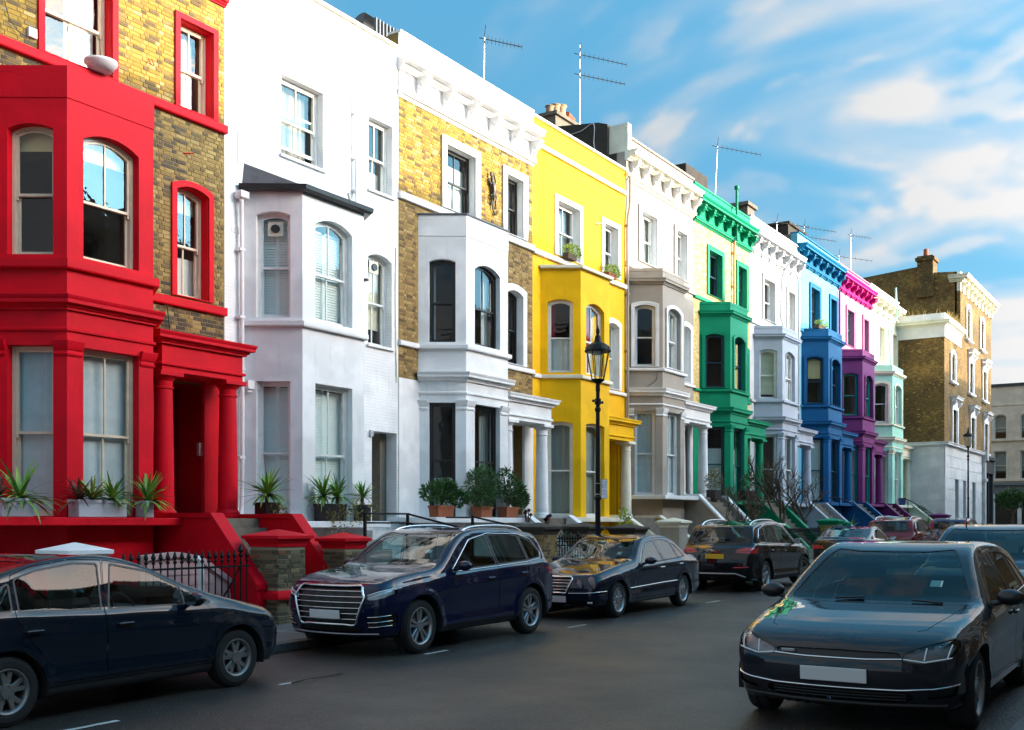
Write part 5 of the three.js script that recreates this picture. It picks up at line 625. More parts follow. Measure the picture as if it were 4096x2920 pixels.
// saloon with round twin headlights
makeCar({ name: 'parked_saloon', L: 4.8, W: 0.9, bot: 0.21, wr: 0.318, ar: 0.36, rim: 0.215, tw: 0.215, axles: [0.84, 3.67], plan: PLAN, bowF: 0.18, bowR: 0.14, tumble: 0.46, round: 0.1, crease: 0.12, paint: carPaint(0.006, 0.011, 0.026), style: 'ten', yc: 0.58, cabinMat: C.cabinPale,
  top: [[0.1, 0.22], [0.0, 0.36], [0.0, 0.5], [0.06, 0.66], [0.14, 0.76], [0.35, 0.83], [0.85, 0.92], [1.35, 0.985], [1.5, 1.02], [1.85, 1.23], [2.15, 1.37], [2.45, 1.428], [2.8, 1.44], [3.25, 1.415], [3.6, 1.32], [3.9, 1.14], [4.1, 1.05], [4.5, 1.01], [4.68, 0.96], [4.76, 0.75], [4.8, 0.5], [4.75, 0.32], [4.66, 0.22]],
  belt: [[0, 0.7], [0.9, 0.83], [1.6, 0.91], [3.6, 0.96], [4.7, 0.92]], cabin: [1.75, 1.38], header: 2.2, mirror: [1.85, 0.93],
  glass: [{ n: 'windscreen', v: 't', p: [[1.42, -0.1], [1.48, 0.4], [1.62, 0.66], [1.7, 0.68], [2.24, 0.53], [2.18, 0.3], [2.16, -0.1]] }, { n: 'rear_window', v: 't', p: [[3.5, -0.1], [3.5, 0.45], [3.92, 0.56], [4.02, 0.3], [4.04, -0.1]], m: C.dark }, ...[[[1.78, 0.935], [2.1, 1.2], [2.3, 1.3], [2.62, 1.335], [2.72, 0.955]], [[2.8, 0.96], [2.71, 1.34], [3.05, 1.335], [3.3, 1.29], [3.42, 0.985]], [[3.48, 0.99], [3.37, 1.265], [3.5, 1.21], [3.74, 1.02]]].map((p) => ({ n: 'side_window', v: 's', p, g: 0.018 }))],
  panels: [{ n: 'front_door', v: 's', p: [[1.5, 0.3], [1.46, 0.7], [1.62, 0.92], [2.05, 1.24], [2.3, 1.345], [2.68, 1.38], [2.76, 0.94], [2.74, 0.3]] }, { n: 'rear_door', v: 's', p: [[2.755, 0.3], [2.775, 0.94], [2.7, 1.385], [3.1, 1.38], [3.42, 1.31], [3.78, 1.03], [3.6, 0.82], [3.32, 0.62], [3.25, 0.3]] }, { n: 'bonnet', v: 't', p: [[0.12, -0.1], [0.16, 0.3], [0.3, 0.62], [0.9, 0.72], [1.52, 0.74], [1.42, 0.4], [1.38, -0.1]], lim: 0.3 }],
  patches: [{ n: 'grille', v: 'f', one: true, p: [[-0.1, 0.47], [0.24, 0.47], [0.32, 0.7], [0.3, 0.74], [-0.1, 0.75]], m: C.grille, push: -0.02 }, { n: 'tail_light', v: 'r', p: [[0.4, 0.72], [0.9, 0.7], [0.9, 0.88], [0.5, 0.9]], m: C.redLens }, { n: 'lower_intake', v: 'f', one: true, p: [[-0.1, 0.24], [0.6, 0.25], [0.6, 0.34], [-0.1, 0.34]], m: C.grille, push: -0.015 }],
  handles: [[2.55, 0.83], [3.42, 0.86]], handleMat: C.chrome, plateF: 0.36, extra: (g, put, surf) => {
    g.bar('grille_frame', 'f', [[-0.3, 0.745], [0.3, 0.745], [0.33, 0.7], [0.25, 0.47], [-0.25, 0.47], [-0.33, 0.7], [-0.3, 0.745]], 0.017, C.chrome, 0.008); for (const y of [0.53, 0.585, 0.64, 0.69]) g.bar('grille_slat', 'f', [[-lerp(0.26, 0.32, (y - 0.47) / 0.23), y], [lerp(0.26, 0.32, (y - 0.47) / 0.23), y]], 0.006, C.chrome, 0.002); g.bar('bumper_strip', 'f', [[0.3, 0.465], [0.6, 0.47], [0.84, 0.49]], 0.009, C.chrome, 0.006, true);
    for (const s of [-1, 1]) for (const [z, y, r] of [[0.48, 0.62, 0.085], [0.69, 0.65, 0.115]]) { const x = surf.x(y - 0.07, z) - 0.012, h = part(g, 'headlight'), tilt = (q) => q.rotateZ(0.16).rotateY(-s * 0.35).translate(x + 0.02, y, s * z); put('lamp_lens', tilt(sph(r, 24, 12).scale(0.35, 1.06, 1)), C.lens, h); put('lamp_bowl', tilt(sph(r * 0.94, 20, 10).scale(0.2, 1.05, 1).translate(0.01, 0, 0)), C.lampBowl, h); put('lamp_rim', tilt(flat(new THREE.TorusGeometry(r * 1.02, 0.007, 8, 32)).rotateY(Math.PI / 2).scale(1, 1.06, 1)), C.trim, h); }
    g.bar('side_moulding', 's', [[1.25, 0.5], [2.7, 0.53], [3.3, 0.535]], 0.014, C.chrome, 0.002, true); g.bar('fog_lamp', 'f', [[0.62, 0.3], [0.7, 0.3]], 0.024, C.lampBowl, 0, true); g.bar('window_line', 's', [[1.75, 0.925], [2.75, 0.95], [3.76, 1.0]], 0.007, C.trim, 0.006, true); sticker(put, surf, 1.72, 0.43); sticker(put, surf, 1.9, 0.38, 0.1, 0.08, C.cabinPale);
  } }, 'navy saloon with round twin headlights and upright chrome grille', 'car', [wx(15.6, 8.45), z0c - 0.88], -1, 'cars parked along the painted houses');
const coupe = (o) => ({ name: 'parked_coupe', L: 4.69, W: 0.905, bot: 0.2, wr: 0.33, ar: 0.37, rim: 0.24, axles: [0.8, 3.64], plan: PLAN, bowF: 0.2, bowR: 0.16, tumble: 0.5, round: 0.11, crease: 0.16, style: 'star', yc: 0.56,
  top: [[0.1, 0.2], [0.0, 0.4], [0.04, 0.62], [0.25, 0.77], [0.9, 0.91], [1.35, 0.98], [1.5, 1.02], [2.1, 1.3], [2.5, 1.39], [2.8, 1.4], [3.3, 1.345], [3.9, 1.16], [4.25, 1.05], [4.5, 1.02], [4.62, 0.96], [4.68, 0.72], [4.66, 0.42], [4.55, 0.2]], belt: [[0, 0.7], [1.5, 0.9], [3.5, 0.98], [4.6, 0.94]], cabin: [1.75, 1.34], header: 2.15, mirror: [1.8, 0.95],
  glass: [{ n: 'windscreen', v: 't', p: [[1.42, -0.1], [1.6, 0.66], [2.22, 0.52], [2.14, -0.1]] }, { n: 'rear_window', v: 't', p: [[3.2, -0.1], [3.2, 0.46], [4.05, 0.56], [4.16, 0.3], [4.18, -0.1]], m: C.dark }, { n: 'side_window', v: 's', p: [[1.8, 0.95], [2.2, 1.22], [2.6, 1.3], [3.0, 1.28], [3.5, 1.13], [3.6, 1.04]], g: 0.022, t: C.chrome }],
  panels: [{ n: 'door', v: 's', p: [[1.5, 0.32], [1.5, 0.8], [1.65, 0.92], [2.2, 1.28], [2.85, 1.35], [2.95, 0.9], [2.9, 0.32]] }], patches: [{ n: 'tail_light', v: 'r', p: [[0.42, 0.72], [0.9, 0.7], [0.9, 0.84], [0.5, 0.82]], m: C.redLens, push: 0.003 }], handles: [[2.8, 0.83]], plateR: 0.5, ...o });
makeCar(coupe({ paint: carPaint(0.008, 0.008, 0.011), extra: (g) => { g.bar('reflector', 'r', [[0.5, 0.4], [0.75, 0.41]], 0.012, C.redLens, 0.004, true); } }), 'black coupe with slim red tail lights parked behind the green brick piers', 'car', [wx(31.3, 8.45), z0c - 0.9], 1, 'cars parked along the painted houses');
makeCar(suvSpec({ name: 'parked_suv', far: true, paint: carPaint(0.16, 0.004, 0.012, 0.4), style: 'star', patches: [{ n: 'tail_light', v: 'r', p: [[0.35, 0.86], [0.95, 0.92], [0.95, 1.03], [0.72, 1.0], [0.4, 0.93]], m: C.redDark, push: 0.003 }], extra: quattro }), 'dark red crossover parked beyond the black coupe', 'car', [wx(36.2, 8.45), z0c - 0.75], 1, 'cars parked along the painted houses');
const hatch = (o) => ({ name: 'parked_hatchback', L: 4.26, W: 0.9, bot: 0.19, wr: 0.316, ar: 0.365, rim: 0.22, tw: 0.22, axles: [0.83, 3.46], plan: PLAN, bowF: 0.24, bowR: 0.12, tumble: 0.4, round: 0.085, crease: 0.17, style: 'multi', rimMat: C.alloyDull, yc: 0.6,
  top: [[0.12, 0.2], [0.03, 0.33], [0.0, 0.48], [0.03, 0.64], [0.1, 0.73], [0.3, 0.81], [0.7, 0.885], [1.05, 0.94], [1.2, 0.975], [1.55, 1.185], [1.92, 1.365], [2.25, 1.435], [2.6, 1.452], [3.2, 1.43], [3.7, 1.365], [3.92, 1.3], [4.05, 1.12], [4.15, 0.95], [4.22, 0.78], [4.26, 0.55], [4.2, 0.32], [4.1, 0.2]],
  belt: [[0, 0.66], [0.6, 0.78], [1.4, 0.9], [2.5, 0.94], [3.9, 1.0]], cabin: [1.5, 1.39], header: 2.0, mirror: [1.62, 0.95],
  glass: [{ n: 'windscreen', v: 't', p: [[1.12, -0.1], [1.16, 0.38], [1.3, 0.74], [1.38, 0.775], [2.03, 0.52], [1.95, 0.3], [1.93, -0.1]] }, { n: 'rear_window', v: 'r', p: [[-0.1, 0.98], [0.6, 1.0], [0.5, 1.27], [-0.1, 1.29]], m: C.dark }, ...[[[1.54, 0.935], [2.02, 1.235], [2.2, 1.31], [2.5, 1.345], [2.56, 0.965]], [[2.64, 0.968], [2.58, 1.35], [3.0, 1.345], [3.3, 1.31], [3.38, 0.995]], [[3.44, 1.0], [3.36, 1.3], [3.58, 1.23], [3.72, 1.06], [3.7, 1.02]]].map((p) => ({ n: 'side_window', v: 's', p, g: 0.02, m: C.dark }))],
  panels: [{ n: 'front_door', v: 's', p: [[1.32, 0.34], [1.28, 0.62], [1.4, 0.91], [2.0, 1.28], [2.2, 1.355], [2.54, 1.39], [2.6, 0.95], [2.58, 0.34]] }, { n: 'rear_door', v: 's', p: [[2.595, 0.34], [2.615, 0.95], [2.56, 1.39], [3.05, 1.39], [3.4, 1.34], [3.46, 0.99], [3.3, 0.78], [3.08, 0.55], [3.02, 0.34]] }, { n: 'bonnet', v: 't', p: [[0.14, -0.1], [0.2, 0.42], [0.4, 0.62], [0.8, 0.7], [1.24, 0.77], [1.13, 0.4], [1.08, -0.1]], lim: 0.34 }],
  patches: [{ n: 'headlight', v: 'f', p: [[0.50, 0.60], [0.62, 0.575], [0.83, 0.61], [0.88, 0.7], [0.86, 0.76], [0.7, 0.72], [0.52, 0.655]], m: C.lens, bowl: C.brake, g: 0.008 }, { n: 'upper_grille', v: 'f', one: true, p: [[-0.1, 0.595], [0.49, 0.6], [0.5, 0.655], [-0.1, 0.665]], m: C.grille, push: -0.015 }, { n: 'lower_intake', v: 'f', one: true, p: [[-0.1, 0.26], [0.5, 0.265], [0.58, 0.3], [0.56, 0.355], [-0.1, 0.36]], m: C.grille, push: -0.03 }, { n: 'fog_vent', v: 'f', p: [[0.64, 0.29], [0.86, 0.33], [0.88, 0.42], [0.7, 0.4]], m: C.grille, push: -0.02 }, { n: 'tail_light', v: 'r', p: [[0.45, 0.8], [0.9, 0.8], [0.9, 0.94], [0.5, 0.94]], m: C.redLens }],
  handles: [[2.4, 0.82], [3.28, 0.85]], plateF: 0.47, ...o });
function frontHatch(g, put, surf) {
  g.bar('grille_line', 'f', [[-0.5, 0.607], [-0.25, 0.598], [0.25, 0.598], [0.5, 0.607]], 0.008, C.chrome, 0.004); g.bar('lamp_line', 'f', [[0.51, 0.607], [0.66, 0.588], [0.84, 0.622]], 0.006, C.led, 0.002, true);
  g.bar('bumper_line', 'f', [[-0.88, 0.415], [-0.72, 0.385], [-0.5, 0.368], [0.5, 0.368], [0.72, 0.385], [0.88, 0.415]], 0.008, C.chrome, 0.006); g.bar('splitter', 'f', [[-0.8, 0.25], [-0.4, 0.243], [0.4, 0.243], [0.8, 0.25]], 0.016, C.plastic, 0.004); for (const y of [0.285, 0.31, 0.335]) g.bar('intake_slat', 'f', [[-0.52, y], [0.52, y]], 0.007, C.plastic, -0.012);
  for (const [z, r] of [[0.6, 0.032], [0.74, 0.042]]) for (const s of [-1, 1]) put('headlight_projector', sph(r, 16, 10).translate(surf.x(0.66, z) + 0.035, 0.655 + (z - 0.6) * 0.12, s * z), C.lens);
  g.bar('daylight_strip', 'f', [[0.655, 0.6], [0.665, 0.69]], 0.006, C.led, -0.008, true); g.bar('daylight_strip', 'f', [[0.81, 0.62], [0.83, 0.715]], 0.006, C.led, -0.008, true);
  put('grille_badge', rbox(-0.005, 0.005, -0.012, 0.012, -0.055, 0.055, 0.004).translate(surf.x(0.63, 0.38) - 0.012, 0.633, -0.38), C.alloy); g.bar('waist_line', 's', [[1.5, 0.925], [2.6, 0.955], [3.7, 1.01]], 0.006, C.chrome, 0.005, true);
  sticker(put, surf, 1.5, 0.47, 0.1, 0.09); for (const z of [-0.33, 0.33]) put('screen_wiper', tube([[1.2, surf.y(1.2, z) + 0.014, z], [1.21, surf.y(1.21, z + 0.25) + 0.012, z + 0.25]], 0.01, 5), C.trim);
}
const GOLF = makeCar(hatch({ W: 0.96, tumble: 0.54, paint: carPaint(0.014, 0.016, 0.022, 0.35), extra: frontHatch, mirrorMat: C.trim }), 'dark grey hatchback with slim grille parked on the near side of the road', 'car', [wx(9.85, 2.7), -2.545 * SZ], -1, 'cars parked on the near kerb'); GOLF.scale.setScalar(1.07);
makeCar(suvSpec({ name: 'parked_estate', paint: carPaint(0.008, 0.022, 0.05, 0.35), style: 'star', patches: [q5patch[0], q5patch[1]], extra: (g, put, surf) => { sticker(put, surf, 1.55, 0.5, 0.1, 0.09); put('roof_aerial', cyl(0.012, 0.006, 0.14, 6).translate(2.3, 1.63, -0.45), C.trim); } }), 'blue tall estate car parked behind the dark grey hatchback', 'car', [wx(15.6, 2.7), -2.6 * SZ], -1, 'cars parked on the near kerb');
const mpv = (o) => hatch({ name: 'parked_minicar', L: 4.0, axles: [0.8, 3.35], tumble: 0.3, top: [[0.1, 0.22], [0, 0.45], [0.06, 0.72], [0.35, 0.9], [0.9, 1.04], [1.05, 1.08], [1.75, 1.47], [2.1, 1.55], [2.8, 1.57], [3.5, 1.53], [3.78, 1.46], [3.88, 1.1], [3.97, 0.85], [4, 0.5], [3.9, 0.22]], belt: [[0, 0.75], [1.2, 0.98], [3.8, 1.04]], cabin: [1.4, 1.5], header: 1.85, panels: [], handles: [[2.4, 0.92], [3.2, 0.92]],
  glass: [{ n: 'windscreen', v: 't', p: [[1.02, -0.1], [1.2, 0.68], [1.82, 0.6], [1.75, -0.1]] }, { n: 'rear_window', v: 'r', p: [[-0.1, 1.05], [0.56, 1.06], [0.52, 1.42], [-0.1, 1.44]], m: C.dark }, { n: 'side_window', v: 's', p: [[1.4, 1.02], [1.85, 1.36], [2.1, 1.44], [2.4, 1.46], [2.4, 1.04]] }, { n: 'side_window', v: 's', p: [[2.48, 1.04], [2.48, 1.46], [3.0, 1.45], [3.35, 1.4], [3.4, 1.06]] }], patches: [{ n: 'tail_light', v: 'r', p: [[0.62, 0.95], [0.95, 0.95], [0.95, 1.5], [0.58, 1.48]], m: C.redLens, push: 0.003 }], ...o });
makeCar(mpv({ paint: carPaint(0.012, 0.02, 0.12), far: true }), 'blue minicar with tall red tail lights parked beyond the red crossover', 'car', [wx(43.5, 8.45), z0c - 0.4], 1, 'cars parked along the painted houses');
makeCar(hatch({ paint: carPaint(0.05, 0.055, 0.06), far: true }), 'grey hatchback facing the camera near the corner block', 'car', [wx(51.5, 5.4), -5.4 * SZ], -1, 'cars parked on the near kerb');
makeCar(hatch({ paint: carPaint(0.02, 0.025, 0.03), far: true }), 'dark hatchback beyond the grey hatchback near the side road', 'car', [wx(58, 5.0), -5.0 * SZ], -1, 'cars parked on the near kerb');
// ---------- lamp posts ----------
function lampPost(label, x, z, h) {                       // h: top of the finial above the pavement
  const g = thing('street_lamp', label, 'street lamp', [x, groundY(x) + 0.1, z], 0, 'black street lamps on the pavement'), k = h / 5.85, put = (n, gs, m, p = g) => obj(n, gs, m, p);
  const post = lathe([[0.001, 0], [0.16, 0], [0.16, 0.08], [0.13, 0.14], [0.125, 0.9], [0.09, 1.0], [0.075, 1.1], [0.085, 1.13], [0.07, 1.18], [0.062, 2.1], [0.085, 2.13], [0.085, 2.17], [0.06, 2.2], [0.05, 4.05], [0.075, 4.08], [0.075, 4.13], [0.05, 4.16], [0.048, 4.5], [0.06, 4.52], [0.05, 4.72], [0.001, 4.72]].map(([r, y]) => [r * 0.86, y * k]), 20); post.computeVertexNormals(); put('post', post, M.iron);
  const b = rod([-0.2, 4.28 * k, 0], [0.2, 4.28 * k, 0], 0.018); put('ladder_bar', [b, sph(0.032).translate(-0.2, 4.28 * k, 0), sph(0.032).translate(0.2, 4.28 * k, 0), cyl(0.07, 0.07, 0.12, 12).translate(0, 4.22 * k, 0)], M.iron);
  const l = part(g, 'lantern'), y0 = 4.74 * k, y1 = y0 + 0.62, r0 = 0.135, r1 = 0.25;
  put('base_ring', lathe([[0.05, y0 - 0.06], [r0, y0], [r0 + 0.015, y0 + 0.02], [r0, y0 + 0.035], [0.06, y0 + 0.02]], 24), M.iron, l);
  for (let i = 0; i < 8; i++) { const t = i * Math.PI / 4, u = t + Math.PI / 4, P = (r, y, q) => [r * Math.cos(q), y, r * Math.sin(q)]; const gg = new THREE.BufferGeometry(); gg.setAttribute('position', new THREE.Float32BufferAttribute([P(r0, y0 + 0.03, t), P(r0, y0 + 0.03, u), P(r1, y1, u), P(r0, y0 + 0.03, t), P(r1, y1, u), P(r1, y1, t)].flat(), 3)); gg.computeVertexNormals(); put('glass_pane', gg, M.glass, l); put('glazing_bar', rod(P(r0, y0 + 0.03, t), P(r1, y1, t), 0.009, 0.009, 5), M.iron, l); }
  put('lamp_unit', cyl(0.13, 0.13, 0.05, 16).translate(0, y1 - 0.05, 0), M.stone, l);
  const hood = lathe([[0.01, y1 - 0.005], [r1 + 0.03, y1 - 0.005], [r1 + 0.035, y1 + 0.02], [r1 + 0.01, y1 + 0.06], [r1 - 0.03, y1 + 0.13], [r1 - 0.1, y1 + 0.18], [0.09, y1 + 0.2], [0.075, y1 + 0.24], [0.055, y1 + 0.34], [0.03, y1 + 0.36], [0.028, y1 + 0.38], [0.045, y1 + 0.42], [0.04, y1 + 0.47], [0.015, y1 + 0.52], [0.012, y1 + 0.56], [0.001, y1 + 0.57]], 24); hood.computeVertexNormals(); put('hood', hood, M.iron, l);
  for (let i = 0; i < 8; i++) put('crest', flat(new THREE.ConeGeometry(0.022, 0.07, 5)).translate((r1 + 0.01) * Math.cos(i * 0.785), y1 + 0.09, (r1 + 0.01) * Math.sin(i * 0.785)), M.iron, l);
  return g;
}
{
  const [x, y] = pt(1330, 735, -10.5), z = -10.5 * SZ; lampPost('tall black lamp post with parking sign before the yellow house', x, z, y - groundY(x) - 0.1);
  const [x2, y2] = pt(2154, 945, -11.6); lampPost('distant black lamp post before the brick corner block', x2, -11.6 * SZ, y2 - groundY(x2) - 0.1);
  // parking sign: a flat plate with its print
  const cv = document.createElement('canvas'); cv.width = 256; cv.height = 680; const c = cv.getContext('2d'); c.fillStyle = '#d9dae0'; c.fillRect(0, 0, 256, 680); c.fillStyle = '#16181d'; c.fillRect(0, 0, 256, 6); c.fillRect(0, 674, 256, 6); c.fillRect(0, 0, 5, 680); c.fillRect(251, 0, 5, 680);
  c.textAlign = 'center'; c.font = 'bold 38px sans-serif'; ['Resident', 'permit', 'holders', 'only'].forEach((t, i) => c.fillText(t, 172, 92 + i * 66)); c.fillStyle = '#0b3f8c'; c.fillRect(26, 176, 62, 120); c.fillStyle = '#ffffff'; c.font = 'bold 92px sans-serif'; c.fillText('P', 57, 268); c.fillStyle = '#23262e'; c.beginPath(); c.arc(57, 62, 17, 0, 7); c.fill(); c.fillStyle = '#9fa3ad'; c.fillRect(36, 96, 42, 40);
  c.fillStyle = '#16181d'; c.font = 'bold 31px sans-serif'; ['Mon - Fri', '8.30 am - 10 pm', 'Sat', '8.30 am - 1.30 pm'].forEach((t, i) => c.fillText(t, 128, 380 + i * 54, 224));
  const t = new THREE.CanvasTexture(cv); t.colorSpace = THREE.SRGBColorSpace; const [sx, sy] = pt(1340, 1066, -10.42), [, sb] = pt(1340, 1109, -10.42), hh = sy - sb, s = thing('parking_sign', 'small white resident permit parking sign on the near lamp post', 'sign', [x + 0.02, sb, z], -0.5);
  obj('plate', box(0.02, 0.02 + hh * 0.377, 0, hh, 0.075, 0.083), M.iron, s); const f = new THREE.PlaneGeometry(hh * 0.37, hh * 0.985); f.translate(0.02 + hh * 0.1885, hh / 2, 0.0855); const face = new THREE.Mesh(f, std([1, 1, 1], 0.5, { map: t })); face.name = 'sign_face'; face.castShadow = face.receiveShadow = true; s.add(face); obj('clamp', [box(-0.075, 0.1, hh * 0.2, hh * 0.24, 0.0, 0.075), box(-0.075, 0.1, hh * 0.76, hh * 0.8, 0.0, 0.075)], M.steel, s);
}
// ---------- brick piers, railings, low walls on the pavement edge ----------
function pier(label, X, w, top, o = {}) {                // survey X of the middle, width, height of the cap top above datum
  const Z = o.Z || 12.1, x = wx(X, Z), gy = groundY(x) + 0.1, h = top - gy, g = thing('brick_pier', label, 'gate pier', [x, gy, -Z * SZ], o.turn || 0, o.group), hw = w / 2, cap = o.cap || M.red, b0 = h - 0.28;
  obj('core', box(-hw + 0.006, hw - 0.006, -0.1, b0 + 0.02, -hw + 0.006, hw - 0.006), o.core || M.mortarDark, g);
  if (o.pal) for (const [t, n] of [[0, 1], [-Math.PI / 2, 2], [Math.PI / 2, 3]]) bricks(g, { u0: -hw, u1: hw, y0: 0.0, y1: b0, spare: o.ring ? [rect(-3, 3, o.ring - 0.02, o.ring + 0.16)] : [], pal: () => o.pal, seed: Math.round(X * 10) + n, most: n === 3 ? 0 : 110, mat4: new THREE.Matrix4().makeRotationY(t).multiply(new THREE.Matrix4().makeTranslation(0, 0, hw - 0.008)), depth: 0.016, h: 0.0755, len: 0.225 });
  const sq = (r) => [[-r, r], [r, r], [r, -r], [-r, -r]];
  obj('cap', [sweep(sq(hw - 0.01), [[0, b0], [0.02, b0], [0.03, b0 + 0.05], [0.06, b0 + 0.09], [0.07, b0 + 0.12], [0.11, b0 + 0.13], [0.11, b0 + 0.18], [0, b0 + 0.2]], true), flat(new THREE.CylinderGeometry(0.02, (hw + 0.1) * Math.SQRT2, h - b0 - 0.18, 4, 1)).rotateY(Math.PI / 4).translate(0, b0 + 0.18 + (h - b0 - 0.18) / 2, 0)], cap, g);
  if (o.ring) { obj('painted_band', sweep(sq(hw - 0.012), [[0, o.ring], [0.09, o.ring], [0.1, o.ring + 0.04], [0.09, o.ring + 0.1], [0, o.ring + 0.14]], true), cap, g); }
  return g;
}
pier('sooty brick gate pier with red cap and red band beside the red steps', 9.68, 0.62, 1.66, { pal: 'pier', ring: 0.42, group: 'gate piers with red caps' });
pier('smaller brick gate pier with red cap in front of the white house', 11.1, 0.5, 1.6, { pal: 'pier', group: 'gate piers with red caps' });
pier('brick pier with dark stone cap in front of the white porch', 16.95, 0.62, 1.78, { pal: 'rust', cap: M.sooty }); pier('brick pier with dark cap behind the near lamp post', 19.4, 0.66, 1.78, { pal: 'rust', cap: M.sooty, Z: 12.5 }); pier('brick pier with dark cap before the yellow steps', 20.95, 0.66, 1.75, { pal: 'rust', cap: M.sooty, Z: 12.1 });
pier('ochre brick gate pier with green cap and the wider front', 36.9, 0.72, 1.98, { pal: 'ochre', cap: M.green, ring: 0.5, group: 'ochre piers with green caps' }); pier('narrower ochre brick pier with green cap by the bare shrub', 39.6, 0.66, 1.9, { pal: 'ochre', cap: M.green, Z: 12.6, group: 'ochre piers with green caps' });
pier('white rendered pier with square cap behind the fastback', 6.32, 0.5, 1.5, { cap: M.white, core: M.sooty }); pier('cream capped pier behind the saloon', 23.9, 0.6, 1.92, { cap: M.cream, core: M.grey, Z: 12.3 }); pier('grey rendered pier with white cap behind the black crossover', 31.0, 0.7, 1.84, { cap: M.white, core: M.grey, Z: 12.3 });
pier('pale grey pier at the foot of the grey steps', 45.8, 0.9, 2.14, { cap: M.paleBlue, core: M.paleBlue, Z: 12.3, group: 'pale grey piers' }); pier('second pale grey pier beside the blue steps', 48.2, 0.9, 2.12, { cap: M.paleBlue, core: M.paleBlue, Z: 12.6, group: 'pale grey piers' }); pier('purple pier with flat cap before the mint house', 57, 0.9, 2.35, { cap: M.purple, core: M.purple, Z: 12.5 });
function railing(label, X0, X1, Z, top, mat, step = 0.13, stay = true) {
  const x0 = wx(X0, Z), x1 = wx(X1, Z), gy = groundY(x0) + 0.1, g = thing('iron_railing', label, 'railing', [x0, gy, -Z * SZ]), h = top - gy, n = Math.round((x1 - x0) / step);
  obj('top_rail', box(-0.05, x1 - x0 + 0.05, h - 0.28, h - 0.25, -0.02, 0.02), mat, g); obj('bottom_rail', box(-0.05, x1 - x0 + 0.05, 0.08, 0.11, -0.02, 0.02), mat, g);
  const spear = lathe([[0.001, 0], [0.012, 0], [0.012, h - 0.2], [0.028, h - 0.18], [0.03, h - 0.165], [0.016, h - 0.15], [0.014, h - 0.135], [0.034, h - 0.11], [0.034, h - 0.095], [0.012, h - 0.03], [0.001, h]], 10); spear.computeVertexNormals(); boxUV(spear);
  for (let k = 0; k <= n; k++) { const b = new THREE.Mesh(spear, mat); b.name = 'spear_bar'; b.position.set(k * (x1 - x0) / n, 0, 0); if (k === n - 1) b.scale.set(1.4, 1.07, 1.4); b.castShadow = b.receiveShadow = true; g.add(b); }
  if (stay) obj('stay', tube([[x1 - x0 - 0.1, h * 0.85, 0], [x1 - x0 - 0.25, h * 0.55, -0.1], [x1 - x0 - 0.5, 0.1, -0.4]], 0.014, 6), mat, g); return g;
}
railing('black spear topped iron railing beside the red steps', 6.95, 9.0, 12.0, 1.36, M.iron); railing('black iron railing between the dark capped brick piers', 17.4, 19.0, 12.3, 1.5, M.iron, 0.13, false); railing('black iron railing under the bare shrub by the green piers', 32.0, 36.2, 12.3, 1.62, M.iron, 0.14, false); railing('cream painted picket railing on the yellow front steps', 21.6, 23.6, 12.9, 1.55, M.cream, 0.15, false);
// pink raking wall and drain pipe in the red area
{ const x = wx(8.55, 13.3), g = thing('area_wall', 'pale pink weatherboarded raking wall below the red steps', 'wall', [x, groundY(x) + 0.1, -12.75 * SZ]), pk = paint(0.58, 0.37, 0.36); const L0 = [[-1.1, 0], [1.5, 0], [1.5, 0.1], [-0.1, 1.05], [-0.5, 1.12], [-1.1, 1.08]]; obj('wall_core', ext(L0, 0.12, [], 0), pk, g); for (let k = 0; k < 6; k++) { const y = 0.05 + k * 0.16, xe = lerp(1.3, -0.25, y / 0.95); obj('board', box(-1.08, xe, y, y + 0.145, 0.121, 0.14), pk, g); } obj('coping', ext([[-1.12, 1.085], [-0.5, 1.125], [-0.1, 1.055], [1.52, 0.09], [1.55, 0.15], [-0.06, 1.13], [-0.5, 1.2], [-1.12, 1.16]], 0.2, [], -0.03), pk, g);
  const d = thing('drain_pipe', 'short white bent drain pipe behind the black railing', 'pipe', [wx(8.35, 12.5), groundY(wx(8.3, 12.5)) + 0.1, -12.3 * SZ]); obj('pipe', tube([[0, 0, 0], [0, 1.0, 0], [-0.03, 1.1, 0], [-0.12, 1.12, 0]], 0.045, 10), M.white, d); }
// ---------- low front walls between piers ----------
for (const [label, X0, X1, top, m] of [['low dark brick wall under the spear railing', 6.6, 9.2, 0.3, M.mortarDark], ['low white area wall before the brick house', 12.3, 16.5, 0.95, M.white], ['low grey wall before the grey house', 24.6, 30.4, 1.25, M.grey], ['low pale grey wall before the pale grey house', 40.8, 45.2, 1.5, M.paleBlue], ['low blue wall before the blue house', 48.8, 52, 1.6, M.blue], ['low purple wall before the pink house', 52.5, 56, 1.7, M.purple]]) { const x0 = wx(X0, 12.3), x1 = wx(X1, 12.3), gy = groundY(x0) + 0.1, g = thing('front_wall', label, 'wall', [x0, gy, -12.3 * SZ]); obj('wall_body', box(0, x1 - x0, -0.2, top - gy, -0.12, 0.12), m, g); obj('coping', rbox(-0.02, x1 - x0 + 0.02, top - gy, top - gy + 0.07, -0.16, 0.16, 0.015), m, g); }
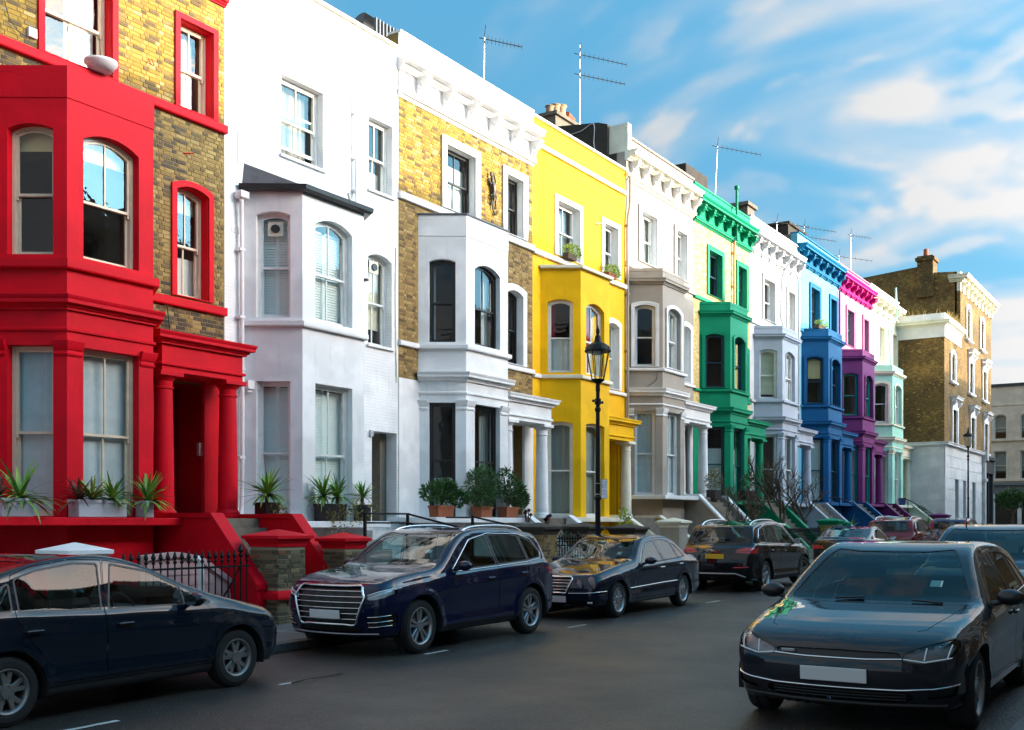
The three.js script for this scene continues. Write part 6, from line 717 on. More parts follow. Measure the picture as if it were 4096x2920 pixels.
// black handrails on the white house steps
{ const [x, y] = pt(890, 1160, -13.2), g = thing('handrail', 'black metal handrail on the white house front steps', 'handrail', [x, groundY(x) + 0.1, -13.2 * SZ]), h = (py) => pt(890, py, -13.2)[1] - groundY(x) - 0.1, r = 0.022, bars = [[[-1.1, h(1143), 0], [0.25, h(1143), 0]], [[-1.1, h(1163), 0], [0.25, h(1163), 0]], [[0.25, h(1143), 0], [1.2, h(1180), 0.9]], [[0.25, h(1163), 0], [1.2, h(1200), 0.9]], [[1.6, h(1150), 0], [2.6, h(1150), 0]], [[2.6, h(1148), 0], [3.3, h(1172), 0.7]]]; for (const [a, b] of bars) obj('rail', rod(a, b, r, r, 6), M.iron, g); for (const [px, pz, t] of [[-1.1, 0, h(1143)], [0.25, 0, h(1143)], [1.2, 0.9, h(1180)], [2.6, 0, h(1148)]]) obj('post', box(px - 0.025, px + 0.025, 0, t + 0.02, pz - 0.025, pz + 0.025), M.iron, g);
  const s = thing('entry_steps', 'white rendered steps up to the white house door', 'steps', [wx(14.6, 14.5), groundY(wx(14.6, 14.5)) + 0.1, -14.9 * SZ]); for (let k = 0; k < 8; k++) obj('step', box(-0.65, 0.75, 0, 1.62 - k * 0.2, k * 0.27 + (k ? 0 : -0.2), k * 0.27 + 0.27), M.stone, s); }
for (const [label, a, b, Z] of [['thin black handrail on the blue front steps', [1868, 1108], [1925, 1140], 13.2], ['thin black handrail on the mint front steps', [2020, 1112], [2062, 1136], 13.2]]) { const A = pt(...a, Z * -1), B = pt(...b, -Z + 0.9), g = thing('handrail', label, 'handrail', [A[0], groundY(A[0]) + 0.1, A[2]]), y = groundY(A[0]) + 0.1; obj('rail', tube([[-0.5, A[1] - y, -0.4], [0, A[1] - y, 0], [B[0] - A[0], B[1] - y, B[2] - A[2]]], 0.025, 6), M.iron, g); obj('post', rod([0, 0, 0], [0, A[1] - y, 0], 0.022), M.iron, g); }
{ const [x, y] = pt(2007, 1125, -13.9); const b = thing('bucket', 'small blue bucket on the mint house ledge', 'bucket', [x, y, -13.9 * SZ]); obj('pail', lathe([[0.001, 0], [0.16, 0], [0.2, 0.42], [0.215, 0.43], [0.19, 0.41], [0.15, 0.03], [0.001, 0.03]], 18), std([0.01, 0.03, 0.16], 0.4), b); }
// ---------- plants ----------
const leafMat = (r, g, b) => phy([r, g, b], 0.6, { side: THREE.DoubleSide });
const LF = { spike: [leafMat(0.12, 0.26, 0.03), leafMat(0.2, 0.34, 0.04), leafMat(0.08, 0.17, 0.02), leafMat(0.34, 0.3, 0.05)], spikeRed: [leafMat(0.09, 0.02, 0.02), leafMat(0.14, 0.05, 0.02)], box: leafMat(0.035, 0.1, 0.015), pine: leafMat(0.05, 0.12, 0.03), ivy: leafMat(0.2, 0.17, 0.03), dry: leafMat(0.17, 0.14, 0.05), bright: leafMat(0.3, 0.42, 0.03), red: leafMat(0.08, 0.006, 0.012), bark: std([0.12, 0.08, 0.05], 0.9, { map: T.slab, bumpMap: T.brickB, bumpScale: 0.004 }), soil: std([0.04, 0.03, 0.02], 1) };
function blade(P, a, tilt, len, w, droop) {              // a folded strap leaf from the origin
  const n = 5, L = [], dx = Math.cos(a), dz = Math.sin(a); let x = 0, y = 0, t = tilt;
  for (let k = 0; k <= n; k++) { const ww = w * Math.sin(Math.PI * Math.min(0.96, 0.22 + 0.78 * k / n)) * 0.5; L.push([[x * dx - dz * ww, y + ww * 0.3, x * dz + dx * ww], [x * dx, y, x * dz], [x * dx + dz * ww, y + ww * 0.3, x * dz - dx * ww]]); x += Math.cos(t) * len / n; y += Math.sin(t) * len / n; t -= droop / n; }
  for (let k = 0; k < n; k++) for (const s of [0, 1]) { const A = L[k][s], B = L[k][s + 1], Cc = L[k + 1][s + 1], Dd = L[k + 1][s]; P.push(...A, ...B, ...Cc, ...A, ...Cc, ...Dd); }
}
const fromP = (P) => { const g = new THREE.BufferGeometry(); g.setAttribute('position', new THREE.Float32BufferAttribute(P, 3)); g.computeVertexNormals(); return g; };
function yucca(parent, x, y, z, r, n, seed, mats, stem = 0) {
  const R = rng(seed); if (stem) obj('stem', rod([x, y - 0.1, z], [x, y + stem, z], 0.04, 0.035), LF.bark, parent);
  for (let k = 0; k < n; k++) { const P = [], q = R(); blade(P, R() * 6.283, 1.45 - 1.75 * q ** 0.8, r * (0.7 + 0.5 * R()), 0.05 * (0.8 + 0.5 * R()) * Math.sqrt(r / 0.5), 0.25 + 0.7 * R() * (0.4 + q)); obj('leaf', fromP(P).translate(x, y + stem, z), mats[Math.floor(R() ** 1.6 * mats.length)], parent); }
}
function leafCloud(blobs, n, size, seed, aspect = 1.8) {   // small leaf faces through a set of ellipsoids
  const R = rng(seed), P = [];
  for (let k = 0; k < n; k++) {
    const [bx, by, bz, rx, ry, rz] = blobs[Math.floor(R() * blobs.length)]; let a = R() * 6.283, c = R() * 2 - 1, s = Math.sqrt(1 - c * c), q = Math.cbrt(0.25 + 0.75 * R()) * (0.8 + 0.28 * R()), x = bx + rx * q * s * Math.cos(a), y = by + ry * q * c, z = bz + rz * q * s * Math.sin(a);
    const u = V3(R() - 0.5 + s * Math.cos(a), R() * 1.2 - 0.2 + c * 0.6, R() - 0.5 + s * Math.sin(a)).normalize(), v = V3(R() - 0.5, R() - 0.5, R() - 0.5).cross(u).normalize(), l = size * (0.6 + 0.8 * R()) * aspect, w = size * (0.5 + 0.5 * R()) * 0.5, p = V3(x, y, z), m = p.clone().addScaledVector(u, l * 0.5), e = p.clone().addScaledVector(u, l);
    const A = m.clone().addScaledVector(v, w), B = m.clone().addScaledVector(v, -w); P.push(...p.toArray(), ...B.toArray(), ...A.toArray(), ...A.toArray(), ...B.toArray(), ...e.toArray());
  }
  return fromP(P);
}
const pot = (parent, w, h, d, m, r = 0.012, taper = 1) => { const g = rbox(-w / 2, w / 2, 0, h, -d / 2, d / 2, r), p = g.attributes.position; if (taper !== 1) for (let i = 0; i < p.count; i++) { const k = lerp(taper, 1, p.getY(i) / h); p.setX(i, p.getX(i) * k); p.setZ(i, p.getZ(i) * k); } obj('pot', [g, box(-w / 2 - 0.012, w / 2 + 0.012, h - 0.05, h - 0.005, -d / 2 - 0.012, d / 2 + 0.012)], m, parent); obj('soil', box(-w / 2 + 0.02, w / 2 - 0.02, h - 0.02, h + 0.003, -d / 2 + 0.02, d / 2 - 0.02), LF.soil, parent); };
const trough = phy([0.42, 0.45, 0.5], 0.5);
const trailing = (parent, x, y, z, w, drop, n, seed) => obj('trailing_leaves', leafCloud(Array.from({ length: 6 }, (_, k) => [x + (k / 5 - 0.5) * w, y - drop * (0.2 + 0.5 * hash2(k, seed)), z + 0.05 * hash2(seed, k), 0.09, drop * 0.45, 0.07]), n, 0.045, seed, 1.3), LF.ivy, parent);
// red house ledge: three grey troughs of spiky plants
const onLedge = (Z, x, y) => { const p = pt(x, y, -Z); return p; };
{
  const ly = RED.oy + groundY(wx(8.35, 15));             // ledge top
  const put = (label, xs, w, plants, seed) => { const p = pt(xs, 1150, -13.9), g = thing('planter_trough', label, 'planter', [p[0], ly, -13.88 * SZ], 0, 'grey troughs on the red ledge'); pot(g, w, 0.27, 0.26, trough); plants.forEach(([x, r, n, red], i) => yucca(g, x, 0.27, 0, r, n, seed + i, red ? LF.spikeRed : LF.spike)); };
  put('grey trough with a spiky green and bronze plant left of the red bay', 26, 0.5, [[-0.22, 0.42, 34, 1], [0.12, 0.6, 64, 0]], 3); put('long grey trough of three spiky plants under the red bay window', 216, 0.88, [[-0.34, 0.42, 34, 1], [-0.1, 0.46, 50, 0], [0.26, 0.44, 50, 0]], 13); put('small grey pot with a spiky plant beside the red column', 320, 0.16, [[0.06, 0.52, 60, 0]], 23);
}
// white house ledge: black pots
{
  const ly = WHI.oy + groundY(wx(10.74 + 2.5, 15));
  for (const [label, xs, Z, plants, seed, tr] of [['bushy yucca in a black pot by the white drainpipe', 594, 13.9, [[0, 0.55, 70]], 31, 1], ['twin yuccas in a black box with trailing ivy under the white bay', 735, 13.88, [[-0.2, 0.52, 56], [0.2, 0.46, 50]], 41, 2], ['slim dracaena in a small black pot at the white ledge end', 806, 13.9, [[0, 0.42, 34]], 51, 1]]) {
    const p = pt(xs, 1160, -Z), w = plants.length > 1 ? 0.62 : seed > 50 ? 0.2 : 0.34, g = thing('potted_plant', label, 'potted plant', [p[0], ly, -Z * SZ], 0, 'black pots on the white ledge'); pot(g, w, 0.34, 0.3, M.black); plants.forEach(([x, r, n], i) => yucca(g, x, 0.3, 0, r, n, seed + i, LF.spike.slice(0, 3), 0.18)); trailing(g, w * 0.35, 0.34, 0.16, w * tr * 0.7, tr > 1 ? 0.6 : 0.34, tr > 1 ? 320 : seed > 50 ? 60 : 130, seed);
  }
}
// brick house ledge: clipped shrubs in terracotta
{
  const ly = BRK.oy + groundY(wx(15.45 + 2.5, 15));
  for (const [label, xs, w, blobs, n, m, size, seed] of [['rounded dark green shrub in a wide terracotta box', 982, 0.62, [[-0.25, 0.52, 0, 0.42, 0.22, 0.26], [0.2, 0.55, 0, 0.42, 0.26, 0.26], [0.05, 0.62, 0.05, 0.3, 0.22, 0.24], [0.55, 0.42, 0.1, 0.2, 0.16, 0.2]], 1900, LF.box, 0.055, 61], ['tall feathery shrub in a long terracotta box', 1073, 0.5, [[-0.25, 0.75, 0, 0.3, 0.42, 0.26], [0.12, 0.8, 0, 0.28, 0.5, 0.26], [-0.05, 0.5, 0.05, 0.42, 0.3, 0.3]], 2600, LF.pine, 0.04, 71], ['spreading leafy shrub in two small terracotta boxes', 1130, 0.55, [[-0.1, 0.8, 0, 0.3, 0.42, 0.26], [0.3, 0.62, 0, 0.32, 0.34, 0.26], [0.5, 0.45, 0, 0.25, 0.24, 0.24]], 2400, LF.pine, 0.046, 81]]) {
    const p = pt(xs, 1150, -13.88), g = thing('potted_shrub', label, 'potted shrub', [p[0], ly, -13.88 * SZ], 0, 'shrubs in terracotta on the white ledge'); pot(g, w, 0.26, 0.28, M.terracotta, 0.012, 0.92); obj('stems', [[-0.1, 0.1], [0.12, -0.1], [0, 0.25]].map(([a, b]) => rod([a * 0.5, 0.24, 0], [a + b * 0.4, 0.62, 0], 0.014, 0.008, 5)), LF.bark, g); obj('foliage', leafCloud(blobs, n, size, seed), m, g);
  }
}
const succulent = (label, xs, ys, Z, w, seed) => { const p = pt(xs, ys, -Z), g = thing('succulent', label, 'plant', [p[0], p[1] - 0.12, -Z * SZ]), R = rng(seed); for (let k = 0; k < 5; k++) { const x = (R() - 0.5) * w, z = (R() - 0.5) * 0.2, y = 0.1 + R() * 0.16; obj('stem', rod([x * 0.6, 0, z * 0.6], [x, y, z], 0.015, 0.012, 5), LF.bark, g); for (let i = 0; i < 14; i++) { const P = []; blade(P, i * 2.4, 0.2 + i * 0.08, 0.09, 0.05, -0.3); obj('leaf', fromP(P).translate(x, y, z), LF.red, g); } } };
succulent('dark red rosette succulent at the end of the white ledge', 1172, 1150, 13.6, 0.5, 5); succulent('dark red rosette succulent on the brick pier cap', 1213, 1160, 12.1, 0.4, 9);
// window boxes
for (const [label, xs, ys, Z, m, seed] of [['leafy window box with wooden trough on the yellow upper sill', 1268, 578, 14.85, LF.bright, 91], ['small window box on the narrow yellow upper window', 1357, 620, 14.85, LF.bright, 95], ['leafy pot on top of the blue bay', 1825, 733, 14.4, LF.bright, 97]]) { const p = pt(xs, ys, -Z), k = seed === 97 ? 1.9 : 1, g = thing('window_box', label, 'window box', [p[0], p[1], -Z * SZ]); pot(g, 0.5 * k, 0.17, 0.18, seed === 95 ? M.terracotta : LF.bark); obj('foliage', leafCloud([[-0.1 * k, 0.25, 0.02, 0.26 * k, 0.14, 0.14], [0.16 * k, 0.3, 0.04, 0.22 * k, 0.18, 0.16], [0.3 * k, 0.2, 0.05, 0.14 * k, 0.14, 0.12]], 420, 0.045, seed), m, g); }
for (const [label, xs, seed] of [['dry twiggy plant in a dark pot on the green ledge', 1588, 101], ['bushy plant in a wide dark pot on the green ledge', 1664, 103]]) { const p = pt(xs, 1112, -13.88), g = thing('potted_shrub', label, 'potted shrub', [p[0], p[1], -13.88 * SZ], 0, 'pots on the green ledge'); pot(g, seed === 103 ? 0.9 : 0.6, 0.34, 0.32, M.black); obj('foliage', leafCloud([[-0.15, 0.65, 0, 0.3, 0.34, 0.22], [0.2, 0.72, 0, 0.3, 0.36, 0.22]], 700, 0.04, seed), seed === 103 ? LF.pine : LF.dry, g); }
// bare shrub in front of the pale grey house
function branchTree(label, x, z, h, seed, spread, name = 'bare_shrub') {
  const R = rng(seed), g = thing(name, label, 'shrub', [x, groundY(x) + 0.1, z], 0, 'bare shrubs before the pale grey house'), twigs = [];
  const grow = (p, d, l, r, k) => { const q = p.clone().addScaledVector(d, l), mid = p.clone().lerp(q, 0.5).add(V3((R() - 0.5) * l * 0.2, (R() - 0.5) * l * 0.1, (R() - 0.5) * l * 0.2)); const gg = tube([p.toArray(), mid.toArray(), q.toArray()], r, k > 2 ? 4 : 6, 4); if (k < 2) obj(k ? 'limb' : 'trunk', gg, LF.bark, g); else twigs.push(gg); if (k >= 5) return; const n = k < 1 ? 3 : 2 + (R() > 0.45 ? 1 : 0); for (let i = 0; i < n; i++) { const e = d.clone().multiplyScalar(0.75).add(V3((R() - 0.5) * spread, R() * 0.55, (R() - 0.5) * spread)).normalize(); grow(p.clone().lerp(q, 0.55 + 0.45 * R()), e, l * (0.62 + 0.2 * R()), r * 0.66, k + 1); } };
  grow(V3(0, 0, 0), V3((R() - 0.5) * 0.3, 1, 0).normalize(), h * 0.36, h * 0.016, 0); obj('twigs', twigs, LF.bark, g); return g;
}
for (const [label, xs, h, seed, Z] of [['tall bare shrub with many twigs before the pale grey bay', 1745, 4.2, 7, 12.9], ['leaning bare shrub beside the black railing', 1690, 3.2, 17, 12.9], ['wide bare shrub by the ochre piers', 1795, 4.0, 27, 12.9], ['small bare shrub before the green bay', 1640, 2.8, 37, 12.8]]) { const p = pt(xs, 1180, -Z); branchTree(label, p[0], -Z * SZ, h, seed, 1.5); }
for (const [label, xs, ys, Z, w, seed, m] of [['fern like plants before the blue front steps', 1880, 1150, 13.2, 1.4, 111, LF.spike], ['leafy shrub beside the purple pier', 2065, 1150, 12.8, 1.0, 113, LF.spike]]) { const p = pt(xs, ys, -Z), g = thing('garden_plant', label, 'plant', [p[0], groundY(p[0]) + 0.1, -Z * SZ]); for (let k = 0; k < 4; k++) yucca(g, (k - 1.5) * w * 0.5, 0.75 + 0.2 * (k % 2), 0, 0.7, 16, seed + k, m, 0.1); }
{ const p = pt(1390, 1150, -12.6), g = thing('conifer_sprig', 'small yellow green conifer behind the dark pier caps', 'plant', [p[0], groundY(p[0]) + 0.1, -12.6 * SZ]); obj('stem', rod([0, 0, 0], [0, 1.6, 0], 0.02, 0.01), LF.bark, g); obj('foliage', leafCloud([[0, 1.5, 0, 0.14, 0.4, 0.14], [0.05, 1.15, 0, 0.18, 0.3, 0.16]], 420, 0.05, 121), LF.bright, g);
  const q = pt(1275, 1190, -12.7), g2 = thing('garden_bush', 'grey green bush behind the black railing at the yellow house', 'plant', [q[0], groundY(q[0]) + 0.1, -12.7 * SZ]); obj('stem', rod([0, 0, 0], [0, 0.9, 0], 0.02, 0.01), LF.bark, g2); obj('foliage', leafCloud([[-0.35, 0.9, 0, 0.3, 0.4, 0.25], [0.2, 1.0, 0, 0.4, 0.34, 0.25]], 900, 0.05, 123), leafMat(0.1, 0.15, 0.08), g2); }
{ const x = 96, z = -13.6, g = thing('street_tree', 'small dark tree in front of the cream building', 'tree', [x, groundY(x), z]); obj('trunk', [tube([[0, 0, 0], [0.05, 1.2, 0], [-0.05, 2, 0.1]], 0.09, 7), tube([[0, 1.4, 0], [0.4, 2.2, 0.3], [0.7, 2.7, 0.4]], 0.05, 6), tube([[0, 1.5, 0], [-0.4, 2.3, -0.3], [-0.6, 2.8, -0.5]], 0.05, 6)], LF.bark, g); obj('crown', leafCloud([[0, 2.9, 0, 0.9, 0.7, 0.9], [0.6, 2.6, 0.5, 0.6, 0.5, 0.6], [-0.6, 2.7, -0.5, 0.7, 0.6, 0.6]], 1600, 0.14, 131), LF.box, g); }
// ---------- pipes, vents, sculpture and small fittings ----------
const onHouse = (h) => (name, gs, m) => obj(name, gs, m, h.g, h.oy);
{ // white house: downpipes, gutter over the bay, hopper, vents, spare fan plates
  const put = onHouse(WHI), W = M.white; put('downpipe', [tube([[0.28, 6.2, 0.12], [0.3, 5.9, 0.1], [0.3, 0.3, 0.1], [0.26, 0.12, 0.12], [0.1, 0.05, 0.12]], 0.038, 10, 40), ...[5.2, 3.9, 2.9, 1.2].map((y) => box(0.24, 0.36, y, y + 0.05, 0, 0.13)), rbox(0.2, 0.4, 6.2, 6.34, 0.02, 0.2, 0.02)], W);
  put('downpipe', [tube([[3.3, 9.3, 0.09], [3.3, 8.9, 0.09], [3.3, 6.7, 0.09]], 0.035, 10), tube([[3.3, 8.62, 0.09], [3.42, 8.66, 0.12], [3.5, 8.72, 0.2]], 0.03, 8), tube([[3.3, 6.85, 0.09], [3.1, 6.95, 0.12], [2.98, 7.05, 0.16]], 0.03, 8), ...[8.9, 7.9, 7.2].map((y) => box(3.25, 3.35, y, y + 0.04, 0, 0.12))], W);
  const { c, R, p: pj, bl, br } = WHI, pth = [[bl - 0.05, -0.02], [c, pj + 0.02], [R, pj + 0.02], [br + 0.05, -0.02]]; put('gutter', sweep(pth, [[-0.02, 6.4], [0.08, 6.38], [0.15, 6.42], [0.16, 6.5], [-0.02, 6.52]]), M.black); put('bay_cover', fromP([[bl - 0.05, 6.5, 0], [c, 6.5, pj + 0.04], [bl, 6.95, 0.0], [c, 6.5, pj + 0.04], [R, 6.5, pj + 0.04], [br - 0.3, 6.95, 0.0], [c, 6.5, pj + 0.04], [br - 0.3, 6.95, 0.0], [bl, 6.95, 0.0], [R, 6.5, pj + 0.04], [br + 0.05, 6.5, 0], [br - 0.3, 6.95, 0.0]].flat()), M.lead);
  const sp = []; for (let k = 0; k < 46; k++) { const t = k / 45, x = lerp(c, R, t), z = pj + 0.04; sp.push(rod([x, 6.5, z], [x + 0.02, 6.68, z + (k % 2 ? 0.05 : -0.05)], 0.003, 0.002, 3)); } put('bird_spikes', sp, M.steel).userData.kind = 'stuff';
  put('parapet_coping', rbox(0.02, WHI.W - 0.01, 10.88, 10.95, -0.3, 0.07, 0.01), M.ivory); for (const [x, y] of [[0.25, 5.55], [0.25, 2.6], [0.75, 9.4]]) put('air_brick', Array.from({ length: 4 }, (_, k) => box(x - 0.11, x + 0.11, y + k * 0.035, y + k * 0.035 + 0.018, 0, 0.012)), W);
  put('cement_crack', [tube([[0.12, 9.73, 0.004], [1.4, 9.72, 0.004], [2.9, 9.73, 0.004], [4.6, 9.72, 0.004]], 0.006, 5, 20), tube([[0.3, 10.8, 0.004], [0.32, 9.5, 0.004], [0.29, 8, 0.004], [0.3, 6.9, 0.004]], 0.007, 5, 30)], M.stone); put('pilaster_capital', [box(0.42, 0.72, 2.5, 2.56, 0.02, 0.12), box(0.4, 0.74, 2.56, 2.72, 0.02, 0.16)], W); put('wall_cable', tube([[4.62, 6.3, 0.02], [4.6, 5, 0.02], [4.64, 3.2, 0.02]], 0.012, 5), M.ivory);
  put('security_camera', [rbox(3.55, 3.62, 5.3, 5.36, 0.0, 0.14, 0.01)], M.black); put('door_entry_box', rbox(3.78, 3.86, 1.9, 2.04, 0, 0.06, 0.01), M.stone);
  const F = (M4, a, y) => { const q = merged([box(a - 0.14, a + 0.14, y - 0.14, y + 0.14, -0.17, -0.165)]); q.applyMatrix4(M4); put('fan_plate', q, M.ivory); const r = merged([cyl(0.08, 0.08, 0.03, 20).rotateX(Math.PI / 2).translate(a, y, -0.16)]); r.applyMatrix4(M4); put('extractor_fan', r, M.black); }; F(panelMatrix([bl, 0], [c, pj]), 0.527, 5.72); F(new THREE.Matrix4(), 4.12, 5.76);
}
{ const put = onHouse(RED); put('air_brick', Array.from({ length: 5 }, (_, k) => box(3.05, 3.3, 6.0 + k * 0.03, 6.018 + k * 0.03, 0.0, 0.02)), M.cement); put('wall_cable', [tube([[0.45, 11, 0.03], [0.7, 9.6, 0.03], [0.95, 7.7, 0.05], [1.2, 7.55, 0.1]], 0.007, 5), tube([[3.62, 3.95, 0.05], [3.7, 3.2, 0.06], [3.68, 2.4, 0.06], [3.66, 0.4, 0.04]], 0.01, 5)], M.black); put('cable_box', rbox(1.2, 1.34, 7.62, 7.78, 0.0, 0.06, 0.01), M.stone); put('wall_hook', [tube([[3.3, 8.1, 0.02], [3.3, 8.0, 0.07], [3.36, 8.0, 0.07], [3.36, 8.12, 0.02]], 0.008, 5), rod([4.0, 6.66, 0], [4.12, 6.68, 0.12], 0.012)], M.red); put('hole_dark_patch', box(3.26, 3.42, 9.2, 9.36, -0.001, 0.006), M.black); put('entry_phone', [rbox(4.3, 4.4, 1.15, 1.4, -0.02, 0.05, 0.01)], M.steel);  // the hole is a flat black patch, its inner dark put into the colour
  const b = thing('flower_pot', 'white shallow bowl with a dry twig on the red upper sill', 'pot', [wx(8.2, 14.9), RED.oy + groundY(wx(8.35, 15)) + 7.48, -14.86 * SZ]); obj('bowl', lathe([[0.001, 0], [0.18, 0], [0.24, 0.1], [0.27, 0.12], [0.27, 0.16], [0.24, 0.17], [0.2, 0.1], [0.001, 0.08]], 26), M.white, b); obj('twig', rod([0, 0.1, 0], [-0.03, 0.62, 0], 0.012, 0.004, 5), LF.bark, b); }
{ const put = onHouse(BRK); put('corner_return', box(-0.0, 0.12, 7.55, 9.72, -0.28, -0.002), M.mortar); // gecko sculpture on the brick wall
  const g = thing('gecko_sculpture', 'dark metal gecko sculpture climbing the yellow brick wall', 'sculpture', [pt(1091, 468, -15)[0], pt(1091, 462, -15)[1], WALL + 0.03]), im = std([0.03, 0.028, 0.026], 0.4, { metalness: 0.4 }), bp = [[0.1, 0.3, 0.05], [0.03, 0.42, 0.07], [0.04, 0.62, 0.09], [0.0, 0.85, 0.09], [-0.06, 1.0, 0.08], [-0.12, 1.14, 0.09]], rad = [0.045, 0.085, 0.115, 0.125, 0.075, 0.09], cv = new THREE.CatmullRomCurve3(bp.map((p) => V3(...p)));
  const seg = 30, tb = new THREE.TubeGeometry(cv, seg, 1, 10), p = tb.attributes.position; for (let i = 0; i <= seg; i++) { const c = cv.getPointAt(i / seg), f = i / seg * (rad.length - 1), k = Math.min(rad.length - 2, Math.floor(f)), r = lerp(rad[k], rad[k + 1], f - k) * (i === seg ? 0.3 : 1); for (let j = 0; j <= 10; j++) { const n = i * 11 + j; p.setXYZ(n, c.x + (p.getX(n) - c.x) * r, c.y + (p.getY(n) - c.y) * r, c.z + (p.getZ(n) - c.z) * r * 0.7); } } tb.computeVertexNormals(); obj('body', [flat(tb), sph(0.07, 14, 10).scale(0.9, 1.5, 0.7).translate(-0.15, 1.22, 0.09)], im, g);
  obj('tail', tube([[0.1, 0.32, 0.05], [0.02, 0.12, 0.04], [0.06, -0.1, 0.04], [0.22, -0.22, 0.04], [0.34, -0.16, 0.04], [0.33, -0.06, 0.04]], 0.03, 8, 40), im, g); const leg = (pts) => { obj('leg', tube(pts, 0.03, 7), im, g); const e = pts[pts.length - 1]; for (let k = -2; k <= 2; k++) { const a = Math.atan2(e[1] - pts[pts.length - 2][1], e[0] - pts[pts.length - 2][0]) + k * 0.45; obj('toe', rod(e, [e[0] + 0.08 * Math.cos(a), e[1] + 0.08 * Math.sin(a), 0.02], 0.01, 0.007, 5), im, g); } }; leg([[0.04, 0.98, 0.08], [0.16, 0.98, 0.08], [0.16, 1.16, 0.05], [0.12, 1.3, 0.03]]); leg([[-0.06, 0.98, 0.08], [-0.16, 0.86, 0.08], [-0.22, 0.98, 0.04]]); leg([[0.08, 0.5, 0.07], [0.22, 0.46, 0.08], [0.22, 0.24, 0.05], [0.26, 0.08, 0.03]]); leg([[-0.02, 0.5, 0.07], [-0.14, 0.42, 0.08], [-0.02, 0.28, 0.05], [-0.04, 0.14, 0.03]]); g.scale.setScalar(0.68); obj('eye', sph(0.02).translate(-0.1, 1.24, 0.13), std([0.05, 0.5, 0.45], 0.2), g); }
{ const put = onHouse(YEL); put('parapet_band', sweep([[0, 0], [YEL.W, 0]], bandProf(0.09, 10.3, 10.43)), M.white); put('parapet_coping', rbox(0, YEL.W, 11.08, 11.15, -0.32, 0.08, 0.012), M.white); put('render_joint', tube([[0.02, 9.9, 0.002], [2.5, 9.9, 0.002], [YEL.W, 9.9, 0.002]], 0.006, 4), M.yellow); put('air_brick', Array.from({ length: 4 }, (_, k) => box(0.3, 0.5, 6.1 + k * 0.035, 6.118 + k * 0.035, 0.0, 0.012)), M.yellow); put('wall_vent_pipe', rod([3.3, 8.95, 0], [3.4, 8.97, 0.16], 0.04), M.cream); put('cable', tube([[0.5, 11.1, 0.03], [0.5, 6, 0.03], [0.5, 0.2, 0.03]], 0.006, 5, 20), M.yellow); put('bay_coping_band', sweep(YEL.path, bandProf(0.1, 6.95, 7.05)), M.ivory); }
{ const put = onHouse(GRE); put('downpipe', [tube([[0.1, 10.3, 0.12], [0.1, 9.2, 0.1], [0.03, 8.9, 0.08], [0.02, 6, 0.08], [0.03, 1.2, 0.08]], 0.04, 8, 40), ...[8.6, 6.4, 4.6, 3.2].map((y) => box(-0.03, 0.08, y, y + 0.05, 0, 0.12))], M.grey); put('parapet_end', box(-0.004, 0.22, 11.0, 11.9, -0.62, 0.1), M.ivory); put('wall_cable', tube([[GRE.c - 0.1, 3.95, 0.76], [GRE.c - 0.12, 3.7, 0.74], [GRE.c - 0.25, 3.5, 0.52]], 0.008, 5), M.black); }
{ const put = onHouse(GRN); put('downpipe', [tube([[3.35, 10.2, 0.12], [3.35, 9.9, 0.1], [3.35, 7.3, 0.1]], 0.045, 10), ...[9.7, 8.4, 7.6].map((y) => box(3.28, 3.42, y, y + 0.06, 0, 0.14))], std([0.62, 0.3, 0.12], 0.6)); put('vent_pipe', tube([[3.35, 10.2, 0.2], [3.35, 12.2, 0.2]], 0.05, 10), M.green); put('vent_cowl', cyl(0.09, 0.09, 0.12, 12).translate(3.35, 12.2, 0.2), M.green); put('parapet', box(0.01, GRN.W - 0.01, 11.02, 11.56, 0.0015, 0.03), M.green); }
{ const put = onHouse(SIL); put('downpipe', tube([[3.3, 10.3, 0.45], [3.2, 9.6, 0.1], [3.2, 8.6, 0.09], [3.05, 8.5, 0.09], [3.05, 7.8, 0.09], [3.2, 7.7, 0.09], [3.2, 6.9, 0.09]], 0.04, 8, 50), M.silver); put('downpipe', tube([[SIL.W - 0.05, 9.8, 0.08], [SIL.W - 0.05, 3.3, 0.08]], 0.045, 8), M.silver); }
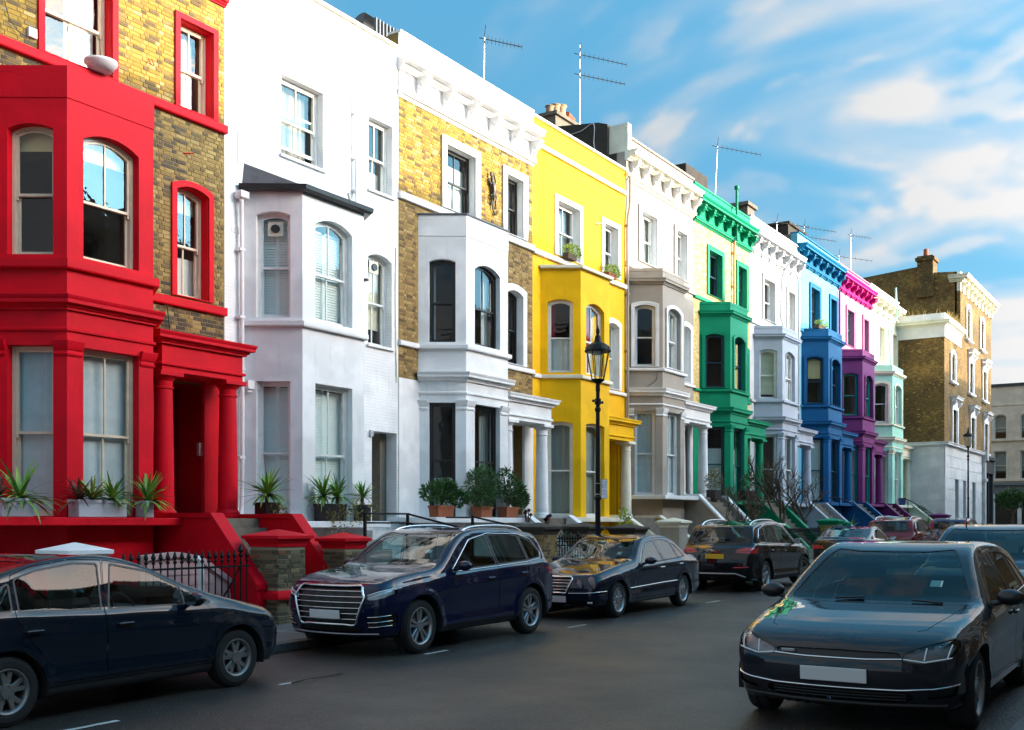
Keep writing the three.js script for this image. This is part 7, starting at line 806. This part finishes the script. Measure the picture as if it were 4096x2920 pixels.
{ const put = onHouse(MNT); put('downpipe', tube([[3.55, 11.6, 0.3], [3.55, 9.9, 0.3], [3.2, 9.6, 0.1], [3.2, 8.2, 0.1], [3.5, 7.2, 0.1]], 0.045, 8, 50), M.mint); }
{ const put = onHouse(BLU); put('downpipe', tube([[BLU.W - 0.06, 9.8, 0.08], [BLU.W - 0.06, 3.3, 0.08]], 0.045, 8), M.trimBlue); }
// fallen twigs and leaves on the road
{ const R = rng(9), gs = []; for (let k = 0; k < 90; k++) { const x = 3 + R() * 22, z = KERB + 0.1 + R() * 8, P = []; blade(P, R() * 6.28, 0.1, 0.03 + 0.03 * R(), 0.02, -0.4); gs.push(fromP(P).translate(x, groundY(x) + 0.008, z)); } const o = tag(obj('leaf_litter', gs, LF.dry), 'scattered small dry leaves lying on the dark road', 'leaves'); o.userData.kind = 'stuff'; const t = thing('fallen_twig', 'thin fallen twig on the road beside the fastback', 'twig', [wx(6.95, 8.0), groundY(wx(6.95, 8)) + 0.012, -8.1 * SZ]); obj('stick', tube([[-0.3, 0, 0], [0, 0.02, 0.05], [0.3, 0.0, -0.02], [0.45, 0.02, 0.08]], 0.008, 5), LF.bark, t); }

// neighbour's white steps at the left edge
{ const x = wx(5.15, 12.8), g = thing('raking_wall', 'white raking stair wall with black handrail left of the red bay', 'wall', [x, groundY(x) + 0.1, -12.9 * SZ]); obj('wall_body', ext([[-2.2, 0], [1.05, 0], [1.05, 0.35], [-0.55, 1.62], [-2.2, 1.62]], 0.16), M.white, g); obj('coping', ext([[-2.2, 1.62], [-0.53, 1.62], [1.1, 0.33], [1.1, 0.42], [-0.5, 1.7], [-2.2, 1.7]], 0.24, [], -0.04), M.white, g); obj('handrail', [rod([-0.6, 2.0, 0.3], [1.2, 0.62, 0.3], 0.025), rod([1.2, 0.62, 0.3], [1.6, 0.6, 0.3], 0.025)], M.iron, g); obj('handrail_post', rod([0.75, 0, 0.3], [0.75, 0.96, 0.3], 0.02), M.iron, g); }
renderer.render(scene, camera);
